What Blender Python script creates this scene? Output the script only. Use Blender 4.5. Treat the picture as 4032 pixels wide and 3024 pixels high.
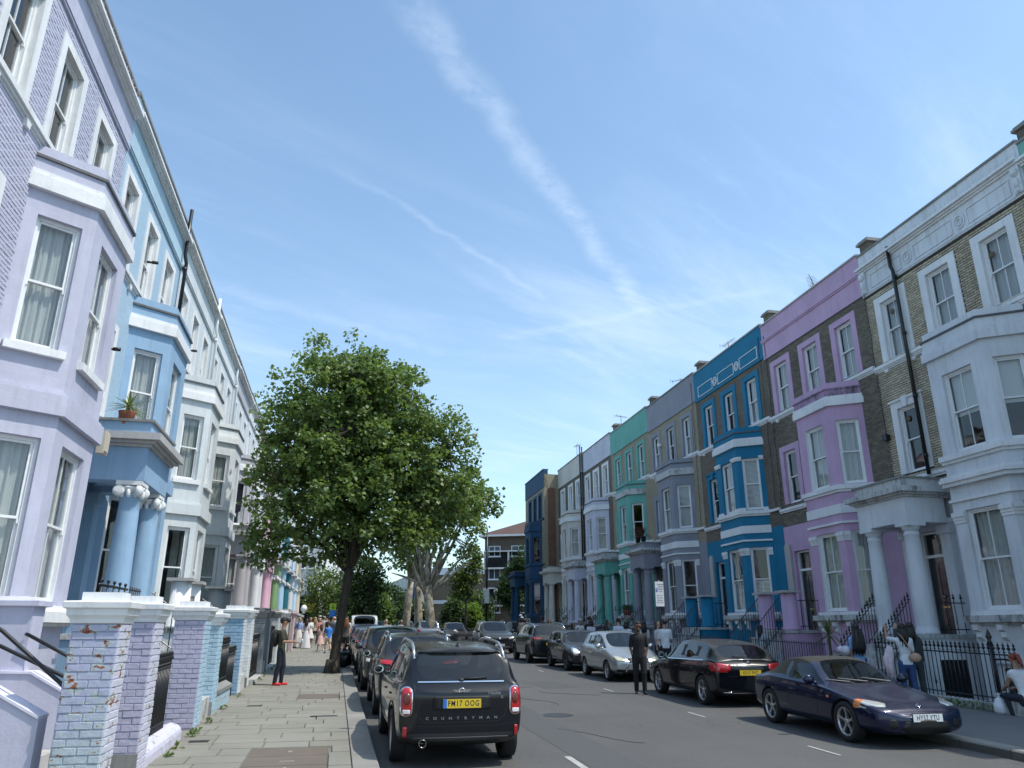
import bpy, bmesh, math, random
import numpy as np
from mathutils import Vector, Matrix, Euler
from mathutils.bvhtree import BVHTree
random.seed(7); np.random.seed(7)
for o in list(bpy.data.objects): bpy.data.objects.remove(o)
C = bpy.context.scene.collection
R = math.radians
# ------------------------------------------------------------------ camera, light, exposure
SL = 0.017                       # the street climbs gently away from the camera
AR = R(1.3244)                   # the right-hand terrace is turned by this against the left one
cam_d = bpy.data.cameras.new('camera'); cam = bpy.data.objects.new('camera', cam_d); C.objects.link(cam)
cam_d.sensor_width = 36; cam_d.lens = 26.34; cam_d.clip_end = 2000; cam_d.clip_start = 0.05
cam.location = (0, 0, 1.95); cam.rotation_euler = (R(90 + 18.1665), 0, R(-12.635))
S = bpy.context.scene; S.camera = cam
SUN = Vector((0.5, -0.27, 1.0)).normalized()
el = math.asin(SUN.z); az = math.atan2(SUN.x, SUN.y)
sd = bpy.data.lights.new('sun', 'SUN'); sd.energy = 2.9; sd.angle = R(0.53); sd.color = (1.0, 0.95, 0.87)
sun = bpy.data.objects.new('sun', sd); C.objects.link(sun); sun.location = (30, -20, 60)
sun.rotation_euler = SUN.to_track_quat('Z', 'Y').to_euler()
W = bpy.data.worlds.new('World'); S.world = W; W.use_nodes = True
def world_nodes():
    nt = W.node_tree; nt.nodes.clear(); N = nt.nodes.new; L = nt.links.new
    out = N('ShaderNodeOutputWorld'); bg = N('ShaderNodeBackground'); bg.inputs[1].default_value = 0.15
    sky = N('ShaderNodeTexSky'); sky.sky_type = 'NISHITA'; sky.sun_disc = False
    sky.sun_elevation = el; sky.sun_rotation = az; sky.air_density = 1.0; sky.dust_density = 1.2; sky.ozone_density = 1.4
    tc = N('ShaderNodeTexCoord'); sx = N('ShaderNodeSeparateXYZ'); L(tc.outputs['Generated'], sx.inputs[0])
    def M(op, a, b=None, c=None):
        n = N('ShaderNodeMath'); n.operation = op
        for i, v in enumerate((a, b, c)):
            if v is None: continue
            if isinstance(v, (int, float)): n.inputs[i].default_value = v
            else: L(v, n.inputs[i])
        return n.outputs[0]
    zc = M('MAXIMUM', sx.outputs[2], 0.03); px = M('DIVIDE', sx.outputs[0], zc); py = M('DIVIDE', sx.outputs[1], zc)
    def comb(a, b, c=0.0):
        n = N('ShaderNodeCombineXYZ')
        for i, v in enumerate((a, b, c)):
            if isinstance(v, (int, float)): n.inputs[i].default_value = v
            else: L(v, n.inputs[i])
        return n.outputs[0]
    def noise(vec, s, det, rough, dist=0.0):
        n = N('ShaderNodeTexNoise'); L(vec, n.inputs['Vector']); n.inputs['Scale'].default_value = s
        n.inputs['Detail'].default_value = det; n.inputs['Roughness'].default_value = rough; n.inputs['Distortion'].default_value = dist
        return n.outputs['Fac']
    def ss(v, a, b):
        n = N('ShaderNodeMapRange'); n.interpolation_type = 'SMOOTHSTEP'; L(v, n.inputs[0]); n.inputs[1].default_value = a; n.inputs[2].default_value = b
        return n.outputs[0]
    # thin cirrus: noise in the plane of the cloud layer, stretched along the wind
    rot = M('ADD', M('MULTIPLY', px, 0.85), M('MULTIPLY', py, 0.53)); rot2 = M('SUBTRACT', M('MULTIPLY', py, 0.85), M('MULTIPLY', px, 0.53))
    v1 = comb(M('MULTIPLY', rot, 0.45), M('MULTIPLY', rot2, 1.5))
    n1 = noise(v1, 1.5, 9, 0.62, 0.6); n2 = noise(comb(px, py, 3.1), 0.55, 5, 0.5, 0.3)
    n3 = noise(comb(M('MULTIPLY', rot, 0.9), M('MULTIPLY', rot2, 4.5), 2.0), 2.6, 8, 0.7, 1.0)
    cir = M('MULTIPLY', ss(n1, 0.40, 0.78), ss(n2, 0.30, 0.66))
    cir = M('ADD', M('MULTIPLY', cir, 0.75), M('MULTIPLY', M('MULTIPLY', ss(n3, 0.45, 0.85), ss(n2, 0.35, 0.7)), 0.35))
    def trail(x0, y0, x1, y1, w0, w1, amt, seed):
        dx, dy = x1 - x0, y1 - y0; ln = math.hypot(dx, dy); dx /= ln; dy /= ln
        ax = M('SUBTRACT', px, x0); ay = M('SUBTRACT', py, y0)
        t = M('DIVIDE', M('ADD', M('MULTIPLY', ax, dx), M('MULTIPLY', ay, dy)), ln)
        d = M('ADD', M('MULTIPLY', ax, -dy), M('MULTIPLY', ay, dx))
        wob = noise(comb(px, py, seed), 5.0, 4, 0.6); d = M('ADD', d, M('MULTIPLY', M('SUBTRACT', wob, 0.5), 0.10))
        w = M('ADD', w0, M('MULTIPLY', t, w1 - w0)); q = M('DIVIDE', M('ABSOLUTE', d), w)
        band = M('SUBTRACT', 1.0, ss(q, 0.0, 1.0)); ends = M('MULTIPLY', ss(t, -0.05, 0.12), M('SUBTRACT', 1.0, ss(t, 0.85, 1.05)))
        br = ss(noise(comb(px, py, seed + 4), 9.0, 6, 0.7), 0.25, 0.62)
        return M('MULTIPLY', M('MULTIPLY', band, ends), M('MULTIPLY', br, amt))
    tr = None
    for a in TRAILS:
        t = trail(*a); tr = t if tr is None else M('ADD', tr, t)
    hz = M('MULTIPLY', M('POWER', M('SUBTRACT', 1.0, zc), 2.0), 0.26)
    fac = M('MINIMUM', M('ADD', M('ADD', M('MULTIPLY', cir, 0.40), M('MINIMUM', tr, 0.6)), hz), 0.9)
    tint = N('ShaderNodeMixRGB'); tint.blend_type = 'MULTIPLY'; tint.inputs[0].default_value = 1.0; L(sky.outputs[0], tint.inputs[1]); tint.inputs[2].default_value = (1.05, 1.22, 1.21, 1)
    mix = N('ShaderNodeMixRGB'); L(fac, mix.inputs[0]); L(tint.outputs[0], mix.inputs[1]); mix.inputs[2].default_value = (5.2, 6.0, 7.0, 1)
    L(mix.outputs[0], bg.inputs[0]); L(bg.outputs[0], out.inputs[0])
TRAILS = [(0.0, 0.94, 0.98, 2.2, 0.055, 0.05, 0.20, 1.0), (-0.06, 1.52, 0.6, 2.12, 0.020, 0.022, 0.11, 8.0), (0.5, 2.48, 1.3, 1.84, 0.06, 0.05, 0.10, 3.0), (-0.5, 2.2, 0.4, 2.7, 0.10, 0.08, 0.10, 5.0)]
world_nodes()
S.view_settings.view_transform = 'Standard'; S.view_settings.look = 'None'
S.view_settings.exposure = 0.45; S.view_settings.gamma = 1.0
S.cycles.max_bounces = 7; S.cycles.diffuse_bounces = 4; S.cycles.glossy_bounces = 3; S.cycles.transparent_max_bounces = 12
S.cycles.transmission_bounces = 2; S.cycles.caustics_reflective = False; S.cycles.caustics_refractive = False
S.render.resolution_x = 1024; S.render.resolution_y = 768

# ------------------------------------------------------------------ helpers
def tag(o, label=None, cat=None, group=None, kind=None):
    if label: o['label'] = label
    if cat: o['category'] = cat
    if group: o['group'] = group
    if kind: o['kind'] = kind
    return o
def empty(name, loc=(0, 0, 0), rz=0.0, label=None, cat=None, group=None):
    o = bpy.data.objects.new(name, None); C.objects.link(o); o.location = loc; o.rotation_euler = (0, 0, rz)
    o.empty_display_size = 0.2
    return tag(o, label, cat, group)
def put(name, mesh, parent=None, loc=(0, 0, 0), rot=(0, 0, 0), scale=None):
    o = bpy.data.objects.new(name, mesh); C.objects.link(o); o.parent = parent; o.location = loc; o.rotation_euler = rot
    if scale: o.scale = scale
    return o
class MB:
    def __init__(s): s.v = []; s.f = []; s.m = []; s.s = []
    def add(s, vs, fs, m=0, sm=False):
        b = len(s.v); s.v += [tuple(p) for p in vs]
        for f in fs: s.f.append(tuple(b + i for i in f)); s.m.append(m); s.s.append(sm)
    def box(s, x0, x1, y0, y1, z0, z1, m=0):
        s.add([(x0,y0,z0),(x1,y0,z0),(x1,y1,z0),(x0,y1,z0),(x0,y0,z1),(x1,y0,z1),(x1,y1,z1),(x0,y1,z1)],
              [(0,3,2,1),(4,5,6,7),(0,1,5,4),(1,2,6,5),(2,3,7,6),(3,0,4,7)], m)
    def prism(s, pts, z0, z1, m=0, cap=True):
        """pts counter-clockwise in plan"""
        n = len(pts); vs = [(x, y, z0) for x, y in pts] + [(x, y, z1) for x, y in pts]
        fs = [(i, (i+1) % n, n+(i+1) % n, n+i) for i in range(n)]
        if cap: fs += [tuple(range(n-1, -1, -1)), tuple(range(n, 2*n))]
        s.add(vs, fs, m)
    def side(s, pts, y0, y1, m=0, ax='y'):
        """polygon in the (x,z) plane pushed from y0 to y1 (or (y,z) pushed in x)"""
        n = len(pts)
        if ax == 'y': vs = [(x, y0, z) for x, z in pts] + [(x, y1, z) for x, z in pts]
        else: vs = [(y0, x, z) for x, z in pts] + [(y1, x, z) for x, z in pts]
        s.add(vs, [(i, (i+1) % n, n+(i+1) % n, n+i) for i in range(n)] + [tuple(range(n-1, -1, -1)), tuple(range(n, 2*n))], m)
    def lathe(s, prof, cx=0, cy=0, n=16, m=0, sm=True, axis='z', cz=0, caps=True):
        vs = []; fs = []; k = len(prof)
        for r, z in prof:
            for j in range(n):
                a = 2*math.pi*j/n; c_, s_ = r*math.cos(a), r*math.sin(a)
                if axis == 'z': vs.append((cx+c_, cy+s_, cz+z))
                elif axis == 'y': vs.append((cx+c_, cy+z, cz+s_))
                else: vs.append((cx+z, cy+c_, cz+s_))
        for i in range(k-1):
            for j in range(n): fs.append((i*n+j, i*n+(j+1) % n, (i+1)*n+(j+1) % n, (i+1)*n+j))
        s.add(vs, fs, m, sm)
        if caps:
            b = len(s.v) - len(vs)
            s.f.append(tuple(b+j for j in range(n-1, -1, -1))); s.m.append(m); s.s.append(False)
            s.f.append(tuple(b+(k-1)*n+j for j in range(n))); s.m.append(m); s.s.append(False)
    def tube(s, pts, r, n=6, m=0, sm=True):
        P = [Vector(p) for p in pts]; rs = r if isinstance(r, (list, tuple)) else [r]*len(P)
        vs = []; up = None
        for i, p in enumerate(P):
            d = (P[min(i+1, len(P)-1)] - P[max(i-1, 0)])
            if d.length < 1e-9: d = Vector((0, 0, 1))
            d.normalize()
            if up is None:
                up = Vector((0, 0, 1)) if abs(d.z) < 0.9 else Vector((1, 0, 0))
            a = d.cross(up)
            if a.length < 1e-6: a = d.cross(Vector((0.3, 1, 0.2)))
            a.normalize(); b = a.cross(d).normalized(); up = b
            for j in range(n):
                t = 2*math.pi*j/n; q = p + (a*math.cos(t) + b*math.sin(t))*rs[i]; vs.append(q)
        fs = [(i*n+j, i*n+(j+1) % n, (i+1)*n+(j+1) % n, (i+1)*n+j) for i in range(len(P)-1) for j in range(n)]
        fs += [tuple(range(n-1, -1, -1)), tuple((len(P)-1)*n+j for j in range(n))]
        s.add(vs, fs, m, sm)
    def ball(s, c, r, m=0, nu=12, nv=8):
        rx, ry, rz = (r, r, r) if isinstance(r, (int, float)) else r
        vs = []; fs = []
        for i in range(nv+1):
            ph = math.pi*i/nv
            for j in range(nu):
                t = 2*math.pi*j/nu; vs.append((c[0]+rx*math.sin(ph)*math.cos(t), c[1]+ry*math.sin(ph)*math.sin(t), c[2]-rz*math.cos(ph)))
        for i in range(nv):
            for j in range(nu): fs.append((i*nu+j, i*nu+(j+1) % nu, (i+1)*nu+(j+1) % nu, (i+1)*nu+j))
        s.add(vs, fs, m, True)
    def mesh(s, name, mats):
        me = bpy.data.meshes.new(name); me.from_pydata(s.v, [], s.f)
        for m in (mats if isinstance(mats, (list, tuple)) else [mats]): me.materials.append(m)
        me.polygons.foreach_set('material_index', s.m); me.polygons.foreach_set('use_smooth', s.s); me.update(); return me
    def build(s, name, mats, parent=None, loc=(0, 0, 0), rot=(0, 0, 0)):
        return put(name, s.mesh(name, mats), parent, loc, rot)
def frame_map(o, d, n):
    """face frame: o origin (x,y), d unit direction along, n unit outward; returns f(a, out, z) -> point"""
    return lambda a, p, z: (o[0]+d[0]*a+n[0]*p, o[1]+d[1]*a+n[1]*p, z)
def fbox(mb, F, a0, a1, p0, p1, z0, z1, m=0):
    vs = [F(a, p, z) for z in (z0, z1) for a, p in ((a0, p0), (a1, p0), (a1, p1), (a0, p1))]
    mb.add(vs, [(0,3,2,1),(4,5,6,7),(0,1,5,4),(1,2,6,5),(2,3,7,6),(3,0,4,7)], m)
def wall(mb, F, a0, a1, z0, z1, holes, depth=0.2, m=0, mr=0):
    """face with rectangular openings (a0,a1,z0,z1) and reveals going inwards"""
    A = sorted({a0, a1} | {h[0] for h in holes} | {h[1] for h in holes}); Z = sorted({z0, z1} | {h[2] for h in holes} | {h[3] for h in holes})
    A = [a for a in A if a0 <= a <= a1]; Z = [z for z in Z if z0 <= z <= z1]
    for i in range(len(A)-1):
        for j in range(len(Z)-1):
            ca, cz = (A[i]+A[i+1])/2, (Z[j]+Z[j+1])/2
            if any(h[0] < ca < h[1] and h[2] < cz < h[3] for h in holes): continue
            mb.add([F(A[i], 0, Z[j]), F(A[i+1], 0, Z[j]), F(A[i+1], 0, Z[j+1]), F(A[i], 0, Z[j+1])], [(0, 1, 2, 3)], m)
    for h in holes:
        b0, b1, c0, c1 = h[:4]
        for q in ([(b0,c0),(b0,c1)], [(b0,c1),(b1,c1)], [(b1,c1),(b1,c0)], [(b1,c0),(b0,c0)]):
            (x0, w0), (x1, w1) = q
            mb.add([F(x0, 0, w0), F(x1, 0, w1), F(x1, -depth, w1), F(x0, -depth, w0)], [(0, 1, 2, 3)], mr)

# ------------------------------------------------------------------ materials
MATS = {}
def nodes(name):
    m = bpy.data.materials.new(name); m.use_nodes = True; nt = m.node_tree; nt.nodes.clear()
    N = nt.nodes.new; L = nt.links.new; out = N('ShaderNodeOutputMaterial'); b = N('ShaderNodeBsdfPrincipled'); L(b.outputs[0], out.inputs[0])
    return m, N, L, b, out
def noise_n(N, L, vec, scale, det=4, rough=0.55, dist=0.0):
    n = N('ShaderNodeTexNoise'); n.inputs['Scale'].default_value = scale; n.inputs['Detail'].default_value = det
    n.inputs['Roughness'].default_value = rough; n.inputs['Distortion'].default_value = dist
    if vec: L(vec, n.inputs['Vector'])
    return n.outputs['Fac']
def ramp(N, L, f, stops):
    r = N('ShaderNodeValToRGB'); L(f, r.inputs[0]); e = r.color_ramp.elements
    while len(e) < len(stops): e.new(0.5)
    for i, (p, c) in enumerate(stops): e[i].position = p; e[i].color = (*c, 1) if len(c) == 3 else c
    return r.outputs[0]
def mixc(N, L, f, a, b, mode='MIX'):
    n = N('ShaderNodeMixRGB'); n.blend_type = mode
    for i, v in enumerate((f, a, b)):
        if isinstance(v, (int, float)): n.inputs[i].default_value = v
        elif isinstance(v, tuple): n.inputs[i].default_value = (*v[:3], 1)
        else: L(v, n.inputs[i])
    return n.outputs[0]
def stretch(N, L, sx, sy, sz, world=False):
    t = N('ShaderNodeTexCoord'); mp = N('ShaderNodeMapping')
    if world:
        g = N('ShaderNodeNewGeometry'); L(g.outputs['Position'], mp.inputs[0])
    else: L(t.outputs['Object'], mp.inputs[0])
    mp.inputs['Scale'].default_value = (sx, sy, sz); return mp.outputs[0]
def bump(N, L, b, h, dist, strength=1.0):
    n = N('ShaderNodeBump'); L(h, n.inputs['Height']); n.inputs['Distance'].default_value = dist; n.inputs['Strength'].default_value = strength
    L(n.outputs[0], b.inputs['Normal'])
def sc(c, k): return tuple(min(1, x*k) for x in c)
def paint(name, col, dirt=0.35, rough=0.75, coarse=1.0):
    """painted render: patchy tone, rain streaks running down, grime, trowel relief"""
    if name in MATS: return MATS[name]
    m, N, L, b, out = nodes(name)
    wv = stretch(N, L, 1, 1, 1, True); st = stretch(N, L, 5, 5, 0.35, True)
    a = noise_n(N, L, wv, 0.9, 5, 0.6); s_ = noise_n(N, L, st, 1.6, 6, 0.7); f = noise_n(N, L, wv, 14, 6, 0.65)
    c = mixc(N, L, ramp(N, L, a, [(0.3, (0, 0, 0)), (0.7, (1, 1, 1))]), sc(col, 0.86), sc(col, 1.06))
    dirt = dirt*1.4+.05
    k = ramp(N, L, s_, [(0.50, (0, 0, 0)), (0.82, (1, 1, 1))])
    d = N('ShaderNodeMath'); d.operation = 'MULTIPLY'; L(k, d.inputs[0]); d.inputs[1].default_value = dirt
    c = mixc(N, L, d.outputs[0], c, sc(col, 0.45)[:1] + sc(col, 0.44)[1:2] + sc(col, 0.40)[2:])
    k2 = ramp(N, L, f, [(0.58, (0, 0, 0)), (0.8, (1, 1, 1))]); d2 = N('ShaderNodeMath'); d2.operation = 'MULTIPLY'; L(k2, d2.inputs[0]); d2.inputs[1].default_value = dirt*0.5
    c = mixc(N, L, d2.outputs[0], c, sc(col, 0.6))
    L(c, b.inputs['Base Color']); b.inputs['Roughness'].default_value = rough; b.inputs['Specular IOR Level'].default_value = 0.3
    ad = N('ShaderNodeMath'); ad.operation = 'ADD'; L(noise_n(N, L, wv, 3.0, 4, 0.5), ad.inputs[0])
    mm = N('ShaderNodeMath'); mm.operation = 'MULTIPLY'; L(noise_n(N, L, wv, 40, 3, 0.6), mm.inputs[0]); mm.inputs[1].default_value = 0.18; L(mm.outputs[0], ad.inputs[1])
    bump(N, L, b, ad.outputs[0], 0.012*coarse); MATS[name] = m; return m
def stained(name, col):
    """stone ledge: pale paint with black algae running down from the edge"""
    if name in MATS: return MATS[name]
    m, N, L, b, out = nodes(name); wv = stretch(N, L, 1, 1, 1, True); st = stretch(N, L, 9, 9, 1.2, True)
    a = noise_n(N, L, st, 1.5, 6, 0.75); g = noise_n(N, L, wv, 1.3, 4, 0.6)
    mu = N('ShaderNodeMath'); mu.operation = 'ADD'; L(a, mu.inputs[0]); L(g, mu.inputs[1])
    k = ramp(N, L, mu.outputs[0], [(0.50, (0, 0, 0)), (0.62, (1, 1, 1))]); k = ramp(N, L, mu.outputs[0], [(0.98, (0, 0, 0)), (1.0, (0.8, 0.8, 0.8))]) if False else k
    mr = N('ShaderNodeMapRange'); L(mu.outputs[0], mr.inputs[0]); mr.inputs[1].default_value = 0.98; mr.inputs[2].default_value = 1.22; mr.inputs[4].default_value = 0.85
    c = mixc(N, L, mr.outputs[0], col, (0.045, 0.045, 0.04)); L(c, b.inputs['Base Color']); b.inputs['Roughness'].default_value = 0.85
    bump(N, L, b, noise_n(N, L, wv, 25, 5, 0.6), 0.01); MATS[name] = m; return m
def brickmat(name, c1, c2, mortar, geo=False, paintc=None):
    """geo: for walls whose bricks are modelled one by one (tone per brick); else a brick pattern with relief"""
    if name in MATS: return MATS[name]
    m, N, L, b, out = nodes(name); wv = stretch(N, L, 1, 1, 1, True); nz = noise_n(N, L, wv, 30, 5, 0.7)
    big = noise_n(N, L, wv, 0.7, 4, 0.6)
    if geo:
        g = N('ShaderNodeNewGeometry'); oi = N('ShaderNodeObjectInfo'); ad = N('ShaderNodeMath'); ad.operation = 'ADD'
        L(g.outputs['Random Per Island'], ad.inputs[0]); L(oi.outputs['Random'], ad.inputs[1]); fr = N('ShaderNodeMath'); fr.operation = 'FRACT'; L(ad.outputs[0], fr.inputs[0])
        c = ramp(N, L, fr.outputs[0], [(0.0, sc(c1, 0.7)), (0.3, c1), (0.75, c2), (1.0, sc(c2, 1.2))])
        c = mixc(N, L, 0.5, c, mixc(N, L, nz, sc(c1, 0.5), sc(c2, 1.2)))
        dk = ramp(N, L, big, [(0.40, (0, 0, 0)), (0.75, (0.55, 0.55, 0.55))]); c = mixc(N, L, dk, c, sc(c1, 0.35))
        bump(N, L, b, nz, 0.006)
    else:
        t = N('ShaderNodeTexCoord'); sp = N('ShaderNodeSeparateXYZ'); L(t.outputs['Object'], sp.inputs[0])
        ad = N('ShaderNodeMath'); ad.operation = 'ADD'; L(sp.outputs[0], ad.inputs[0]); L(sp.outputs[1], ad.inputs[1])
        cb = N('ShaderNodeCombineXYZ'); L(ad.outputs[0], cb.inputs[0]); L(sp.outputs[2], cb.inputs[1])
        br = N('ShaderNodeTexBrick'); L(cb.outputs[0], br.inputs['Vector']); br.inputs['Scale'].default_value = 1.0
        br.inputs['Brick Width'].default_value = 0.225; br.inputs['Row Height'].default_value = 0.075; br.inputs['Mortar Size'].default_value = 0.008
        br.inputs['Mortar Smooth'].default_value = 0.2; br.inputs['Bias'].default_value = 0.0
        br.inputs['Color1'].default_value = (*c1, 1); br.inputs['Color2'].default_value = (*c2, 1); br.inputs['Mortar'].default_value = (*mortar, 1)
        c = mixc(N, L, ramp(N, L, nz, [(0.3, (0.15, 0.15, 0.15)), (0.8, (0.6, 0.6, 0.6))]), br.outputs['Color'], sc(c1, 0.5))
        dk = ramp(N, L, big, [(0.40, (0, 0, 0)), (0.75, (0.5, 0.5, 0.5))]); c = mixc(N, L, dk, c, sc(c1, 0.4))
        iv = N('ShaderNodeMath'); iv.operation = 'MULTIPLY_ADD'; L(br.outputs['Fac'], iv.inputs[0]); iv.inputs[1].default_value = -1.0; L(nz, iv.inputs[2])
        bump(N, L, b, iv.outputs[0], 0.008)
    L(c, b.inputs['Base Color']); b.inputs['Roughness'].default_value = 0.9; MATS[name] = m; return m
def paintbrick(name, col, peel=0.0, geo=True, base2=None):
    """thick old paint over brick; where it has flaked off, an older coat and the red brick show"""
    if name in MATS: return MATS[name]
    m, N, L, b, out = nodes(name); wv = stretch(N, L, 1, 1, 1, True)
    a = noise_n(N, L, wv, 5, 6, 0.65, 0.4); f = noise_n(N, L, wv, 22, 5, 0.65); lo = noise_n(N, L, wv, 0.8, 3, 0.5)
    c = mixc(N, L, a, sc(col, 0.86), sc(col, 1.07))
    if base2: c = mixc(N, L, ramp(N, L, lo, [(0.42, (0, 0, 0)), (0.6, (1, 1, 1))]), c, base2)
    c = mixc(N, L, ramp(N, L, f, [(0.55, (0, 0, 0)), (0.85, (0.55, 0.55, 0.55))]), c, sc(col, 0.55))
    if peel:
        p = noise_n(N, L, stretch(N, L, 1, 1, 1.6, True), 7, 6, 0.62, 0.5)
        c = mixc(N, L, ramp(N, L, p, [(0.575-peel, (0, 0, 0)), (0.585-peel, (1, 1, 1))]), c, (0.42, 0.50, 0.50))
        c = mixc(N, L, ramp(N, L, p, [(0.635-peel, (0, 0, 0)), (0.645-peel, (1, 1, 1))]), c, (0.30, 0.09, 0.055))
    L(c, b.inputs['Base Color']); b.inputs['Roughness'].default_value = 0.65
    ad = N('ShaderNodeMath'); ad.operation = 'ADD'; L(a, ad.inputs[0]); L(f, ad.inputs[1])
    if not geo:
        t = N('ShaderNodeTexCoord'); sp = N('ShaderNodeSeparateXYZ'); L(t.outputs['Object'], sp.inputs[0])
        a2 = N('ShaderNodeMath'); a2.operation = 'ADD'; L(sp.outputs[0], a2.inputs[0]); L(sp.outputs[1], a2.inputs[1])
        cb = N('ShaderNodeCombineXYZ'); L(a2.outputs[0], cb.inputs[0]); L(sp.outputs[2], cb.inputs[1])
        br = N('ShaderNodeTexBrick'); L(cb.outputs[0], br.inputs['Vector']); br.inputs['Scale'].default_value = 1.0
        br.inputs['Brick Width'].default_value = 0.225; br.inputs['Row Height'].default_value = 0.075; br.inputs['Mortar Size'].default_value = 0.007
        iv = N('ShaderNodeMath'); iv.operation = 'MULTIPLY_ADD'; L(br.outputs['Fac'], iv.inputs[0]); iv.inputs[1].default_value = -1.5; L(a, iv.inputs[2]); bump(N, L, b, iv.outputs[0], 0.012)
    else: bump(N, L, b, ad.outputs[0], 0.008)
    MATS[name] = m; return m
def plain(name, col, rough=0.5, metal=0.0, spec=0.5, emit=None, coat=0.0, nz=0.0, alpha=None):
    if name in MATS: return MATS[name]
    m, N, L, b, out = nodes(name); b.inputs['Base Color'].default_value = (*col, 1); b.inputs['Roughness'].default_value = rough
    b.inputs['Metallic'].default_value = metal; b.inputs['Specular IOR Level'].default_value = spec; b.inputs['Coat Weight'].default_value = coat; b.inputs['Coat Roughness'].default_value = 0.05
    if nz:
        wv = stretch(N, L, 1, 1, 1, True); f = noise_n(N, L, wv, 9, 5, 0.6)
        L(mixc(N, L, ramp(N, L, f, [(0.35, (0, 0, 0)), (0.7, (1, 1, 1))]), sc(col, 1-nz), sc(col, 1+nz)), b.inputs['Base Color'])
    if emit: b.inputs['Emission Color'].default_value = (*emit[:3], 1); b.inputs['Emission Strength'].default_value = emit[3]
    MATS[name] = m; return m
def glass(name, tint=(0.75, 0.8, 0.8), dark=0.5):
    """window pane: sky and street mirrored by Fresnel, the room seen through it"""
    if name in MATS: return MATS[name]
    m, N, L, b, out = nodes(name); lw = N('ShaderNodeLayerWeight'); lw.inputs[0].default_value = .5; fr = N('ShaderNodeMath'); fr.operation = 'POWER'; L(lw.outputs['Facing'], fr.inputs[0]); fr.inputs[1].default_value = 4.0
    gl = N('ShaderNodeBsdfGlossy'); gl.inputs['Roughness'].default_value = 0.02; tr = N('ShaderNodeBsdfTransparent'); tr.inputs[0].default_value = (*sc(tint, dark), 1)
    wv = stretch(N, L, 1, 1, 1, True); bp = N('ShaderNodeBump'); L(noise_n(N, L, wv, 1.2, 2, 0.5), bp.inputs['Height']); bp.inputs['Distance'].default_value = 0.004
    L(bp.outputs[0], gl.inputs['Normal']); mu = N('ShaderNodeMath'); mu.operation = 'MULTIPLY_ADD'; L(fr.outputs[0], mu.inputs[0]); mu.inputs[1].default_value = 0.92; mu.inputs[2].default_value = 0.08; mu.use_clamp = True
    mx = N('ShaderNodeMixShader'); L(mu.outputs[0], mx.inputs[0]); L(tr.outputs[0], mx.inputs[1]); L(gl.outputs[0], mx.inputs[2]); L(mx.outputs[0], out.inputs[0]); MATS[name] = m; return m
# ------------------------------------------------------------------ the street
white = (0.72, 0.74, 0.76)
M_white = paint('white_paint', (0.78, 0.79, 0.79), 0.3)
M_sash = plain('sash_paint', (0.78, 0.79, 0.79), 0.35, nz=0.04)
M_glass = glass('window_glass', (.92, .96, .95), .95); M_dglass = glass('dark_window_glass', (0.8, 0.88, 0.88), 0.7)
M_iron = plain('black_iron', (0.012, 0.013, 0.014), 0.35, nz=0.2)
M_lead = plain('lead_roof', (0.09, 0.095, 0.10), 0.6, nz=0.25)
M_stone = stained('stained_stone', (0.52, 0.53, 0.52))
M_cope = paint('grey_coping', (0.26, 0.26, 0.25), 0.6)
M_lcope = paint('pale_coping', (0.46, 0.45, 0.44), 0.5)
def lace(name, col, dens):
    m, N, L, b, out = nodes(name); b.inputs['Base Color'].default_value = (*col, 1); b.inputs['Roughness'].default_value = 0.9
    tl = N('ShaderNodeBsdfTranslucent'); tl.inputs[0].default_value = (*col, 1); m1 = N('ShaderNodeMixShader'); m1.inputs[0].default_value = 0.3
    L(b.outputs[0], m1.inputs[1]); L(tl.outputs[0], m1.inputs[2]); tr = N('ShaderNodeBsdfTransparent'); m2 = N('ShaderNodeMixShader'); m2.inputs[0].default_value = dens
    L(tr.outputs[0], m2.inputs[1]); L(m1.outputs[0], m2.inputs[2]); L(m2.outputs[0], out.inputs[0]); return m
M_cur = lace('net_curtain', (0.74, 0.75, 0.74), 0.92)
M_blind = plain('window_blind', (0.62, 0.63, 0.62), 0.8)
M_door = plain('black_door', (0.012, 0.014, 0.018), 0.18, coat=0.6)
M_room = plain('room_inside', (0.16, 0.15, 0.14), 0.9)
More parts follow.
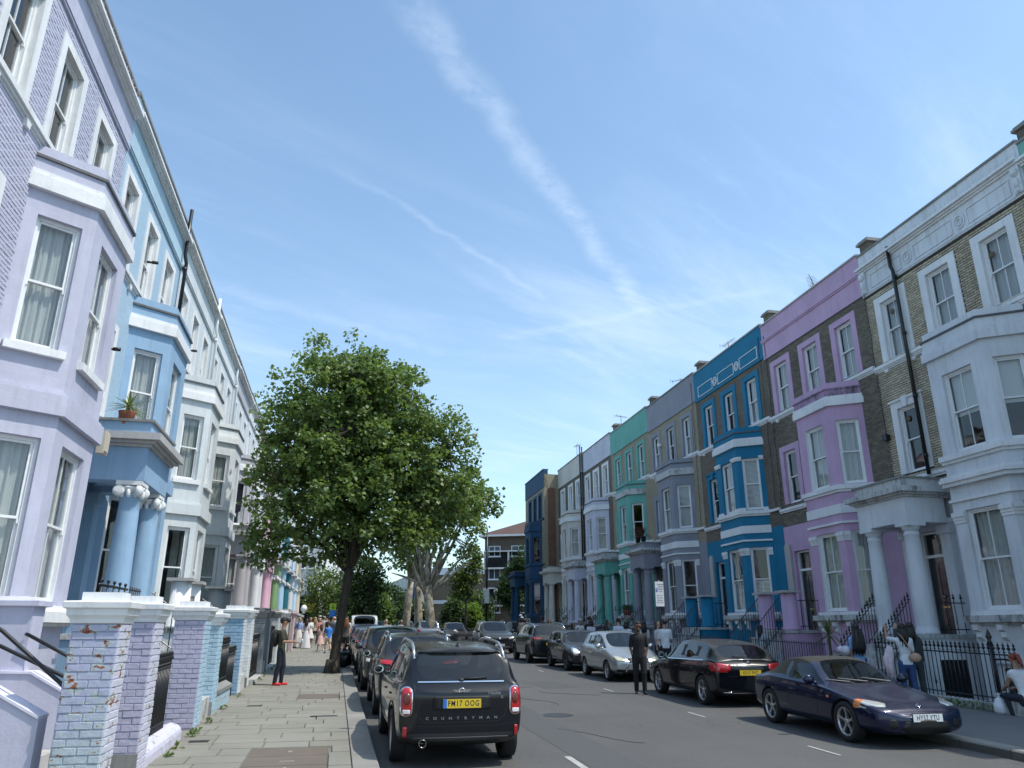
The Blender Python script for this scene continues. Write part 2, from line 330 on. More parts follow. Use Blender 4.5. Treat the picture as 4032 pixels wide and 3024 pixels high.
def asphalt():
    m, N, L, b, out = nodes('asphalt'); wv = stretch(N, L, 1, 1, 1, True)
    f = noise_n(N, L, wv, 90, 4, 0.75); g = noise_n(N, L, wv, 0.35, 5, 0.6, 0.5); ln = noise_n(N, L, stretch(N, L, 1.6, 0.08, 1, True), 1.0, 4, 0.6)
    c = ramp(N, L, f, [(0.25, (0.050, 0.048, 0.045)), (0.5, (0.092, 0.089, 0.083)), (0.72, (0.18, 0.175, 0.165))])
    c = mixc(N, L, ramp(N, L, g, [(0.35, (0, 0, 0)), (0.7, (0.55, 0.55, 0.55))]), c, (0.062, 0.062, 0.064))
    c = mixc(N, L, ramp(N, L, ln, [(0.45, (0, 0, 0)), (0.75, (0.35, 0.35, 0.35))]), c, (0.115, 0.113, 0.108))
    v = N('ShaderNodeTexVoronoi'); v.feature = 'DISTANCE_TO_EDGE'; v.inputs['Scale'].default_value = 0.16
    wp = N('ShaderNodeMixRGB'); wp.inputs[0].default_value = 0.22; L(wv, wp.inputs[1]); nn = N('ShaderNodeTexNoise'); nn.inputs['Scale'].default_value = 1.4; nn.inputs['Detail'].default_value = 6; L(wv, nn.inputs['Vector'])
    ml = N('ShaderNodeVectorMath'); ml.operation = 'SCALE'; L(nn.outputs['Color'], ml.inputs[0]); ml.inputs['Scale'].default_value = 5; ad = N('ShaderNodeVectorMath'); L(wv, ad.inputs[0]); L(ml.outputs[0], ad.inputs[1]); L(ad.outputs[0], v.inputs['Vector'])
    ck = ramp(N, L, v.outputs['Distance'], [(0.0, (0.6, 0.6, 0.6)), (0.006, (0, 0, 0))]); c = mixc(N, L, ck, c, (0.025, 0.025, 0.025))
    L(c, b.inputs['Base Color']); b.inputs['Roughness'].default_value = 0.82; bump(N, L, b, f, 0.004); return m
def slabmat(name, c1, c2, spots=True):
    m, N, L, b, out = nodes(name); wv = stretch(N, L, 1, 1, 1, True); g = N('ShaderNodeNewGeometry'); oi = N('ShaderNodeObjectInfo')
    ad = N('ShaderNodeMath'); ad.operation = 'ADD'; L(g.outputs['Random Per Island'], ad.inputs[0]); L(oi.outputs['Random'], ad.inputs[1]); fr = N('ShaderNodeMath'); fr.operation = 'FRACT'; L(ad.outputs[0], fr.inputs[0])
    c = mixc(N, L, fr.outputs[0], c1, c2); f = noise_n(N, L, wv, 60, 5, 0.75); h = noise_n(N, L, wv, 1.1, 5, 0.6, 0.4)
    c = mixc(N, L, ramp(N, L, f, [(0.3, (0, 0, 0)), (0.75, (0.5, 0.5, 0.5))]), c, sc(c1, 0.55)); c = mixc(N, L, ramp(N, L, h, [(0.4, (0, 0, 0)), (0.7, (0.45, 0.45, 0.45))]), c, sc(c1, 0.62))
    if spots:
        s_ = N('ShaderNodeTexVoronoi'); s_.inputs['Scale'].default_value = 5.0; L(wv, s_.inputs['Vector']); c = mixc(N, L, ramp(N, L, s_.outputs['Distance'], [(0.05, (0.6, 0.6, 0.6)), (0.09, (0, 0, 0))]), c, sc(c1, 0.5))
    L(c, b.inputs['Base Color']); b.inputs['Roughness'].default_value = 0.85; bump(N, L, b, f, 0.003); return m
M_asph = asphalt(); M_slab = slabmat('paving_stone', (0.25, 0.24, 0.20), (0.29, 0.28, 0.24)); M_kerb = slabmat('kerb_granite', (0.27, 0.26, 0.235), (0.34, 0.33, 0.30))
M_brown = slabmat('service_cover_stone', (0.16, 0.13, 0.105), (0.19, 0.16, 0.13)); M_tarp = slabmat('pavement_tarmac', (0.15, 0.15, 0.145), (0.17, 0.17, 0.165), False)
M_earth = plain('earth', (0.09, 0.075, 0.055), 0.95, nz=0.3); M_line = plain('road_paint', (0.40, 0.40, 0.37), 0.7, nz=0.15)
def RT(s, t, z=0.0):            # right-hand frame: s metres along the street, t metres across, z above the road there
    return (s*math.sin(AR)+t*math.cos(AR), s*math.cos(AR)-t*math.sin(AR), z + SL*s)
mb = MB(); mb.add([(-400, -60, -3.5), (400, -60, -3.5), (400, 900, -3.5+16), (-400, 900, -3.5+16)], [(0, 1, 2, 3)])
tag(mb.build('ground', [M_earth]), kind='structure')
def gz(y): return SL*y
# road: one sheet between the kerbs, opening into the far junction
mb = MB(); ys = [-6, 0, 10, 20, 30, 40, 50, 60, 75, 100, 140, 200, 300]
for a, b_ in zip(ys[:-1], ys[1:]):
    def rx(y): return RT(y, 9.45)[0] + 0.0
    e0 = 0 if a < 75 else 30; e1 = 0 if b_ <= 75 else 30
    mb.add([(0.62, a, gz(a)), (rx(a)+0.05+e0, a, gz(a)), (rx(b_)+0.05+e1, b_, gz(b_)), (0.62, b_, gz(b_))], [(0, 1, 2, 3)])
tag(mb.build('road', [M_asph]), kind='structure')
mb = MB()                       # white bay marks, 4 mm proud of the asphalt
def mark(s, t, l, w):
    p = [RT(s-l/2, t-w/2, .004), RT(s-l/2, t+w/2, .004), RT(s+l/2, t+w/2, .004), RT(s+l/2, t-w/2, .004)]; mb.add(p, [(0, 1, 2, 3)])
for s, t, l, w in [(11.45, 7.15, .85, .055), (15.9, 7.1, .85, .055), (21.4, 7.0, .85, .055), (29.0, 6.9, .85, .055), (37.5, 6.6, .85, .055), (45, 6.5, .85, .055), (11.2, 3.15, .9, .10), (54, 6.3, .85, .055)]: mark(s, t, l, w)
tag(mb.build('bay_marking', [M_line]), kind='structure')
# left pavement: base slab, then kerb stones and paving slabs laid one by one
KX = 0.67; WX = -2.25
mb = MB()
for a, b_ in zip(ys[:-1], ys[1:]):
    mb.add([(-2.95, a, gz(a)+.095), (KX-.02, a, gz(a)+.095), (KX-.02, b_, gz(b_)+.085), (-2.95, b_, gz(b_)+.095), (KX-.02, a, gz(a)-.2), (KX-.02, b_, gz(b_)-.2)], [(0, 1, 2, 3), (1, 4, 5, 2)])
pav = tag(mb.build('pavement', [plain('joint_sand', (.17, .16, .135), .95, nz=.2)]), kind='structure')
slabs = []; y = 6.0; row = 0; rr = random.Random(3)
while y < 62:
    d = rr.choice([.42, .45, .5, .55]); x = WX - 0.35 + rr.uniform(0, .5); x = -2.6; off = rr.uniform(0.25, 0.95)
    first = True
    while x < KX-.36:
        w = off if first else rr.uniform(.62, 1.0); first = False
        x2 = min(x+w, KX-.34)
        if KX-.34-x2 < .22: x2 = KX-.34
        slabs.append((x, x2, y, y+d)); x = x2
    y += d
def inrect(q, r): return q[1] > r[0] and q[0] < r[1] and q[3] > r[2] and q[2] < r[3]
brown = [(-1.05, .02, 10.3, 12.35), (-.75, .2, 19.2, 20.3)]
def slabgeo(mb, q, h=.035, g=.0045):
    x0, x1, y0, y1 = q; jz = rr.uniform(-.003, .003); z0, z1 = gz(y0)+.12+jz, gz(y1)+.12+jz+rr.uniform(-.002, .002)
    x0 += g; x1 -= g; y0 += g; y1 -= g; b = .008
    mb.add([(x0,y0,z0-h),(x1,y0,z0-h),(x1,y1,z1-h),(x0,y1,z1-h),(x0+b,y0+b,z0),(x1-b,y0+b,z0),(x1-b,y1-b,z1),(x0+b,y1-b,z1)], [(4,5,6,7),(0,1,5,4),(1,2,6,5),(2,3,7,6),(3,0,4,7)])
n = 0; rest = MB()
for q in slabs:
    if any(inrect(q, r) for r in brown):
        # trim the slab back to the edge of the cover, both sides in x
        for r in brown:
            if inrect(q, r):
                for a, b_ in ((q[0], min(q[1], r[0])), (max(q[0], r[1]), q[1])):
                    if b_-a > .12:
                        m_ = MB(); slabgeo(m_, (a, b_, q[2], q[3])); m_.build('paving_slab', [M_slab], pav); n += 1
                if q[2] < r[2]-.08: m_ = MB(); slabgeo(m_, (max(q[0], r[0]), min(q[1], r[1]), q[2], r[2])); m_.build('paving_slab', [M_slab], pav); n += 1
                if q[3] > r[3]+.08: m_ = MB(); slabgeo(m_, (max(q[0], r[0]), min(q[1], r[1]), r[3], q[3])); m_.build('paving_slab', [M_slab], pav); n += 1
        continue
    if n < 296 and q[2] > 9: m_ = MB(); slabgeo(m_, q); m_.build('paving_slab', [M_slab], pav); n += 1
    else: slabgeo(rest, q)
tag(rest.build('distant_paving_slabs', [M_slab], pav), kind='stuff')
for r in brown:
    k = 3 if r[3]-r[2] > 1.5 else 2; d = (r[3]-r[2])/k
    for i in range(k): m_ = MB(); slabgeo(m_, (r[0], r[1], r[2]+i*d, r[2]+(i+1)*d)); o = m_.build('cover_slab', [M_brown], pav); o['label'] = 'brown stone cover slab let into the grey paving'
m_ = MB()
for cx, cy, w, d in [(-.5, 10.75, .05, .11), (-.5, 11.25, .19, .04), (-.5, 12.0, .06, .1), (.06, 14.2, .2, .05)]: m_.box(cx-w/2, cx+w/2, cy-d/2, cy+d/2, gz(cy)+.119, gz(cy)+.1275)
m_.build('metal_stud', [plain('brass_plate', (.55, .5, .38), .35, .6)], pav)
y = 6.0; k = 0
while y < 75:
    l = rr.uniform(.8, 1.05); g = .006; m_ = MB(); x0, x1 = KX-.335, KX; z0, z1 = gz(y)+.122, gz(y+l)+.122; b = .018
    m_.add([(x0,y+g,z0-.2),(x1,y+g,z0-.2),(x1,y+l-g,z1-.2),(x0,y+l-g,z1-.2),(x0,y+g,z0),(x1-b,y+g,z0),(x1-b,y+l-g,z1),(x0,y+l-g,z1),(x1,y+g,z0-b),(x1,y+l-g,z1-b)],
           [(4,5,6,7),(5,8,9,6),(1,2,9,8),(0,1,8,5,4),(3,7,6,9,2)])
    m_.build('kerb_stone', [M_kerb], pav); y += l
# right pavement in the shade
mb = MB()
for a, b_ in zip(ys[:-3], ys[1:-2]):
    t1 = 13.75 if b_ <= 60 else 16
    P = lambda s, t, z: RT(s, t, z)
    mb.add([P(a, 9.72, .125), P(a, t1, .125), P(b_, t1, .125), P(b_, 9.72, .125), P(a, t1, -1.3), P(b_, t1, -1.3)], [(3, 2, 1, 0), (1, 2, 5, 4)])
rp = tag(mb.build('pavement', [M_tarp]), kind='structure')
s = 4.0
while s < 75:
    l = rr.uniform(.85, 1.0); m_ = MB(); a, c_ = s+.006, s+l-.006; b = .02; P = RT
    m_.add([P(a,9.45,-.1),P(c_,9.45,-.1),P(a,9.45,.105),P(c_,9.45,.105),P(a,9.47,.128),P(c_,9.47,.128),P(a,9.75,.128),P(c_,9.75,.128)], [(0,2,3,1),(2,4,5,3),(4,6,7,5),(0,1,3,2)]); m_.build('kerb_stone', [M_kerb], rp); s += l
mb = MB()
for a, b_ in ((1, 70),): mb.add([RT(a, 13.6, -1.15), RT(a, 16.5, -1.15), RT(b_, 16.5, -1.15), RT(b_, 13.6, -1.15)], [(3, 2, 1, 0)])
tag(mb.build('forecourt', [M_tarp]), kind='structure')
mb = MB(); mb.add([(-2.9, 2, gz(2)+.02), (-5.8, 2, gz(2)+.02), (-5.8, 110, gz(110)+.02), (-2.9, 110, gz(110)+.02)], [(0, 1, 2, 3)]); tag(mb.build('forecourt', [M_slab]), kind='structure')

# ------------------------------------------------------------------ windows, shared between houses
WC = {}
def window(par, loc, w, h, style='curtain', bars=1, rot=0.0, split=0.5, dark=False, frame=None, name='window'):
    """sash window: box frame (the part), two sashes, panes and curtain (sub-parts). x along, y outward, z up from the sill"""
    fm = frame or M_sash; key = (round(w, 2), round(h, 2), bars, split, fm.name)
    if key not in WC:
        f = .055; mb = MB()
        mb.box(0, f, -.07, .03, 0, h); mb.box(w-f, w, -.07, .03, 0, h); mb.box(f, w-f, -.07, .03, h-f, h); mb.box(f, w-f, -.07, .045, 0, f*.9)
        fr = mb.mesh('window', [fm]); zm = h*split
        def sash(z0, z1, y):
            mb = MB(); r = .042; mb.box(f, f+r, y-.035, y, z0, z1); mb.box(w-f-r, w-f, y-.035, y, z0, z1)
            mb.box(f+r, w-f-r, y-.035, y, z1-r, z1); mb.box(f+r, w-f-r, y-.035, y, z0, z0+r*(1.4 if z0 < .1 else 1))
            if bars:
                for i in range(bars): xx = f + (w-2*f)*(i+1)/(bars+1); mb.box(xx-.011, xx+.011, y-.03, y-.004, z0+r, z1-r)
            if z0 > .1: mb.box(f-.005, f+.03, y-.03, y+.012, z0-.07, z0); mb.box(w-f-.03, w-f+.005, y-.03, y+.012, z0-.07, z0)
            return mb.mesh('sash', [fm])
        def pane(z0, z1, y): mb = MB(); mb.add([(f+.04, y, z0+.04), (w-f-.04, y, z0+.04), (w-f-.04, y, z1-.04), (f+.04, y, z1-.04)], [(0, 1, 2, 3)]); return mb
        WC[key] = (fr, sash(zm-.02, h-f, .0), sash(f*.9, zm+.02, -.038), pane(zm-.02, h-f, -.018), pane(f*.9, zm+.02, -.056))
    fr, s1, s2, p1, p2 = WC[key]
    gm = M_dglass if dark else M_glass
    k2 = key + ('pane', gm.name)
    if k2 not in WC: WC[k2] = (p1.mesh('pane', [gm]), p2.mesh('pane', [gm]))
    o = put(name, fr, par, loc, (0, 0, rot))
    put('sash', s1, o); put('sash', s2, o); put('pane', WC[k2][0], o); put('pane', WC[k2][1], o)
    if style != 'none':
        k3 = (round(w, 2), round(h, 2), style)
        if k3 not in WC:
            mb = MB(); n = 40 if style in ('curtain', 'drape') else 1
            if style == 'blind':
                for i in range(int(h/.05)): mb.box(.06, w-.06, -.13, -.115, i*.05, i*.05+.032)
            elif style == 'half': mb.add([(.06, -.12, h*.45), (w-.06, -.12, h*.45), (w-.06, -.12, h), (.06, -.12, h)], [(0, 1, 2, 3)])
            elif style == 'shutter':
                for i in range(int(h*.45/.05)): mb.box(.08, w/2-.02, -.13, -.10, .08+i*.05, .08+i*.05+.03); mb.box(w/2+.02, w-.08, -.13, -.10, .08+i*.05, .08+i*.05+.03)
                mb.box(w/2-.03, w/2+.03, -.13, -.09, .05, h*.47); mb.box(.05, w-.05, -.13, -.09, h*.45, h*.48)
            else:
                rg = random.Random(int(w*100)); ph = [rg.uniform(0, 6) for _ in range(4)]; vs = []; fs = []; rows = 7
                for j in range(rows+1):
                    zz = h*j/rows
                    for i in range(n+1):
                        x = i/n; g = .024*math.sin(x*38+ph[0]) + .016*math.sin(x*61+ph[1]+j*.15) + .012*math.sin(x*17+ph[2]-j*.4)
                        xx = .05 + x*(w-.1)
                        if style == 'drape':        # gathered to both sides lower down
                            q = (1-j/rows)**1.5*.42; xx = .05 + (w-.1)*((x*(1-q)) if x < .5 else (1-(1-x)*(1-q)))
                        vs.append((xx, -.15+g, zz))
                for j in range(rows):
                    for i in range(n):
                        if style == 'drape' and i == n//2: continue
                        a = j*(n+1)+i; fs.append((a, a+1, a+n+2, a+n+1))
                mb.add(vs, fs, 0, True)
            WC[k3] = mb.mesh('curtain', [M_blind if style in ('blind', 'half', 'shutter') else M_cur])
        put({'blind': 'blind', 'half': 'blind', 'shutter': 'shutter'}.get(style, 'curtain'), WC[k3], o)
    return o
def bricks_on(F, a0, a1, z0, z1, holes, z_ref=0.0, bw=.225, bh=.075, g=.014):
    """running-bond bricks on a face frame: list of (a0,a1,z0,z1) that miss the openings"""
    out = []; k = 0; z = z_ref + math.ceil((z0-z_ref)/bh)*bh
    while z+bh <= z1+1e-6:
        k = int(round((z-z_ref)/bh)); a = a0 - (bw/2 if k % 2 else 0)
        while a < a1-.03:
            b0, b1 = max(a, a0), min(a+bw, a1); segs = [(b0, b1)]
            for h in holes:
                if h[2] < z+bh*.6 and h[3] > z+bh*.4:
                    ns = []
                    for s0, s1 in segs:
                        if h[0] >= s1 or h[1] <= s0: ns.append((s0, s1)); continue
                        if h[0] > s0: ns.append((s0, h[0]))
                        if h[1] < s1: ns.append((h[1], s1))
                    segs = ns
            for s0, s1 in segs:
                if s1-s0 > .04: out.append((s0+g/2, s1-g/2, z+g/2, z+bh-g/2))
            a += bw
        z += bh
    return out
BRM = {}
def lay_bricks(par, F, lst, mat, near, limit=280, proud=.012, rz=0.0):
    """nearest `limit` bricks as objects of their own, the rest joined; near: key function of a brick"""
    lst = sorted(lst, key=near); rg = random.Random(5)
    p0 = Vector(F(0, 0, 0)); ux = Vector(F(1, 0, 0))-p0; uy = Vector(F(0, 1, 0))-p0
    rot = math.atan2(ux.y, ux.x)
    for q in lst[:limit]:
        w = q[1]-q[0]; key = (round(w, 3), round(q[3]-q[2], 3), mat.name)
        if key not in BRM:
            mb = MB(); h = q[3]-q[2]; c = .005; mb.add([(0,0,0),(w,0,0),(w,0,h),(0,0,h),(c,1,c),(w-c,1,c),(w-c,1,h-c),(c,1,h-c)], [(4,5,6,7)[::-1],(0,1,5,4)[::-1],(1,2,6,5)[::-1],(2,3,7,6)[::-1],(3,0,4,7)[::-1]]); BRM[key] = mb.mesh('brick', [mat])
        put('brick', BRM[key], par, F(q[0], 0, q[2]), (0, 0, rot), (1, proud*rg.uniform(.6, 1.3), 1))
    if len(lst) > limit:
        mb = MB()
        for q in lst[limit:]:
            p = proud*rg.uniform(.6, 1.3); c = .005
            mb.add([F(q[0],0,q[2]),F(q[1],0,q[2]),F(q[1],0,q[3]),F(q[0],0,q[3]),F(q[0]+c,p,q[2]+c),F(q[1]-c,p,q[2]+c),F(q[1]-c,p,q[3]-c),F(q[0]+c,p,q[3]-c)], [(7,6,5,4),(4,5,1,0),(5,6,2,1),(6,7,3,2),(7,4,0,3)])
        tag(mb.build('distant_bricks', [mat], par), kind='stuff')

def lay_faces(mb, poly, proj, z0, z1, m=0):
    """band round the bay: poly = open polyline of plan points (wall, front, front, wall) pushed out by proj"""
    (x0, y0), (x1, y1), (x2, y2), (x3, y3) = poly; d = math.hypot(x1-x0, y1-y0); nx, ny = -(y1-y0)/d, (x1-x0)/d   # outward normal of the first cant
    if nx > 0 and x0 < x1: nx, ny = -abs(nx), abs(ny)
    # miter
    k = proj*(1-ny)/(-nx) if abs(nx) > 1e-6 else 0; ex = proj/abs(nx)
    pts = [(x0-ex, 0.0), (x1-k, y1+proj), (x2+k, y2+proj), (x3+ex, 0.0)]
    mb.prism(list(reversed(pts)), z0, z1, m)
CAPS = {}
def column_mesh(key, r0, r1, z0, z1, mat, capmat, ionic=False):
    if key in CAPS: return CAPS[key]
    mb = MB(); h = z1-z0; pr = [(r0*1.28, 0), (r0*1.28, .07), (r0*1.18, .085), (r0*1.2, .13), (r0*1.04, .15), (r0, .2)]
    for i in range(1, 9): t = i/8; pr.append((r0+(r1-r0)*t**1.6, .2+(h-.55)*t))
    zt = h-.35; pr += [(r1*1.08, zt+.02), (r1*1.08, zt+.05), (r1, zt+.06), (r1, zt+.12)]
    mb.lathe([(r, z0+z) for r, z in pr], 0, 0, 28, 0, caps=True); c = 1
    if ionic:
        mb.lathe([(r1, z0+zt+.12), (r1*1.25, z0+zt+.2), (r1*1.3, z0+zt+.24)], 0, 0, 20, c)
        for sx in (-1, 1):
            for sy in (-1, 1):
                for k in range(3):
                    rr_ = (.115, .08, .045)[k]; mb.lathe([(rr_*.8, -.05-.012*k), (rr_, -.035), (rr_, .035), (rr_*.8, .05+.012*k)], sx*r1*.98, sy*r1*.98, 12, c, axis='y' if sx*sy > 0 else 'x', cz=z0+zt+.15) if k == 0 else mb.lathe([(rr_, -.055-.012*k), (rr_, .055+.012*k)], sx*r1*.98, sy*r1*.98, 10, c, axis='y' if sx*sy > 0 else 'x', cz=z0+zt+.15)
        for j in range(10):
            a = 2*math.pi*j/10; mb.ball((r1*1.12*math.cos(a), r1*1.12*math.sin(a), z0+zt+.1), (.045, .045, .09), c, 6, 5)
        mb.box(-r1*1.3, r1*1.3, -r1*1.3, r1*1.3, z0+h-.09, z0+h-.002, c)
    else:
        mb.lathe([(r1, z0+zt+.12), (r1*1.12, z0+zt+.17), (r1*1.32, z0+zt+.235), (r1*1.36, z0+zt+.25)], 0, 0, 24, c)
        mb.box(-r1*1.42, r1*1.42, -r1*1.42, r1*1.42, z0+h-.10, z0+h-.002, c)
    CAPS[key] = mb.mesh('column', [mat, capmat]); return CAPS[key]
BARM = {}
def bar_mesh(h, finial=True, r=.011):
    k = (round(h, 2), finial, r)
    if k not in BARM:
        mb = MB(); mb.tube([(0, 0, 0), (0, 0, h-.2 if finial else h)], r, 6)
        if finial:
            z = h-.2; mb.lathe([(.008, 0), (.022, .012), (.022, .025), (.009, .035), (.012, .06), (.034, .085), (.038, .10), (.016, .125), (.02, .145), (.028, .155), (.012, .18), (.001, .225)], 0, 0, 7, 0, cz=z)
        BARM[k] = mb.mesh('bar', [M_iron])
    return BARM[k]
def railing(pts, h, step=.13, finial=True, rail=(.12, None), label='', group=None, base=None, r=.011, name='iron_railing', cat='railing'):
    """iron railing along a 3-D polyline: rails and every bar its own part"""
    P = [Vector(p) for p in pts]; o = empty(name, P[0], 0, label, cat, group); o0 = P[0]; mb = MB(); zt = h-.2 if finial else h-.02
    for a, b in zip(P[:-1], P[1:]):
        for zz in (zt-.03, .1):
            m_ = MB(); m_.tube([a-o0+Vector((0, 0, zz)), b-o0+Vector((0, 0, zz))], .014, 4, sm=False); m_.build('rail', [M_iron], o)
        n = max(2, int((b-a).length/step)); me = bar_mesh(h, finial, r)
        for i in range(n): q = a.lerp(b, (i+.5)/n)-o0; put('bar', me, o, q)
    if base:
        w, hh, bm = base; m_ = MB()
        for a, b in zip(P[:-1], P[1:]):
            d = (b-a).normalized(); nn = Vector((-d.y, d.x, 0))*w/2
            q = [a-nn-o0, a+nn-o0, b+nn-o0, b-nn-o0]; m_.add([(p.x, p.y, p.z-hh-.3) for p in q]+[(p.x, p.y, p.z) for p in q], [(3,2,1,0),(4,5,6,7),(0,1,5,4),(1,2,6,5),(2,3,7,6),(3,0,4,7)])
        m_.build('plinth', [bm], o)
    return o
# ------------------------------------------------------------------ terraced houses
def house(side, s0, Wd, label, col, brick, up_surr, opt):
    """front door end at v=Wd, bay end at v=0; local x = v, y = out towards the street, z = up from the road level"""
    g = opt.get; mid = s0+Wd/2; z0 = SL*mid; DM = g('depth', 9.0)
    if side == 'R': p = RT(s0, 16.0-g('fwd', 0)); loc = (p[0], p[1], z0); rz = R(90)-AR
    else: KL = .925; loc = (-5.0+g('fwd', 0), KL*(s0+Wd), SL*KL*mid+.146); rz = R(-90)
    H = empty('terraced_house', loc, rz, label, 'house', 'terraced houses on the %s side of the street' % ('right' if side == 'R' else 'left'))
    if side == 'L': H.scale = (KL, KL, KL)   # the left terrace is built a little smaller
    P_ = paint('paint_'+g('cname', str(col)), col, g('dirt', .2)); cream = g('ledge', M_white); W1 = Wd-.004; x0 = .004
    Fw = frame_map((0, 0), (1, 0), (0, 1)); detail = g('detail', 2)
    c = g('bay', 2.45); JB, FB, D = 1.55, .95, .88; dc = g('doorc', 5.45)
    wx = g('wx', (1.3, 3.35, 5.4)); ww, wh = .92, 1.95
    top_h = [(x-ww/2, x+ww/2, 9.72, 9.72+wh) for x in wx]; one_h = [(dc-.42, dc+.42, 6.12, 8.12)]; door = (dc-.5, dc+.5, 1.55, 4.35)
    bayh = [(c-1.2, c+1.2, 2.0, 4.7), (c-1.2, c+1.2, 6.0, 8.4)]
    tz = g('tz', 5.3)
    # main walls
    mb = MB(); wall(mb, Fw, x0, W1, tz, 12.15, top_h+one_h+[h for h in bayh if h[2] > tz], .17, 0, 1)
    bm = BR_[brick]; rev = g('reveal', up_surr); mb.build('wall', [bm, rev], H)
    mb = MB(); wall(mb, Fw, x0, W1, -1.3, tz, [door]+[h for h in bayh if h[2] < tz], .22, 0, 0); o = mb.build('ground_floor_wall', [P_], H)
    mb = MB(); mb.add([(x0, 0, -1.3), (x0, -DM, -1.3), (x0, -DM, 12.9), (x0, 0, 13.3)], [(0, 1, 2, 3)]); mb.add([(W1, 0, -1.3), (W1, -DM, -1.3), (W1, -DM, 12.9), (W1, 0, 13.3)], [(3, 2, 1, 0)]); mb.add([(x0, -DM, -1.3), (W1, -DM, -1.3), (W1, -DM, 13.), (x0, -DM, 13.)], [(0, 1, 2, 3)])
    for zf in (1.5, 5.6, 9.3): mb.add([(x0+.01, -.25, zf), (W1-.01, -.25, zf), (W1-.01, -DM, zf), (x0+.01, -DM, zf)], [(0, 1, 2, 3)])
    mb.build('party_wall', [BR_['yellow'] if g('fwd') else M_room], H)
    mb = MB(); mb.add([(x0, -.35, 12.95), (W1, -.35, 12.95), (W1, -DM, 12.6), (x0, -DM, 12.6)], [(0, 1, 2, 3)]); mb.build('roof', [M_lead], H)
    # parapet, frieze, cornice
    fz = g('frieze', 'plain'); pc = g('pcol', P_); mb = MB(); top = g('top', 13.7)
    mb.box(x0, W1, -.35, .03, 12.15, top-.06); mb.box(x0, W1, .03, .05, 12.15, 12.22)
    mb.build('parapet', [pc], H)
    mb = MB(); mb.box(x0, W1, -.40, .075, top-.06, top); mb.build('coping', [g('cope', M_cope)], H)
    if fz in ('cornice', 'roundels'):
        mb = MB(); cz = 12.98
        for a, b, q in ((cz, cz+.05, .09), (cz+.05, cz+.10, .15), (cz+.10, cz+.16, .24), (cz+.16, cz+.20, .20)): mb.box(x0-.001, W1+.001, .03, q, a, b)
        mb.build('cornice', [g('corn', M_white)], H)
        mb = MB(); mb.box(x0, W1, .03, .07, 12.2, 12.26); mb.build('moulding', [g('mould2', pc)], H)
    elif fz == 'moulding':
        mb = MB(); mb.box(x0, W1, .03, .10, 12.92, 12.99); mb.box(x0, W1, .03, .07, 12.86, 12.92); mb.build('moulding', [pc], H)
    if fz in ('roundels', 'outline'):
        fm = M_white if fz == 'outline' else pc; mb = MB(); za, zb = 12.32, 12.80 if fz == 'roundels' else 12.85; t = .035 if fz == 'outline' else .03
        rc = (Wd/2-1.07, Wd/2+1.07); xs = [(.45, rc[0]-.28), (rc[0]+.28, rc[1]-.28), (rc[1]+.28, Wd-.45)]
        for a, b in xs:
            for q in ((a, b, za, za+t), (a, b, zb-t, zb), (a, a+t, za+t, zb-t), (b-t, b, za+t, zb-t)): mb.box(q[0], q[1], .03, .055, q[2], q[3])
        for x in rc:
            zc = (za+zb)/2; ring = lambda r_: [(x+r_*math.cos(2*math.pi*k/20), zc+r_*math.sin(2*math.pi*k/20)) for k in range(20)]
            for ro, ri in ((.21, .165), (.115, .08)):
                A, B = ring(ro), ring(ri); mb.add([(p[0], y, p[1]) for p in A for y in (.03, .06)]+[(p[0], y, p[1]) for p in B for y in (.03, .06)],
                    [((2*k+1), 2*((k+1) % 20)+1, 40+2*((k+1) % 20)+1, 40+2*k+1) for k in range(20)]+[(2*k, 2*((k+1) % 20), 2*((k+1) % 20)+1, 2*k+1) for k in range(20)]+[(40+2*k, 40+2*k+1, 40+2*((k+1) % 20)+1, 40+2*((k+1) % 20)) for k in range(20)])
        mb.build('frieze_moulding', [fm], H)
    if fz == 'roundels':
        for x in (.17, Wd-.17):        # scrolled end brackets
            mb = MB(); mb.box(x-.13, x+.13, .03, .12, 12.22, 12.98); mb.ball((x, .14, 12.8), (.11, .1, .12), 0, 10, 6); mb.ball((x, .13, 12.5), (.09, .08, .16), 0, 10, 6); mb.ball((x, .12, 12.3), (.07, .06, .08), 0, 8, 6); mb.build('bracket', [pc], H)
    if g('spikes') and detail > 1:
        mb = MB(); rg = random.Random(2)
        for i in range(int(Wd/.05)): mb.tube([(x0+i*.05, .12, 13.16), (x0+i*.05+rg.uniform(-.03, .03), .12+rg.uniform(-.02, .1), 13.30)], .0022, 3)
        tag(mb.build('bird_spikes', [plain('spike_wire', (.35, .35, .36), .4, .8)], H), kind='stuff')
    # surrounds of the upper windows
    sw = g('surr', .26); sy = .03
    if sw:
        for h in top_h+([] if g('no1') else one_h):
            mb = MB(); a, b, cc, d = h; sill = .0
            mb.box(a-sw, a, 0, sy, cc, d); mb.box(b, b+sw, 0, sy, cc, d); mb.box(a-sw, b+sw, 0, sy, d, d+sw*.85)
            if g('key') and h in one_h:
                mb.box(a-sw-.04, b+sw+.04, 0, sy+.05, d+sw*.85, d+sw*.85+.06); mb.side([((a+b)/2-.08, d-.02), ((a+b)/2+.08, d-.02), ((a+b)/2+.13, d+.32), ((a+b)/2-.13, d+.32)], sy, sy+.06)
            mb.build('window_surround', [up_surr], H)
    rg = random.Random(int(s0*10)); allst = ['curtain', 'blind', 'none', 'drape', 'curtain', 'half']; st = g('styles') or [rg.choice(allst) for _ in range(3)]
    def pick(d=None): return d or rg.choice(allst)
    fr = g('frames', M_sash)
    for i, h in enumerate(top_h): window(H, (h[0], -.11, h[2]), ww, wh, st[i % len(st)], 1, frame=fr, dark=g('darkglass', False))
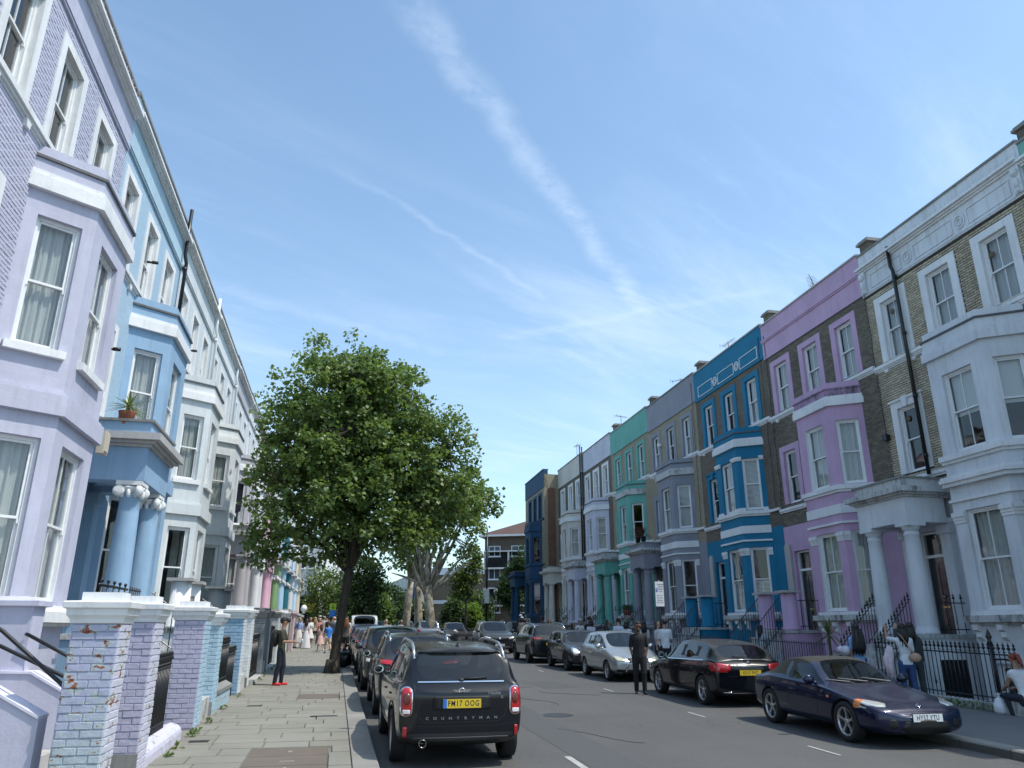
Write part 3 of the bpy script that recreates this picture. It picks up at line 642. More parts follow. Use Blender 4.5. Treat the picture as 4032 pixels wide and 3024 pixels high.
    if not g('bay_only'):
        for h in one_h: window(H, (h[0], -.11, h[2]), .84, 2.0, pick(g('st1')), g('bar1', 0), frame=fr)
    # string course
    lc = cream; mb = MB(); sb = g('sill_top', 9.66)
    mb.box(x0, W1, 0, .10, sb-.10, sb); mb.box(x0, W1, 0, .06, sb-.15, sb-.10); mb.box(x0, W1, 0, .02, sb-.20, sb-.15)
    for x in (Wd-.55, Wd-1.75): mb.side([(x-.09, sb-.18), (x+.09, sb-.18), (x+.06, sb-.3), (x-.06, sb-.3)], 0, .07)
    mb.build('string_course', [g('course', lc)], H)
    mb = MB(); zz = g('mid_course', 5.98); mb.box(c+JB+.02, W1, 0, .09, zz-.10, zz); mb.box(c+JB+.02, W1, 0, .05, zz-.16, zz-.10); mb.build('sill_course', [lc], H); mb = MB(); mb.box(x0, c-JB-.02, 0, .09, zz-.10, zz); mb.build('sill_course', [lc], H)
    # bay: plan polyline and three faces
    pol = [(c-JB, 0), (c-FB, D), (c+FB, D), (c+JB, 0)]; Bm = P_
    faces = []
    for (xa, ya), (xb, yb) in zip(pol[:-1], pol[1:]):
        d = math.hypot(xb-xa, yb-ya); dx, dy = (xb-xa)/d, (yb-ya)/d; faces.append((frame_map((xa, ya), (dx, dy), (-dy, dx)), d, (xa, ya), (dx, dy)))
    gw, gh, gzz = (.70, 1.12), 2.45, 2.12; fw1, fh1, fz1 = (.68, 1.02), g('h1', 2.12), g('z1', 6.06)
    bp = g('bay_plain', 1)
    mb = MB(); rv = MB(); wins = []
    for i, (F, d, o_, dd) in enumerate(faces):
        a = (gw[i == 1]); b = fw1[i == 1]; holes = [(d/2-a/2, d/2+a/2, gzz, gzz+gh), (d/2-b/2, d/2+b/2, fz1, fz1+fh1)]
        if i == 1: holes.append((d/2-.5, d/2+.5, -.6, .9))
        wall(mb, F, 0, d, -1.3, 9.5, holes, .16, 0, 1 if g('bay_reveal') else 0); wins.append((F, d, a, b, dd))
    mb.build('bay_wall', [Bm, M_white], H)
    for i, (F, d, a, b, dd) in enumerate(wins):
        ang = math.atan2(dd[1], dd[0]); p = F(d/2-a/2, -.12, gzz); window(H, p, a, gh, pick(g('stg')), 1 if i == 1 and g('barg', 1) else 0, rot=ang, frame=fr)
        p = F(d/2-b/2, -.12, fz1); window(H, p, b, fh1, pick(g('stb')), 1 if i == 1 else g('barc', 0), rot=ang, frame=fr)
        if i == 1: window(H, F(d/2-.5, -.12, -.6), 1.0, 1.5, 'none', 1, rot=ang, frame=fr)
    lay = lambda nm, lst, mt: (lambda m_: ([lay_faces(m_, pol, q, a, b) for a, b, q in lst], m_.build(nm, [mt], H)))(MB())
    bt = g('bay_top', 9.25); topc = g('topc', lc)
    lay('bay_parapet', [(9.02, bt, .03)], g('bparc', Bm)); lay('bay_coping', [(bt, bt+.05, .07)], g('blead', M_lead))
    lay('bay_cornice', [(8.68, 8.92, .10), (8.92, 9.02, .06)], topc)
    if not g('left_bay'):
        lay('bay_sill', [(5.88, 6.02, .12), (5.80, 5.88, .06)], g('sillc', lc))
        if g('band', 1): lay('bay_band', [(5.12, 5.42, .035)] if g('band', 1) == 1 else [(5.20, 5.30, .14), (5.30, 5.40, .20), (5.40, 5.46, .16)], g('bandc', lc))
        lay('bay_moulding', [(4.80, 4.87, .06)], g('mc', lc))
    else:
        lay('bay_band', [(4.95, 5.28, .10), (5.28, 5.34, .05)], g('bandc', Bm))
        for i, (F, d, a, b, dd) in enumerate(wins):
            m_ = MB(); fbox(m_, F, d/2-b/2-.1, d/2+b/2+.1, 0, .10, fz1-.13, fz1); m_.build('window_sill', [lc], H)
    lay('bay_base_sill', [(1.84, 2.0, .20), (1.78, 1.84, .10)], g('basec', M_stone if side == 'R' else lc)); lay('bay_skirt', [(2.0, 2.1, .03)], g('skirt', lc))
    if g('pil', 1):
        m_ = MB()
        for F, d, a, b, dd in wins:
            for q0, q1 in ((0, d/2-a/2), (d/2+a/2, d)): 
                fbox(m_, F, q0, q1-.002 if q0 == 0 else q1, 0, .045, 4.34, 4.42); fbox(m_, F, q0, q1, 0, .075, 4.42, 4.54); fbox(m_, F, q0, q1, 0, .025, 4.26, 4.34)
        m_.build('pilaster_capital', [g('capc', M_white)], H)
    if g('pil1'):
        m_ = MB()
        for F, d, a, b, dd in wins:
            for q0, q1 in ((0, d/2-b/2), (d/2+b/2, d)): fbox(m_, F, q0, q1, 0, .045, 8.08, 8.14); fbox(m_, F, q0, q1, 0, .075, 8.14, 8.24)
            for q0, q1 in ((0, d/2-b/2), (d/2+b/2, d)): fbox(m_, F, q0, q1, 0, .05, 6.02, 6.14)
        m_.build('pilaster_capital', [M_white], H)
    if side == 'R':
        for xq in (c-.75, c, c+.75):
            m_ = MB(); m_.side([(D, 1.78), (D+.19, 1.78), (D+.17, 1.66), (D+.08, 1.62), (D+.1, 1.5), (D+.02, 1.42), (D, 1.42)], xq-.08, xq+.08, ax='x'); m_.build('corbel', [g('corbc', M_white)], H)
    # door and its surround
    m_ = MB(); dw = .98; m_.box(dc-dw/2, dc+dw/2, -.24, -.20, 1.55, 3.62)
    for px in (-.22, .22):
        for za, zb in ((1.75, 2.35), (2.5, 3.45)): m_.box(dc+px-.15, dc+px+.15, -.20, -.185, za, zb)
    dr = m_.build('front_door', [g('door', M_door)], H); m_ = MB(); m_.ball((dc+.0, -.16, 2.55), .035, 0, 8, 6); m_.box(dc-.12, dc+.12, -.185, -.175, 2.25, 2.29); m_.build('door_handle', [plain('brass', (.6, .45, .2), .25, 1.0)], dr)
    m_ = MB(); m_.box(dc-.5, dc-.44, -.25, -.14, 1.55, 4.34); m_.box(dc+.44, dc+.5, -.25, -.14, 1.55, 4.34); m_.box(dc-.44, dc+.44, -.25, -.14, 3.62, 3.70); m_.box(dc-.44, dc+.44, -.25, -.14, 4.28, 4.34)
    df = m_.build('door_frame', [M_sash], H); m_ = MB(); m_.add([(dc-.44, -.2, 3.7), (dc+.44, -.2, 3.7), (dc+.44, -.2, 4.28), (dc-.44, -.2, 4.28)], [(0, 1, 2, 3)]); m_.build('fanlight', [M_dglass], df)
    # porch, landing and steps
    pp = g('porchp', P_); pw = 1.03; py = 1.2; colx = (dc-.78, dc+.78); cm = g('colc', P_); ic = g('ionic', False)
    pd = .9 if g('nosteps') else 0
    m_ = MB(); m_.box(dc-pw, dc+pw, .004, 1.52-pd, -1.3, 1.45); m_.build('porch_base', [P_], H)
    m_ = MB(); m_.box(dc-pw-.04, dc+pw+.04, .004, 1.56-pd, 1.45, 1.55); m_.build('porch_floor', [g('floorc', M_stone)], H)
    kind = g('porch', 'full'); capm = g('capm', cm)
    if kind == 'full':
        me = column_mesh((s0, 'c', side), .235, .19, 1.55, 4.46, cm, capm, ic)
        for x in colx: put('column', me, H, (x, py, 0))
        for x in colx:
            m_ = MB(); m_.box(x-.19, x+.19, .004, .16, 1.55, 4.2); m_.box(x-.24, x+.24, .004, .22, 4.2, 4.45); m_.build('pilaster', [cm], H)
        m_ = MB(); m_.box(dc-pw, dc+pw, 0.22, 1.46, 4.6, 5.14); m_.box(dc-pw, dc-pw+.42, .004, 1.46, 4.46, 4.6); m_.box(dc+pw-.42, dc+pw, .004, 1.46, 4.46, 4.6); m_.box(dc-pw+.42, dc+pw-.42, 1.04, 1.46, 4.46, 4.6); m_.build('entablature', [pp], H)
        cc = g('pcorn', M_stone); m_ = MB()
        for a, b, q in ((5.14, 5.2, .06), (5.2, 5.26, .14), (5.26, 5.4, .24)): m_.box(dc-pw-q, dc+pw+q, .004, 1.46+q, a, b)
        m_.build('porch_cornice', [cc], H); m_ = MB(); m_.box(dc-pw-.02, dc+pw+.02, .006, 1.46, 5.4, 5.66); m_.build('porch_parapet', [g('pparc', cc)], H)
        m_ = MB(); m_.box(dc-pw-.07, dc+pw+.07, .006, 1.51, 5.66, 5.71); m_.build('porch_coping', [g('pcope', M_cope)], H)
    elif kind == 'stub':
        m_ = MB(); m_.lathe([(.33, 1.55), (.33, 1.62), (.27, 1.64), (.26, 2.78)], 0, 0, 24); m_.box(-.34, .34, -.34, .34, 2.78, 2.86, 1); me = m_.mesh('column', [cm, M_lcope])
        for x in colx: put('column_stub', me, H, (x, py, 0))
        m_ = MB(); m_.side([(dc+.62, 2.9), (dc+.98, 2.9), (dc+.98, 4.55), (dc+.86, 4.7), (dc+.62, 4.6)], .004, .10); m_.build('broken_pilaster', [M_lcope], H)
    if not g('nosteps'):
     m_ = MB(); ns = 7; rise = (1.5-.12)/ns; sd_ = .2 if side == 'L' else .235
     for i in range(ns): m_.box(dc-.66, dc+.66, 1.57+i*sd_, 1.57+(i+1)*sd_, -.2 if side == 'L' else -1.2, 1.5-(i+1)*rise+rise)
     m_.build('front_steps', [g('stepc', M_stone)], H)
    # chimney and party upstand
    ch = g('chim', 1)
    if ch:
        m_ = MB(); m_.box(-.22, .22, -1.1, -.30, 12.8, top+.42); cmn = m_.build('chimney', [g('chimm', BR_['dark'])], H); m_ = MB(); m_.box(-.30, .30, -1.2, -.22, top+.42, top+.50); m_.box(-.26, .26, -1.15, -.26, top+.5, top+.56); m_.build('chimney_cap', [M_cope], cmn)
    if g('fwd'):
        m_ = MB(); m_.box(-.03, .0, -.95, -.30, -1, 12.1); m_.build('red_brick_quoin', [brickmat('red_brick', (.24, .11, .07), (.30, .15, .09), (.2, .17, .14))], H)
    if g('pipe'):
        x = g('pipe'); m_ = MB(); m_.tube([(x, .12, 13.25+g('pipe_up', 0)), (x, .12, 12.55), (x-.12, .16, 12.35), (x-.12, .14, g('pipe_to', 5.8))], .055, 8)
        for z in (12.1, 10.2, 8.2, 6.4): m_.tube([(x-.12, .14, z), (x-.12, .14, z+.1)], .072, 8)
        m_.build('downpipe', [g('pipem', M_iron)], H)
    if g('bricks'):
        holes = top_h+one_h; H2 = [(h[0]-sw, h[1]+sw, h[2], h[3]+sw*.85) for h in holes]
        H2 += [(c-JB-.02, c+JB+.02, 5, 9.47)]
        if kind == 'full': H2 += [(dc-pw-.02, dc+pw+.02, 4.4, 5.71)]
        H2 += [(0, Wd, sb-.2, sb), (0, Wd, zz-.16, zz)]
        lst = bricks_on(Fw, x0, W1, tz+.02, 12.12, H2)
        nearf = (lambda q: q[0]) if side == 'R' else (lambda q: -q[0])
        lay_bricks(H, Fw, lst, g('brickgeo', BR_['geo_'+brick]), lambda q: nearf(q)*.8+abs(q[2]-9)*.3, 285, g('proud', .012))
    return H
BR_ = {
 'yellow': brickmat('yellow_stock_brick', (.50, .44, .31), (.40, .34, .24), (.12, .10, .08)),
 'dark': brickmat('sooty_brick', (.17, .145, .11), (.25, .21, .155), (.16, .14, .115)),
 'mort_y': plain('dark_mortar', (.055, .048, .04), .95, nz=.3), 'mort_d': plain('sooty_mortar', (.13, .115, .095), .95, nz=.3),
 'geo_mort_y': brickmat('yellow_stock_bricks', (.46, .39, .27), (.60, .53, .39), None, True),
 'geo_mort_d': brickmat('sooty_bricks', (.15, .13, .10), (.27, .235, .175), None, True),
}
lav = (.52, .525, .635); lblue = (.41, .56, .68); skyb = (.40, .58, .74)
BR_['lav'] = paintbrick('lavender_painted_wall', lav); BR_['geo_lav'] = BR_['lav']
BR_['lblue'] = paintbrick('blue_painted_wall', lblue, geo=False)
BR_['whiteb'] = paintbrick('white_painted_wall', (.66, .71, .73), geo=False)
PW = paint('white_house_paint', (.68, .71, .74), .45)
green = (.15, .42, .36)
# right-hand terrace, nearest first
RH = [
 (7.05, 6.5, 'pale green painted terraced house at the right edge, roof corner only in view', (.20, .42, .36), 'mort_y', M_white, dict(cname='dull_green', corn=M_white, frieze='cornice', detail=1, sill_top=9.66)),
 (13.55, 6.55, 'white painted house with yellow brick upper floors and roundels on its frieze', (.68, .71, .74), 'mort_y', M_white, dict(cname='cool_white', dirt=.32, bricks=1, frieze='roundels', pcol=PW, key=1, band=2, spikes=1, pipe=5.0, pipe_to=5.9, styles=('curtain', 'curtain', 'curtain'), stb='half', stg='curtain', st1='none', porch='full', pil=1, bay_reveal=0, chim=1, topc=PW, basec=M_stone)),
 (20.1, 6.5, 'lilac pink house with dark brick upper floors and pink stub columns', (.56, .38, .54), 'mort_d', paint('lilac', (.56, .38, .54), .2), dict(cname='lilac_pink', dirt=.22, bricks=1, frieze='moulding', porch='stub', styles=('blind', 'blind', 'blind'), stb='curtain', stg='drape', st1='none', bay_reveal=1, cope=M_lcope, brickgeo=None, bparc=stained('pink_stained', (.40, .27, .41)), blead=stained('pink_stained', (.40, .27, .41)))),
 (26.6, 6.7, 'strong blue house with white outlined frieze and blue stub columns', (.014, .185, .32), 'dark', paint('strong_blue', (.014, .185, .32), .15), dict(cname='strong_blue', dirt=.15, frieze='outline', porch='stub', pil1=1, styles=('curtain', 'none', 'none'), stb='blind', stg='shutter', st1='none', cope=M_lcope, key=1)),
 (33.3, 6.5, 'mauve grey house with yellow brick upper floors and grey columns', (.27, .28, .325), 'yellow', paint('mauve_grey', (.27, .28, .325), .2), dict(cname='mauve_grey', frieze='plain', topc=M_stone, stb='blind', styles=('drape', 'none', 'drape'), pparc=paint('mauve_grey', (.27, .28, .325), .2))),
 (39.8, 6.7, 'turquoise green house with green columns and flat green parapet', green, 'yellow', paint('turquoise', green, .2), dict(cname='turquoise', frieze='plain', topc=M_stone, cope=M_lcope)),
 (46.5, 6.5, 'pale lavender house with brick top floor and lavender columns', (.58, .59, .68), 'dark', M_white, dict(cname='pale_lavender', frieze='plain', pipe=6.3, pipe_up=.9, pipe_to=1.6)),
 (53.0, 7.2, 'cream white house with cream columns beside the dark blue one', (.62, .60, .54), 'dark', M_white, dict(cname='cream', frieze='plain', doorc=6.1, wx=(1.4, 3.5, 5.8), pipe=.35, pipe_up=1.0, pipe_to=1.6, pcorn=paint('cream', (.62, .60, .54), .2), chim=0)),
 (60.2, 7.2, 'navy blue end house standing forward with a brick side wall', (.025, .075, .15), 'yellow', paint('navy', (.025, .075, .15), .12), dict(cname='navy', frieze='plain', fwd=1.25, ledge=paint('navy', (.025, .075, .15), .12), topc=paint('navy', (.025, .075, .15), .12), capc=paint('navy', (.025, .075, .15), .12), pcorn=paint('navy', (.025, .075, .15), .12), frames=plain('navy_sash', (.02, .06, .12), .4), doorc=6.1, wx=(1.4, 3.3, 5.2), cope=paint('navy', (.025, .075, .15), .12), basec=paint('navy', (.025, .075, .15), .12), chim=0)),
]
rh = [house('R', a[0], a[1], a[2], a[3], a[4], a[5], {k: v for k, v in a[6].items() if v is not None}) for a in RH]
# left-hand terrace; the door end of each house is the nearer one, so s0 is its near end
def L_(s0, Wd, label, col, brick, su, **o):
    o.setdefault('left_bay', 1); o.setdefault('pil', 0); return house('L', s0, Wd, label, col, brick, su, o)
lg = (.62, .66, .67); cw = (.70, .73, .74)
L_(3.3, 6.45, 'lavender house at the left edge, nearest, with its entrance steps', lav, 'lav', M_white, cname='lavender_paint', bricks=1, frieze='cornice', surr=.2, detail=1, doorc=5.5, pcorn=M_lcope, nosteps=1, porch='none', wx=(1.45, 3.45, 5.4))
L_(9.8, 6.4, 'lavender house with tall canted bay and net curtains, left foreground', lav, 'lav', M_white, cname='lavender_paint', bricks=1, frieze='cornice', surr=.2, spikes=1, stb='curtain', stg='curtain', styles=('none', 'none', 'none'), porch='none', z1=6.0, doorc=5.45, nosteps=1, bandc=paint('paint_lavender_paint', lav, .2), chim=1, wx=(1.35, 3.4, 5.4), h1=2.25)
L_(16.2, 6.4, 'light blue house with ornate scroll-topped columns under its porch roof', (.29, .44, .60), 'lblue', M_white, cname='denim_blue', frieze='cornice', pcol=paint('aqua_blue', (.42, .57, .66), .2), ionic=True, capm=M_white, surr=.2, stb='curtain', stg='none', pcorn=M_lcope, pparc=paint('paint_denim_blue', (.29, .44, .60), .2), pipe=.25, pipe_up=.9, pipe_to=8.9, wx=(1.35, 3.4, 5.55))
L_(22.6, 6.4, 'white house after the blue one, with short cut-off porch columns', lg, 'whiteb', M_white, cname='left_white', frieze='cornice', surr=.2, porch='stub', colc=M_white, stb='curtain', stg='none', pipe=.25, pipe_up=.6, pipem=M_white)
L_(29.0, 6.4, 'second white house with grey stub columns by its door', cw, 'whiteb', M_white, cname='left_white2', frieze='cornice', surr=.2, porch='stub', colc=paint('grey_stub', (.30, .32, .33), .2), stb='curtain', pipe=.3, pipem=M_white)
L_(35.4, 6.4, 'grey lilac house with plain grey columns on the left', (.47, .45, .48), 'whiteb', M_white, cname='grey_lilac', frieze='cornice', surr=.2, pcorn=M_lcope)
L_(41.8, 6.3, 'white house with white scroll-topped porch columns on the left', (.72, .73, .74), 'whiteb', M_white, cname='left_white3', frieze='cornice', surr=.2, ionic=True, pcorn=M_white)
L_(48.1, 6.0, 'pale pink house with pink porch columns', (.72, .45, .54), 'whiteb', M_white, cname='pale_pink', frieze='cornice', surr=.2, detail=1, dirt=.1, pcorn=paint('paint_pale_pink', (.72, .45, .54), .1), pparc=paint('paint_pale_pink', (.72, .45, .54), .1))
L_(54.1, 5.8, 'sage green house with green porch columns and white capitals', (.22, .36, .17), 'whiteb', M_white, cname='sage_green', frieze='cornice', surr=.2, ionic=True, capm=M_white, detail=1, pcorn=M_white, doorc=4.9, wx=(1.2, 3.0, 4.8), bay=2.2)
L_(59.9, 6.0, 'sky blue house with blue porch columns behind the green ones', skyb, 'whiteb', M_white, cname='sky_blue', frieze='cornice', surr=.2, ionic=True, capm=M_white, detail=1, pcorn=M_white)
L_(65.9, 6.0, 'dark teal house with teal porch columns', (.02, .16, .19), 'whiteb', M_white, cname='dark_teal', frieze='cornice', surr=.2, ionic=True, capm=M_white, detail=1, pcorn=M_white)
L_(71.9, 6.4, 'white fronted house beyond the dark teal one', (.72, .73, .73), 'whiteb', M_white, cname='left_white4', frieze='cornice', surr=.2, detail=1, pcorn=M_white, ionic=True)
L_(78.3, 7.0, 'pale sky blue house near the far end of the left terrace', (.48, .66, .80), 'whiteb', M_white, cname='pale_sky', frieze='cornice', surr=.2, detail=1, pcorn=M_white, capm=M_white, ionic=True)
L_(85.3, 7.0, 'cream stone house ending the left terrace', (.66, .58, .46), 'whiteb', M_white, cname='cream_stone', frieze='cornice', surr=.2, detail=1, pcorn=paint('paint_cream_stone', (.66, .58, .46), .2))
# ------------------------------------------------------------------ left: gate piers, walls and railings
P_lav = paint('paint_lavender_paint', lav, .2); B_lav = paintbrick('lavender_painted_brick', (.45, .44, .56)); B_peel = paintbrick('peeling_lavender_brick', (.42, .44, .57), .03, base2=(.42, .49, .53))
B_lb = paintbrick('light_blue_painted_brick', (.40, .56, .66)); B_wh = paintbrick('white_painted_brick', (.66, .69, .70)); B_gr = paintbrick('grey_painted_brick', (.22, .24, .25)); B_sky = paintbrick('sky_blue_painted_brick', (.29, .44, .58))
def sqprof(mb, cx, cy, hx, hy, prof, m=0):
    vs = []; fs = []
    for o, z in prof: vs += [(cx-hx-o, cy-hy-o, z), (cx+hx+o, cy-hy-o, z), (cx+hx+o, cy+hy+o, z), (cx-hx-o, cy+hy+o, z)]
    for i in range(len(prof)-1):
        for j in range(4): fs.append((i*4+j, i*4+(j+1) % 4, (i+1)*4+(j+1) % 4, (i+1)*4+j))
    k = (len(prof)-1)*4; fs += [(3, 2, 1, 0), (k, k+1, k+2, k+3)]; mb.add(vs, fs, m)
def pier(y0, y1, x0, front, sidem, label, h=1.85, cap=None, x1=-2.2, foot=None):
    z = gz((y0+y1)/2); cx, cy = (x0+x1)/2, (y0+y1)/2
    o = empty('gate_pier', (cx, cy, z), 0, label, 'gate pier', 'gate piers along the left pavement'); hx, hy = (x1-x0)/2, (y1-y0)/2
    mb = MB(); mb.box(-hx+.008, hx-.008, -hy+.008, hy-.008, -.2, h); mb.build('core', [front], o)
    F1 = frame_map((hx-.008, -hy+.008), (-1, 0), (0, -1)); lst = bricks_on(F1, 0, 2*hx-.016, .12, h, [], z_ref=h, bh=.078, g=.009); lay_bricks(o, F1, lst, front, lambda q: -q[2], 140)
    F2 = frame_map((hx-.008, hy-.008), (0, -1), (1, 0)); lst = bricks_on(F2, 0, 2*hy-.016, .12, h, [], z_ref=h, bh=.078, g=.009); lay_bricks(o, F2, lst, sidem, lambda q: -q[2], 140)
    if foot: mb = MB(); mb.box(-hx-.012, hx+.004, -hy-.012, -hy+.004, .1, .36); mb.build('footing', [foot], o)
    mb = MB(); sqprof(mb, 0, 0, hx, hy, [(-.02, h), (.012, h+.012), (.02, h+.05), (.035, h+.075), (.05, h+.09), (.055, h+.15), (.085, h+.165), (.09, h+.22), (.075, h+.232), (-.045, h+.24), (-.045, h+.325)]); mb.build('cap', [cap or M_white], o)
    return o
pier(8.98, 9.42, -2.68, B_peel, paintbrick('sunlit_peeling_brick', (.58, .57, .66), .02), 'tall brick gate pier nearest the camera with flaking lilac paint over red brick')  # pavement face uses a lighter copy of the paint, sunlight put into its colour
pier(10.6, 11.1, -2.66, B_lav, paintbrick('sunlit_lavender_brick', (.58, .57, .67), .012), 'lavender painted brick pier directly behind the flaking one', foot=M_cope)  # side towards the sun is coloured paler than the front to look lit
pier(14.5, 15.08, -2.72, B_lav, B_lb, 'lavender pier whose pavement side is painted pale blue')
pier(16.35, 16.85, -2.66, B_lb, B_lb, 'light blue brick pier beside the low blue wall', foot=M_cope, h=1.74)
pier(20.4, 20.95, -2.72, B_sky, B_wh, 'sky blue brick pier with a white edge on its pavement side')
pier(22.35, 22.85, -2.66, B_wh, B_wh, 'narrow white brick pier behind the sky blue one', foot=M_cope)
pier(26.3, 26.9, -2.72, B_gr, B_gr, 'dark grey painted pier behind the walking man', cap=M_cope)
pier(28.3, 28.8, -2.66, B_gr, B_wh, 'second grey painted pier, farther than the walking man', cap=M_cope)
pier(32.4, 33.0, -2.72, B_wh, B_wh, 'white brick pier past the grey ones', cap=M_lcope)
pier(34.3, 34.8, -2.66, B_wh, B_wh, 'white pier farther along with an overhanging cap')
pier(38.2, 38.8, -2.7, B_wh, B_wh, 'white garden pier just before the pink capped one')
pier(44.0, 44.6, -2.7, paintbrick('pink_painted_brick', (.72, .42, .52)), B_wh, 'pink capped garden pier far along the left pavement', cap=paint('paint_pale_pink', (.72, .45, .54), .1))
# garden wall with urn finial further up
o = empty('garden_wall', (-2.5, 50, gz(50)), 0, 'brown brick garden wall with pale posts near the far group of people', 'wall'); mb = MB(); mb.box(-.12, .12, -9, 9, -.2, 1.5); mb.build('wall', [BR_['dark']], o)
for i in range(8): mb = MB(); mb.box(-.16, .18, -8.8+i*2.45, -8.6+i*2.45, -.2, 1.95); mb.build('post', [M_lcope], o)
mb = MB(); mb.box(-.2, .22, -9, 9, 1.95, 2.1); mb.build('coping', [M_lcope], o)
o = empty('stone_urn', (-2.3, 58, gz(58)+2.08), 0, 'white carved egg shaped finial on the garden wall', 'finial'); mb = MB(); mb.lathe([(.08, 0), (.13, .03), (.07, .08), (.19, .2), (.23, .32), (.2, .45), (.11, .55), (.03, .6)], 0, 0, 16); mb.build('egg', [M_white], o)
# flank walls of the lavender house's steps
def flank(label, x_in, y0, y1, prof, capm=None):
    yc = (y0+y1)/2; o = empty('stair_wall', (0, yc, gz(yc)), 0, label, 'wall'); mb = MB(); mb.side(prof, y0-yc, y1-yc); mb.build('wall', [P_lav], o)
    mb = MB()
    for (xa, za), (xb, zb) in zip(prof[2:-1], prof[3:]):
        mb.add([(xa, y0-yc-.02, za+.001), (xb, y0-yc-.02, zb+.001), (xb, y1-yc+.02, zb+.001), (xa, y1-yc+.02, za+.001), (xa, y0-yc-.02, za+.03), (xb, y0-yc-.02, zb+.03), (xb, y1-yc+.02, zb+.03), (xa, y1-yc+.02, za+.03)], [(0,3,2,1),(4,5,6,7),(0,1,5,4),(1,2,6,5),(2,3,7,6),(3,0,4,7)])
    mb.build('coping', [paint('pale_lavender_edge', (.70, .69, .80), .2)], o); return o
flank('lavender stair wall with sloping top in the bottom left corner', -4, 9.12, 9.38, [(-3.9, -.3), (-2.87, -.3), (-2.87, .93), (-3.32, 1.18), (-3.9, 1.5)])
flank('second lavender stair wall behind, ending at the flaking pier', -4, 10.7, 10.95, [(-3.9, -.3), (-2.8, -.3), (-2.8, .85), (-3.22, 1.08), (-3.54, 1.26), (-3.9, 1.27)])
o = empty('porch_pier', (-3.98, 10.95, gz(10.8)), 0, 'square lavender porch pier with a shallow pyramid cap', 'pier'); mb = MB(); mb.box(-.32, .32, -.2, .2, -.3, 2.04); mb.build('shaft', [P_lav], o)
mb = MB(); sqprof(mb, 0, 0, .32, .2, [(.01, 2.04), (.06, 2.05), (.06, 2.11), (-.16, 2.17)]); mb.build('cap', [P_lav], o)
for lb, pts in (('black tube handrail on the nearer lavender stair wall', [(-4.0, 9.25, 2.3), (-3.39, 9.2, 1.94), (-2.68, 9.15, 1.38), (-2.6, 9.15, 1.33)]), ('second black tube handrail crossing the first', [(-3.95, 9.9, 1.86), (-3.64, 9.9, 1.78), (-2.91, 9.9, 1.44), (-2.75, 9.9, 1.36)]), ('short black handrail fixed to the lavender porch pier', [(-3.68, 10.72, 1.9), (-3.66, 10.69, 1.9), (-3.2, 10.69, 1.66), (-2.8, 10.69, 1.45)])):
    mb = MB(); p0 = Vector(pts[0]); mb.tube([Vector(p)-p0 for p in pts], .021, 10); o = mb.build('handrail', [M_iron], None, p0); tag(o, lb, 'handrail', 'handrails of the lavender steps')
# rounded lavender kerb and the railings between piers
y0, y1 = 11.1, 13.6; o = empty('rounded_kerb', (-2.38, y0, gz(y0)), 0, 'low lavender kerb with a rounded top under the black railing', 'kerb'); mb = MB()
prof = [(-.17, -.2), (.17, -.2), (.17, .22)]+[(.17*math.cos(a), .22+.14*math.sin(a)) for a in (0.4, .9, 1.57, 2.2, 2.7)]+[(-.17, .22)]
n = len(prof); L1 = y1-y0; mb.add([(x, 0, z) for x, z in prof]+[(x, L1-.12, z+SL*L1) for x, z in prof]+[(x*.6, L1, z*.85+SL*L1) for x, z in prof], [(i, i+n, (i+1) % n+n, (i+1) % n) for i in range(n)]+[(i+n, i+2*n, (i+1) % n+2*n, (i+1) % n+n) for i in range(n)]+[tuple(range(2*n, 3*n)), tuple(range(n-1, -1, -1))], 0, False); mb.build('kerb', [paintbrick('lavender_render', (.62, .60, .72), .01)], o)
G1 = 'black iron railings and gates on the left'
railing([(-2.38, 11.2, gz(11.2)+.36), (-2.38, 12.9, gz(12.9)+.36)], 1.08, .095, True, label='black iron railing with close finials between the lavender piers', group=G1)
railing([(-2.9, 12.9, gz(12.9)+.2), (-2.9, 14.5, gz(14.5)+.2)], 1.0, .12, False, label='plain black rail at the back of the lavender forecourt', group=G1)
o = empty('low_wall', (-2.33, 16.85, gz(16.85)), 0, 'low light blue brick wall with dark stone coping', 'wall'); mb = MB(); mb.add([(-.12, 0, -.2), (.12, 0, -.2), (.12, 2.2, -.1), (-.12, 2.2, -.1), (-.12, 0, .42), (.12, 0, .42), (.12, 2.2, .46), (-.12, 2.2, .46)], [(0,3,2,1),(4,5,6,7),(0,1,5,4),(1,2,6,5),(2,3,7,6),(3,0,4,7)]); mb.build('wall', [paintbrick('blue_wall_brick', (.40, .56, .66), .01, geo=False)], o)
mb = MB(); mb.side([(-.15, .45), (.15, .45), (.15, .52), (0, .60), (-.15, .52)], .01, 2.2); mb.build('coping', [M_cope], o)
railing([(-2.33, 16.9, gz(17)+.55), (-2.33, 19.0, gz(19)+.55)], .95, .12, True, label='black railing standing on the low blue wall', group=G1)
railing([(-2.33, 19.05, gz(19)+.12), (-2.33, 20.3, gz(20)+.12)], 1.15, .12, True, label='black iron gate between the blue wall and sky blue pier', group=G1, name='iron_gate', cat='gate')
def stepstone(y0, y1, label):
    mb = MB(); mb.box(-.22, .25, 0, y1-y0, -.1, .24); o = mb.build('door_step', [M_lcope], None, (-2.35, y0, gz(y0))); tag(o, label, 'step')
stepstone(22.9, 26.2, 'pale stone step under the black gate before the grey pier'); stepstone(28.85, 32.3, 'pale stone step after the grey piers')
railing([(-2.33, 23.0, gz(23)+.22), (-2.33, 26.2, gz(26)+.22)], 1.2, .12, True, label='black gate in front of the white house', group=G1, name='iron_gate', cat='gate')
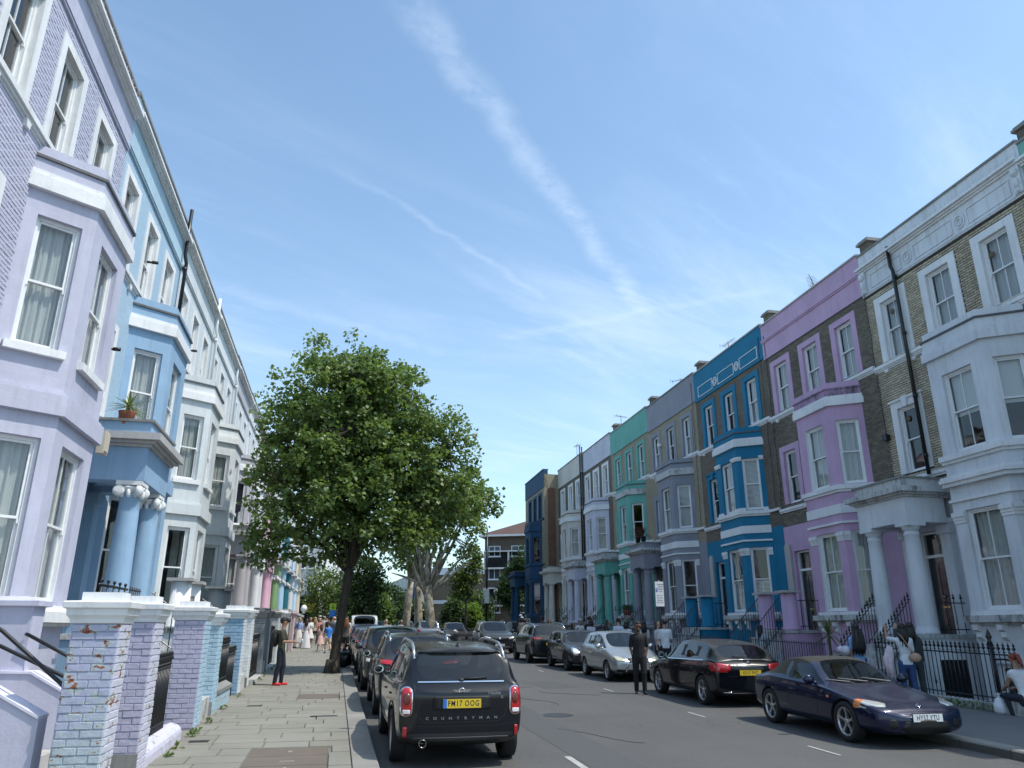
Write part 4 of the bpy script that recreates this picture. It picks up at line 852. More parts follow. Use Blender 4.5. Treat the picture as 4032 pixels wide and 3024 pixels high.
railing([(-2.33, 28.9, gz(29)+.22), (-2.33, 32.3, gz(32)+.22)], 1.35, .13, True, label='black gate with tall bars past the grey piers', group=G1, name='iron_gate', cat='gate')
railing([(-2.33, 34.9, gz(35)+.12), (-2.33, 38.1, gz(38)+.12)], 1.25, .13, True, label='farthest black railing before the brown garden wall', group=G1)
for y, lab in ((15.0, 'black handrail in front of the scroll-topped blue columns'), (21.0, 'black handrail by the cut-off white columns')):
    railing([(-3.75, y+.05, gz(y)+1.6), (-3.75, y+1.35, gz(y)+1.6)], .85, .14, False, label=lab, group=G1)
    railing([(-3.6, y+1.6, gz(y)+1.6), (-3.1, y+1.6, gz(y)+1.25), (-2.4, y+1.6, gz(y)+.7)], .85, .14, False, label=lab.replace('handrail', 'sloping stair rail'), group=G1)
# ------------------------------------------------------------------ right: forecourt railings and stair rails
def rpt(s, t, z): return RT(s, t, z)
nm = ['pale green', 'white', 'lilac pink', 'strong blue', 'mauve grey', 'turquoise', 'pale lavender', 'cream', 'navy']
for i, a in enumerate(RH):
    s0, Wd = a[0], a[1]; dc = s0+a[6].get('doorc', 5.45); fz = .27; G2 = 'black iron railings of the right-hand terrace'; far = i > 5; st = .13 if i < 3 else (.15 if i < 6 else .2)
    low = i in (2, 3); hh = 1.0 if low else 1.18; fin = not low
    e0 = s0+.15
    if i > 0 or True: railing([rpt(e0, 13.1, fz), rpt(dc-.85, 13.1, fz)], hh, st, fin, label='black front railing before the %s house' % nm[i], group=G2, base=(.3, .12, M_stone))
    if s0+Wd-dc > 1.0: pass
    for j, sg in enumerate((-.72, .72)):
        railing([rpt(dc+sg, 13.2, fz), rpt(dc+sg, 14.46, 1.55)], 1.1, st, fin, label='%s stair rail of the %s house steps, sloping up' % (('near', 'far')[j], nm[i]), group='stair rails of the right-hand terrace')
    railing([rpt(dc-1.0, 15.0, 1.55), rpt(dc-1.0, 15.9, 1.55)], 1.0, .2, fin, label='short landing rail beside the %s door' % nm[i], group='landing rails of the right-hand terrace')
# gate posts with balls beside the white house, hinged arm on its fence
o = empty('railing_post', rpt(14.35, 13.1, .27), 0, 'thick black end post with a horizontal arm near the seated woman', 'post'); mb = MB(); mb.tube([(0, 0, 0), (0, 0, 1.15)], .03, 8); mb.lathe([(.03, 0), (.055, .04), (.03, .08), (.06, .14), (.045, .2), (.01, .3)], 0, 0, 10, 0, cz=1.15); mb.build('shaft', [M_iron], o)
mb = MB(); mb.tube([(0, 0, .85), (.02, -.3, .86), (.05, -.62, .8)], .022, 6); mb.build('arm', [M_iron], o)
# ------------------------------------------------------------------ trees
def np_mesh(name, V, Fc, mats, smooth=False):
    me = bpy.data.meshes.new(name); n = len(Fc); k = Fc.shape[1]; me.vertices.add(len(V)); me.vertices.foreach_set('co', V.astype(np.float32).ravel())
    me.loops.add(n*k); me.loops.foreach_set('vertex_index', Fc.astype(np.int32).ravel()); me.polygons.add(n); me.polygons.foreach_set('loop_start', np.arange(0, n*k, k, dtype=np.int32)); 
    me.polygons.foreach_set('loop_total', np.full(n, k, dtype=np.int32)) if False else None
    for m in mats: me.materials.append(m)
    if smooth: me.polygons.foreach_set('use_smooth', np.ones(n, dtype=bool))
    me.update(calc_edges=True); me.validate(); return me
def leafmat(name, dark, mid, light, yellow=None):
    if name in MATS: return MATS[name]
    m, N, L, b, out = nodes(name); g = N('ShaderNodeNewGeometry'); wv = stretch(N, L, 1, 1, 1, True); nz = noise_n(N, L, wv, 1.1, 3, .5)
    mm = N('ShaderNodeMath'); mm.operation = 'MULTIPLY_ADD'; L(nz, mm.inputs[0]); mm.inputs[1].default_value = .9; L(g.outputs['Random Per Island'], mm.inputs[2]); dv = N('ShaderNodeMath'); dv.operation = 'MULTIPLY'; L(mm.outputs[0], dv.inputs[0]); dv.inputs[1].default_value = .55
    c = ramp(N, L, dv.outputs[0], [(.15, dark), (.5, mid), (.78, light), (.97, yellow or light)]); L(c, b.inputs['Base Color']); b.inputs['Roughness'].default_value = .42; b.inputs['Specular IOR Level'].default_value = .45
    tl = N('ShaderNodeBsdfTranslucent'); tc = mixc(N, L, .5, c, (light[0]*1.3, light[1]*1.35, light[2]*.5)); L(tc, tl.inputs[0]); mx = N('ShaderNodeMixShader'); mx.inputs[0].default_value = .40; L(b.outputs[0], mx.inputs[1]); L(tl.outputs[0], mx.inputs[2]); L(mx.outputs[0], out.inputs[0])
    MATS[name] = m; return m
def barkmat(name, c1, c2, patch=None):
    if name in MATS: return MATS[name]
    m, N, L, b, out = nodes(name); wv = stretch(N, L, 6, 6, 1.2, True); f = noise_n(N, L, wv, 3, 6, .7); c = ramp(N, L, f, [(.3, c1), (.7, c2)])
    if patch: p = noise_n(N, L, stretch(N, L, 1, 1, .6, True), 3.5, 4, .55, .8); c = mixc(N, L, ramp(N, L, p, [(.5, (0, 0, 0)), (.54, (1, 1, 1))]), c, patch)
    L(c, b.inputs['Base Color']); b.inputs['Roughness'].default_value = .9; bump(N, L, b, f, .03); MATS[name] = m; return m
def leaf_cloud(centers, rad, per, size, rg, droop=.5):
    """leaves scattered round cluster centres; each is a folded four-point blade (two triangles... shared midrib)"""
    n = len(centers)*per; c = np.repeat(centers, per, axis=0); d = rg.normal(size=(n, 3)); d /= np.linalg.norm(d, axis=1)[:, None]; r = rg.random(n)**.45
    rr_ = np.repeat(rad, per) if np.ndim(rad) else rad; p = c + d*(r*rr_)[:, None]*np.array([1, 1, .75])
    ax = rg.normal(size=(n, 3))*.6 + d*.7; ax[:, 2] -= droop; ax /= np.linalg.norm(ax, axis=1)[:, None]
    up = rg.normal(size=(n, 3))*.55 + np.array([0, 0, 1.]); sd_ = np.cross(ax, up); sd_ /= np.linalg.norm(sd_, axis=1)[:, None]; nn = np.cross(sd_, ax)
    s_ = size*(.6+.8*rg.random(n))[:, None]; a = p; t = p+ax*s_; m1 = p+ax*s_*.45+sd_*s_*.5+nn*s_*.12; m2 = p+ax*s_*.45-sd_*s_*.5+nn*s_*.12
    V = np.stack([a, m1, t, m2], 1).reshape(-1, 3); i = np.arange(n)*4; Fc = np.concatenate([np.stack([i, i+1, i+2], 1), np.stack([i, i+2, i+3], 1)])
    return V, Fc
def tree(name, label, cat, base, trunk, lobes, ncl, leaf, mat, bark, per=26, crad=.42, limbs=9, r0=.2, seed=1, group=None, shell=.5, skin=None):
    """trunk: polyline (relative to base) with radii; lobes: ellipsoids (x,y,z,rx,ry,rz,weight) relative to base"""
    rg = np.random.default_rng(seed); o = empty(name, base, 0, label, cat, group); mb = MB()
    pts = [p[:3] for p in trunk]; rs = [p[3] for p in trunk]; mb.tube(pts, rs, 12)
    for k in range(5): a = k*1.26+seed; q = Vector(pts[0]); mb.tube([q+Vector((math.cos(a)*rs[0]*1.5, math.sin(a)*rs[0]*1.5, -.06)), q+Vector((math.cos(a)*rs[0]*.8, math.sin(a)*rs[0]*.8, .1)), q+Vector((math.cos(a)*rs[0]*.35, math.sin(a)*rs[0]*.35, .5))], [rs[0]*.32, rs[0]*.42, rs[0]*.5], 7)
    mb.build('trunk', [bark], o)
    L_a = np.array([l[:6] for l in lobes]); w = np.array([l[6] if len(l) > 6 else l[3]*l[4]*l[5] for l in lobes]); w = w/w.sum(); cs = []
    while len(cs) < ncl:
        l = L_a[rg.choice(len(L_a), p=w)]; d = rg.normal(size=3); d /= np.linalg.norm(d); r = (shell+(1-shell)*rg.random()) if rg.random() < .62 else rg.random()**.5
        bumpy = 1 + .17*math.sin(d[0]*5+seed)+.10*math.sin(d[2]*7+d[1]*4+seed*2)
        cs.append(l[:3]+d*l[3:6]*r*bumpy)
    cs = np.array(cs); top = Vector(pts[-1]); mb = MB(); ends = []
    for k in range(limbs):      # main limbs reach out into the lobes
        l = L_a[rg.choice(len(L_a), p=w)]; d = rg.normal(size=3); d /= np.linalg.norm(d); e = Vector(l[:3]+d*l[3:6]*.62); s_ = top.lerp(Vector(pts[-2]), rg.random()*.6)
        mid = s_.lerp(e, .45)+Vector(rg.normal(size=3)*.25)+Vector((0, 0, .12*(e-s_).length)); q = [s_, s_.lerp(mid, .5)+Vector(rg.normal(size=3)*.08), mid, mid.lerp(e, .55)+Vector(rg.normal(size=3)*.12), e]
        rr_ = rs[-1]*rg.uniform(.42, .7); mb.tube(q, [rr_, rr_*.8, rr_*.58, rr_*.36, rr_*.14], 7); ends += [q[1], q[2], q[3], e, mid.lerp(e, .3)]
    mb.build('limb', [bark], o); E_ = np.array([list(e) for e in ends]); mb = MB()
    for c_ in cs[::2 if ncl > 300 else 1]:
        j = np.argmin(((E_-c_)**2).sum(1)); a = Vector(E_[j]); b = Vector(c_); m_ = a.lerp(b, .5)+Vector(rg.normal(size=3)*.12); mb.tube([a, m_, b], [.022*r0/.2, .014*r0/.2, .005], 4)
    tw = mb.build('twigs', [bark], o); tag(tw, kind='stuff')
    V, Fc = leaf_cloud(cs, crad*(.6+.8*rg.random(len(cs))), per, leaf, rg); cr = put('crown', np_mesh('crown', V, Fc, [mat]), o); tag(cr, kind='stuff'); return o
M_leaf = leafmat('maple_leaves', (.065, .11, .032), (.13, .21, .06), (.22, .30, .10), (.30, .27, .11))
M_leaf2 = leafmat('light_leaves', (.05, .085, .022), (.10, .165, .04), (.17, .24, .07)); M_leaf3 = leafmat('dark_leaves', (.022, .045, .018), (.045, .085, .03), (.08, .13, .045)); M_lime = leafmat('lime_leaves', (.08, .14, .02), (.15, .24, .03), (.22, .32, .05))
M_bark = barkmat('dark_bark', (.022, .018, .014), (.075, .06, .045)); M_plane = barkmat('plane_bark', (.30, .27, .21), (.42, .38, .30), (.18, .16, .11)); M_bark2 = barkmat('grey_bark', (.05, .045, .035), (.11, .10, .08))
bx, by = -.02, 27.4
tree('street_tree', 'broad maple street tree on the left pavement with a dark leaning trunk', 'tree', (bx, by, gz(by)+.12), [(0, 0, -.1, .25), (.05, 0, .35, .175), (.14, 0, 1.3, .145), (.24, 0, 2.4, .135), (.32, 0, 3.0, .155), (.34, .05, 3.4, .13)],
     [(1.9, .2, 8.0, 1.7, 1.8, 2.9), (-.8, 0, 9.5, 1.7, 2.0, 2.1), (.6, 0, 9.9, 1.7, 1.8, 1.9), (-2.2, 0, 7.6, 1.3, 1.5, 2.4), (-0.2, 0, 7.95, 2.1, 2.3, 3.6), (0.9, 0.2, 8.75, 1.9, 2.2, 2.8), (-1.7, 0, 5.75, 1.75, 1.9, 2.2), (-2, 0, 8.45, 1, 1.2, 1.6), (-2.5, 0.1, 4.45, 1, 1.3, 0.9), (1, 0, 5.15, 1.9, 2.1, 1.7), (3.4, 0.3, 6.55, 1.75, 1.8, 2.1), (3.6, 0.3, 8.45, 1.25, 1.3, 1.2), (4.4, 0.3, 5.55, 0.8, 1.1, 1), (2.6, 0.3, 5.05, 1.4, 1.5, 1), (0, -1.2, 6.75, 2, 1.4, 2.6), (-0.9, 0, 3.95, 1.2, 1.4, 0.7)],
     1500, .135, M_leaf, M_bark, per=40, crad=.34, limbs=16, seed=4)
# pale-barked plane where the street bends
PX, PY = 7.0, 58
o = tree('plane_tree', 'tall pale-barked plane tree with bare forking limbs behind the parked cars', 'tree', (PX, PY, gz(PY)), [(0, 0, -.1, .48), (-.1, 0, .8, .38), (-.25, 0, 2.2, .33), (-.45, 0, 3.6, .32), (-.5, 0, 4.1, .30)],
     [(-.3, 0, 10.5, 3.2, 3, 2.2), (2.8, 0, 10.4, 2.0, 2, 1.8), (-2.6, 0, 6.2, .9, .9, .9), (-3.2, 0, 5.2, .5, .5, .5), (.3, 0, 7.0, 1.0, 1, 1.0), (2.6, 0, 7.2, 1.0, 1, .9)], 260, .26, M_leaf2, M_plane, per=22, crad=.7, limbs=4, r0=.4, seed=9)
mb = MB(); rg = random.Random(11)
for e in [(-3.2, 0, 5.0), (-2.8, .2, 7.4), (-1.8, 0, 9.0), (-.9, .3, 10), (-.2, -.2, 10.3), (.6, 0, 10.2), (1.3, .2, 9.8), (2.4, 0, 9.5), (3.4, .1, 7.0), (2.9, -.2, 5.9), (-2.0, -.2, 6.0), (1.8, .3, 8.0)]:
    a = Vector((-.5, 0, rg.uniform(3.2, 4.1))); b = Vector(e); m1 = a.lerp(b, .35)+Vector((rg.uniform(-.2, .2), 0, rg.uniform(-.1, .35))); m2 = a.lerp(b, .7)+Vector((rg.uniform(-.2, .2), 0, rg.uniform(.0, .4))); mb.tube([a, m1, m2, b], [.15, .11, .075, .03], 8)
mb.build('limb', [M_plane], o)
for k, (x, y, z, lb) in enumerate([(6.75, 66, 4.6, 'middle plane tree trunk, straight, just behind the leaning one'), (6.25, 72, 5.0, 'rearmost pale plane trunk leaning to the left')]):
    tree('plane_tree', lb, 'tree', (x, y, gz(y)), [(0, 0, -.1, .42), (0, 0, 1.5, .36), (.15 if k else -.1, 0, 3.6, .31), (.3 if k else -.2, 0, z, .27)], [(0, 0, 9.5, 2.6, 2.6, 2.6), (0, 0, 6.6, 1.5, 1.2, .8)], 90, .28, M_leaf2, M_plane, per=20, crad=.7, limbs=9, r0=.4, seed=20+k)
tree('slender_tree', 'slim young tree with a thin trunk right of the plane trees', 'tree', (10.1, 62, gz(62)), [(0, 0, 0, .11), (.02, 0, 2.5, .085), (.05, 0, 5, .06)], [(.1, 0, 5.2, 1.15, 1.1, 2.6), (-.7, 0, 4.6, .8, .8, 1.3), (.9, 0, 6.5, .6, .6, 1.0)], 130, .2, M_leaf2, M_bark2, per=20, crad=.42, seed=31, limbs=6)
tree('pavement_tree', 'dense dark tree beside the navy house at the terrace end', 'tree', (16.2, 72, gz(72)), [(0, 0, 0, .12), (.05, 0, 2.2, .1), (.1, 0, 3.5, .08)], [(-.1, 0, 4.4, 1.5, 1.4, 2.4), (.8, 0, 5.6, 1.3, 1.2, 2.6), (-.9, 0, 3.9, .8, .9, 1.0)], 240, .2, M_leaf3, M_bark2, per=34, crad=.5, seed=33, limbs=7)
for i, (x, y, h, rx, mt, lb) in enumerate([(-.6, 84, 7.6, 2.6, M_leaf2, 'light green bushy tree behind the far left pavement group'), (2.0, 62, 7.2, 1.6, M_leaf3, 'darker tree seen between the maple trunk and its right branch'), (3.3, 100, 6.2, 3.0, M_leaf2, 'rounded mid green tree behind the left globe lamp'), (6.6, 112, 6.9, 2.6, M_leaf3, 'tall dark tree behind the far parked cars'), (9.3, 108, 4.9, 1.2, M_leaf3, 'narrow dark columnar tree in front of the pale green building'), (1.2, 118, 8.0, 3.2, M_leaf2, 'hazy tree closing the far left end of the street'), (12.9, 75, 3.1, .75, M_lime, 'bright lime green clipped bush'), (14.6, 81, 4.6, 1.5, M_leaf3, 'dark evergreen mass beside the brown flats'), (10.9, 74, 3.3, 1.1, M_leaf3, 'spiky dark shrub left of the lime bush'), (11.9, 78, 4.4, .9, M_leaf2, 'yellow green upright shrub behind the slim tree'), (8.7, 90, 3.5, 1.2, M_leaf3, 'low dark shrub by the blue shop sign'), (5.0, 92, 3.9, 1.5, M_leaf2, 'small leafy tree behind the far windscreens')]):
    z = gz(y); k = max(1.0, rx/1.3)
    tree('garden_tree', lb, 'tree' if rx > 1.2 else 'bush', (x, y, z), [(0, 0, 0, .08*k), (.03, 0, h*.3, .07*k), (.0, 0, h*.5, .05*k)], [(0, 0, h*.55, rx, rx, h*.42), (-.4*rx, 0, h*.68, rx*.6, rx*.6, h*.28), (.45*rx, 0, h*.62, rx*.6, rx*.6, h*.25), (0, 0, h*.25, rx*.9, rx*.8, h*.2)], int(70+60*rx), .2 if y < 90 else .3, mt, M_bark2, per=34, crad=.5*k, seed=50+i, limbs=5, group='garden trees and bushes beyond the terraces')

# steps of the lavender house between its flank walls
for i in range(5):
    mb = MB(); mb.box(-3.95, -3.75+i*.22, 0, 1.3, -.2, .98-i*.18); o = mb.build('stair_tread', [M_lcope], None, (0, 9.39, gz(10)+i*.0005)); tag(o, '%s stone step between the lavender stair walls' % ('topmost', 'second', 'third', 'fourth', 'lowest')[i], 'step', 'steps of the lavender house')
# ------------------------------------------------------------------ far buildings
def simple_window(par, F, a, z, w, h, fm, gm, bars=2, sill=True):
    mb = MB(); t = .07
    fbox(mb, F, a-w/2, a+w/2, .0, .05, z, z+t); fbox(mb, F, a-w/2, a+w/2, 0, .05, z+h-t, z+h); fbox(mb, F, a-w/2, a-w/2+t, 0, .05, z+t, z+h-t); fbox(mb, F, a+w/2-t, a+w/2, 0, .05, z+t, z+h-t)
    for i in range(1, bars): x = a-w/2+w*i/bars; fbox(mb, F, x-t/2, x+t/2, 0, .045, z+t, z+h-t)
    if sill: fbox(mb, F, a-w/2-.08, a+w/2+.08, 0, .14, z-.1, z)
    o = mb.build('window', [fm], par); m_ = MB(); m_.add([F(a-w/2+t, -.02+.03, z+t), F(a+w/2-t, .01, z+t), F(a+w/2-t, .01, z+h-t), F(a-w/2+t, .01, z+h-t)], [(0, 1, 2, 3)]); m_.build('pane', [gm], o); return o
M_fg = plain('far_glass', (.05, .065, .08), .12, coat=.3); M_tile = plain('red_roof_tile', (.10, .055, .042), .85, nz=.3)
def block(name, label, A, B, depth, h, z0, wallm, cat='building'):
    """building whose front runs from A to B (plan), front to the right-hand side of A->B seen from outside; returns thing and face frame"""
    d = Vector((B[0]-A[0], B[1]-A[1], 0)); L_ = d.length; d.normalize(); n = Vector((d.y, -d.x, 0)); o = empty(name, (A[0], A[1], z0), 0, label, cat)
    F = frame_map((0, 0), (d.x, d.y), (n.x, n.y)); mb = MB(); fbox(mb, F, 0, L_, -depth, 0, -4, h); mb.build('wall', [wallm], o); return o, F, L_
# brown brick flats with balconies and a hipped tile roof
fb = brickmat('brown_brick', (.15, .115, .085), (.19, .15, .115), (.14, .12, .10))
o, F, L_ = block('block_of_flats', 'four-storey brown brick flats with white balcony slabs and red hipped roof', (15.9, 85), (27.5, 79.5), 12, 10.6, gz(85)+.1, fb)
mb = MB(); e = .6; q = [F(-e, e, 10.6), F(L_+e, e, 10.6), F(L_+e, -12-e, 10.6), F(-e, -12-e, 10.6)]; r = [F(5.5, -6, 13.4), F(L_-4, -6, 13.4)]
mb.add(q+r, [(0, 1, 5, 4), (1, 2, 5), (2, 3, 4, 5), (3, 0, 4), (3, 2, 1, 0)]); mb.build('roof', [M_tile], o)
mb = MB(); fbox(mb, F, -e, L_+e, .02, e+.02, 10.42, 10.62); fbox(mb, F, -e, 0, -12-e, .02, 10.42, 10.62); mb.build('gutter', [M_white], o)
for z in (9.35, 3.95):
    for a in (1.15, 3.9, 6.9): simple_window(o, F, a, z-1.1 if z > 9 else z-1.75, 1.35 if a < 2 else 1.6, 1.15 if z > 9 else 1.35, M_sash, M_fg, 2)
for a in (1.15, 3.9, 6.9): simple_window(o, F, a, 5.75, 1.35, 1.3, M_sash, M_fg, 2)
for zb in (7.0, 3.0):          # balconies; a flat near-black sheet paints in the shade of their recess
    m_ = MB(); fbox(m_, F, .1, 9.5, .004, .02, zb, zb+1.75); m_.build('balcony_shade_sheet', [plain('recess_shade_paint', (.02, .02, .02), .9)], o)
    m_ = MB(); fbox(m_, F, 0, 9.6, .01, .55, zb-.16, zb); m_.build('balcony_slab', [M_white], o); m_ = MB(); fbox(m_, F, 0, 9.6, .01, .5, zb+1.72, zb+1.84); m_.build('balcony_lintel', [M_white], o)
    for a in (.0, 2.75, 5.6, 8.6): m_ = MB(); fbox(m_, F, a, a+.14, .01, .45, zb, zb+1.72); m_.build('balcony_post', [M_white], o)
    for a0_, a1_ in ((.15, 2.7), (2.9, 5.55), (5.75, 8.55)):
        m_ = MB(); fbox(m_, F, a0_, a1_, .42, .45, zb+.9, zb+.95)
        for k in range(int((a1_-a0_)/.14)): fbox(m_, F, a0_+k*.14, a0_+k*.14+.035, .42, .44, zb, zb+.9)
        m_.build('balcony_railing', [M_iron], o)
m_ = MB(); m_.tube([F(5.3, .5, 10.4), F(5.3, .12, 10.1), F(5.3, .12, 8.9)], .06, 6); m_.build('downpipe', [M_iron], o)
# brown blank brick wall and white band behind the gardens
o, F, L_ = block('brick_building', 'long blank brown brick wall with a white top band behind the gardens', (12.6, 112), (27, 104), 10, 8.6, gz(110), brickmat('far_brown_brick', (.22, .17, .11), (.26, .21, .14), (.18, .16, .12)))
m_ = MB(); fbox(m_, F, -.1, L_+.1, .0, .25, 7.6, 8.6); m_.build('white_band', [M_white], o); m_ = MB(); fbox(m_, F, -.1, L_+.1, .0, .12, 3.6, 4.1); m_.build('string_course', [M_white], o)
for k in range(5): m_ = MB(); m_.tube([F(7+k*.7, -.5, 8.6), F(7+k*.7, -.5, 9.1)], .05, 5); m_.build('roof_rail', [M_iron], o)
# terrace with shop signs going away on the right of the plane trees
o, F, L_ = block('shop_building', 'far white shop building with a blue vertical sign and grey windows', (9.6, 165), (12.3, 120), 12, 8.6, gz(130), paint('far_cream', (.55, .55, .52), .2))
for k in range(6):
    for z in (1.2, 3.8, 6.2): simple_window(o, F, 12+k*5.5, z, 1.5, 1.7, M_sash, M_fg, 2)
m_ = MB(); fbox(m_, F, L_-3.5, L_-2.6, .0, .6, 1.6, 8.8); m_.build('blue_sign', [plain('blue_sign', (.01, .06, .30), .5)], o)
o, F, L_ = block('pale_green_building', 'pale green rendered building with a flat white top, far centre', (8.6, 158), (12.5, 154), 10, 8.0, gz(150), paint('far_green', (.30, .46, .38), .1))
m_ = MB(); fbox(m_, F, -.3, L_+.3, -.3, .3, 7.2, 8.3); m_.build('cornice', [paint('far_paleblue', (.45, .60, .68), .1)], o)
m_ = MB(); fbox(m_, F, 1.5, L_, .0, .15, 5.4, 7.0); m_.build('brick_band', [fb], o)
# left end: brick gable, white house, black pub front
o, F, L_ = block('corner_house', 'brown brick house side with cream stone bay at the left terrace end', (-8.0, 89.6), (-4.6, 89.6), 8, 12.2, gz(90), fb)
m_ = MB(); fbox(m_, F, L_-.9, L_+.4, 0, .4, 0, 8.0); m_.build('stone_bay', [paint('paint_cream_stone', (.66, .58, .46), .2)], o)
for z in (3.2, 6.4, 9.4): simple_window(o, F, 1.7, z, 1.0, 1.7, M_sash, M_fg, 2)
o, F, L_ = block('pub_building', 'white upper storeys over a black pub front with a yellow sign', (-5.6, 101), (-2.3, 100), 10, 10.4, gz(100), M_white)
m_ = MB(); fbox(m_, F, -.1, L_+.1, .0, .35, 0, 4.2); m_.build('pub_front', [plain('pub_black', (.012, .012, .014), .4)], o)
for a in (.9, 2.3):
    for z in (4.9, 7.6): simple_window(o, F, a, z, .9, 1.5, M_sash, M_fg, 2)
m_ = MB(); fbox(m_, F, 2.05, 3.3, .35, .45, 2.35, 3.35); m_.build('sign_board', [plain('sign_yellow', (.55, .42, .03), .5)], o)
def text(body, size, mat, parent, loc, rot, align='CENTER', name='lettering', ext=.004, sx=1.0, bold=0.0, spc=1.0):
    c = bpy.data.curves.new(name, 'FONT'); c.body = body; c.size = size; c.extrude = ext; c.align_x = align; c.align_y = 'CENTER'; c.materials.append(mat); c.offset = bold; c.space_character = spc; c.resolution_u = 2
    t = bpy.data.objects.new(name, c); C.objects.link(t); me = bpy.data.meshes.new_from_object(t.evaluated_get(bpy.context.evaluated_depsgraph_get())); bpy.data.objects.remove(t); bpy.data.curves.remove(c)
    o = put(name, me, parent, loc, rot); o.scale = (sx, 1, 1); return o
M_blk = plain('print_black', (.01, .01, .01), .5); M_wht = plain('print_white', (.8, .8, .8), .5)
for k, tx in enumerate(('OFF', 'LICENCE')): text(tx, .42 if k == 0 else .34, M_blk, o, F(2.68, .47, 3.02-k*.42), (R(90), 0, math.atan2(-1, 3.3)), bold=.008)
# distant houses closing the horizon
for i, (x, y, w, h, cc) in enumerate([(-30, 190, 22, 8, (.30, .22, .17)), (-6, 200, 14, 8.5, (.40, .38, .34)), (8, 210, 16, 7.5, (.28, .22, .17)), (26, 190, 20, 9, (.34, .27, .2)), (48, 160, 24, 10, (.3, .24, .18)), (-52, 150, 20, 9, (.36, .3, .24))]):
    o, F, L_ = block('distant_house', ['red brown distant house row left of the street end', 'pale distant building straight down the street', 'brown distant roofline behind the centre trees', 'distant brick block behind the plane trees', 'distant block far right behind the flats', 'distant block far left behind the terrace'][i], (x, y), (x+w, y), 10, h, gz(y), paint('far_%d' % i, cc, .1))
    for k in range(int(w/3.2)):
        for z in (1.5, 4.6): simple_window(o, F, 1.6+k*3.2, z, 1.1, 1.6, M_sash, M_fg, 2)
# ------------------------------------------------------------------ lamps and signs
M_post = plain('post_grey', (.03, .032, .034), .45)
o = empty('street_lamp', (12.55, 66, gz(66)), 0, 'tall black street lamp with a curved arm left of the flats', 'street lamp'); mb = MB(); mb.tube([(0, 0, 0), (0, 0, 1.2)], .14, 10); mb.tube([(0, 0, 1.2), (0, 0, 9.3)], [.10, .07], 8); mb.tube([(0, 0, 9.3), (-.05, 0, 9.6), (-.3, 0, 9.75), (-.75, 0, 9.72)], .04, 6); mb.build('post', [M_iron], o)
mb = MB(); mb.ball((-1.0, 0, 9.7), (.36, .14, .09), 0, 12, 6); mb.build('lamp_head', [M_post], o); mb = MB(); mb.box(-.2, .2, -.1, -.07, 3.0, 4.2); mb.build('notice', [M_wht], o)
def globe(x, y, h, label):
    o = empty('globe_lamp', (x, y, gz(y)), 0, label, 'street lamp', 'globe street lamps'); mb = MB(); mb.tube([(0, 0, 0), (0, 0, 1)], .09, 8); mb.tube([(0, 0, 1), (0, 0, h-.25)], .045, 8); mb.build('post', [M_iron], o); mb = MB(); mb.ball((0, 0, h), .24, 0, 16, 10); mb.build('globe', [plain('opal_globe', (.85, .85, .84), .3)], o)
globe(15.5, 76.5, 4.3, 'white globe lamp in front of the brown flats'); globe(4.05, 90, 3.25, 'white globe lamp in front of the far left trees')
o = empty('parking_sign', rpt(24.6, 9.95, .125), 0, 'white resident parking sign on a dark post beside the black hatchback', 'sign'); mb = MB(); mb.tube([(0, 0, 0), (0, 0, 3.0)], .04, 8); mb.build('post', [M_iron], o)
rs_ = R(-4); mb = MB(); mb.box(-.15, .15, -.05, -.042, 2.15, 2.95); mb.build('plate', [M_wht], o)
for k, (tx, sz) in enumerate([('Resident', .062), ('permit', .062), ('holders', .062), ('only', .062), ('Mon - Fri', .052), ('8.30am-6.30pm', .036), ('Saturday', .052), ('8.30am-1.30pm', .036)]): text(tx, sz, M_blk, o, (.04 if k < 4 else 0, -.054, 2.86-k*.075-(.06 if k > 3 else 0)), (R(90), 0, 0), ext=.001)
mb = MB(); mb.box(-.13, -.07, -.056, -.051, 2.62, 2.74); p_ = mb.build('permit_symbol', [plain('sign_blue', (.01, .08, .4), .5)], o); text('P', .09, M_wht, p_, (-.1, -.058, 2.68), (R(90), 0, 0), ext=.001)
o = empty('street_sign', (-.32, 62, gz(62)), 0, 'small yellow green and blue sign on a post left of the maple trunk', 'sign'); mb = MB(); mb.tube([(.3, 0, 0), (.3, 0, 2.9)], .04, 6); mb.build('post', [M_post], o); mb = MB(); mb.box(-.2, .28, -.03, 0, 2.35, 2.85); mb.build('green_plate', [plain('sign_lime', (.45, .6, .03), .5)], o); mb = MB(); mb.box(-.2, .28, -.03, 0, 1.85, 2.34); mb.build('blue_plate', [plain('sign_blue2', (.02, .2, .6), .5)], o)
mb = MB(); mb.side([(-.08, 2.45), (.14, 2.45), (.03, 2.75)], -.045, -.03); mb.build('tree_symbol', [plain('sign_green', (.05, .25, .03), .5)], o)
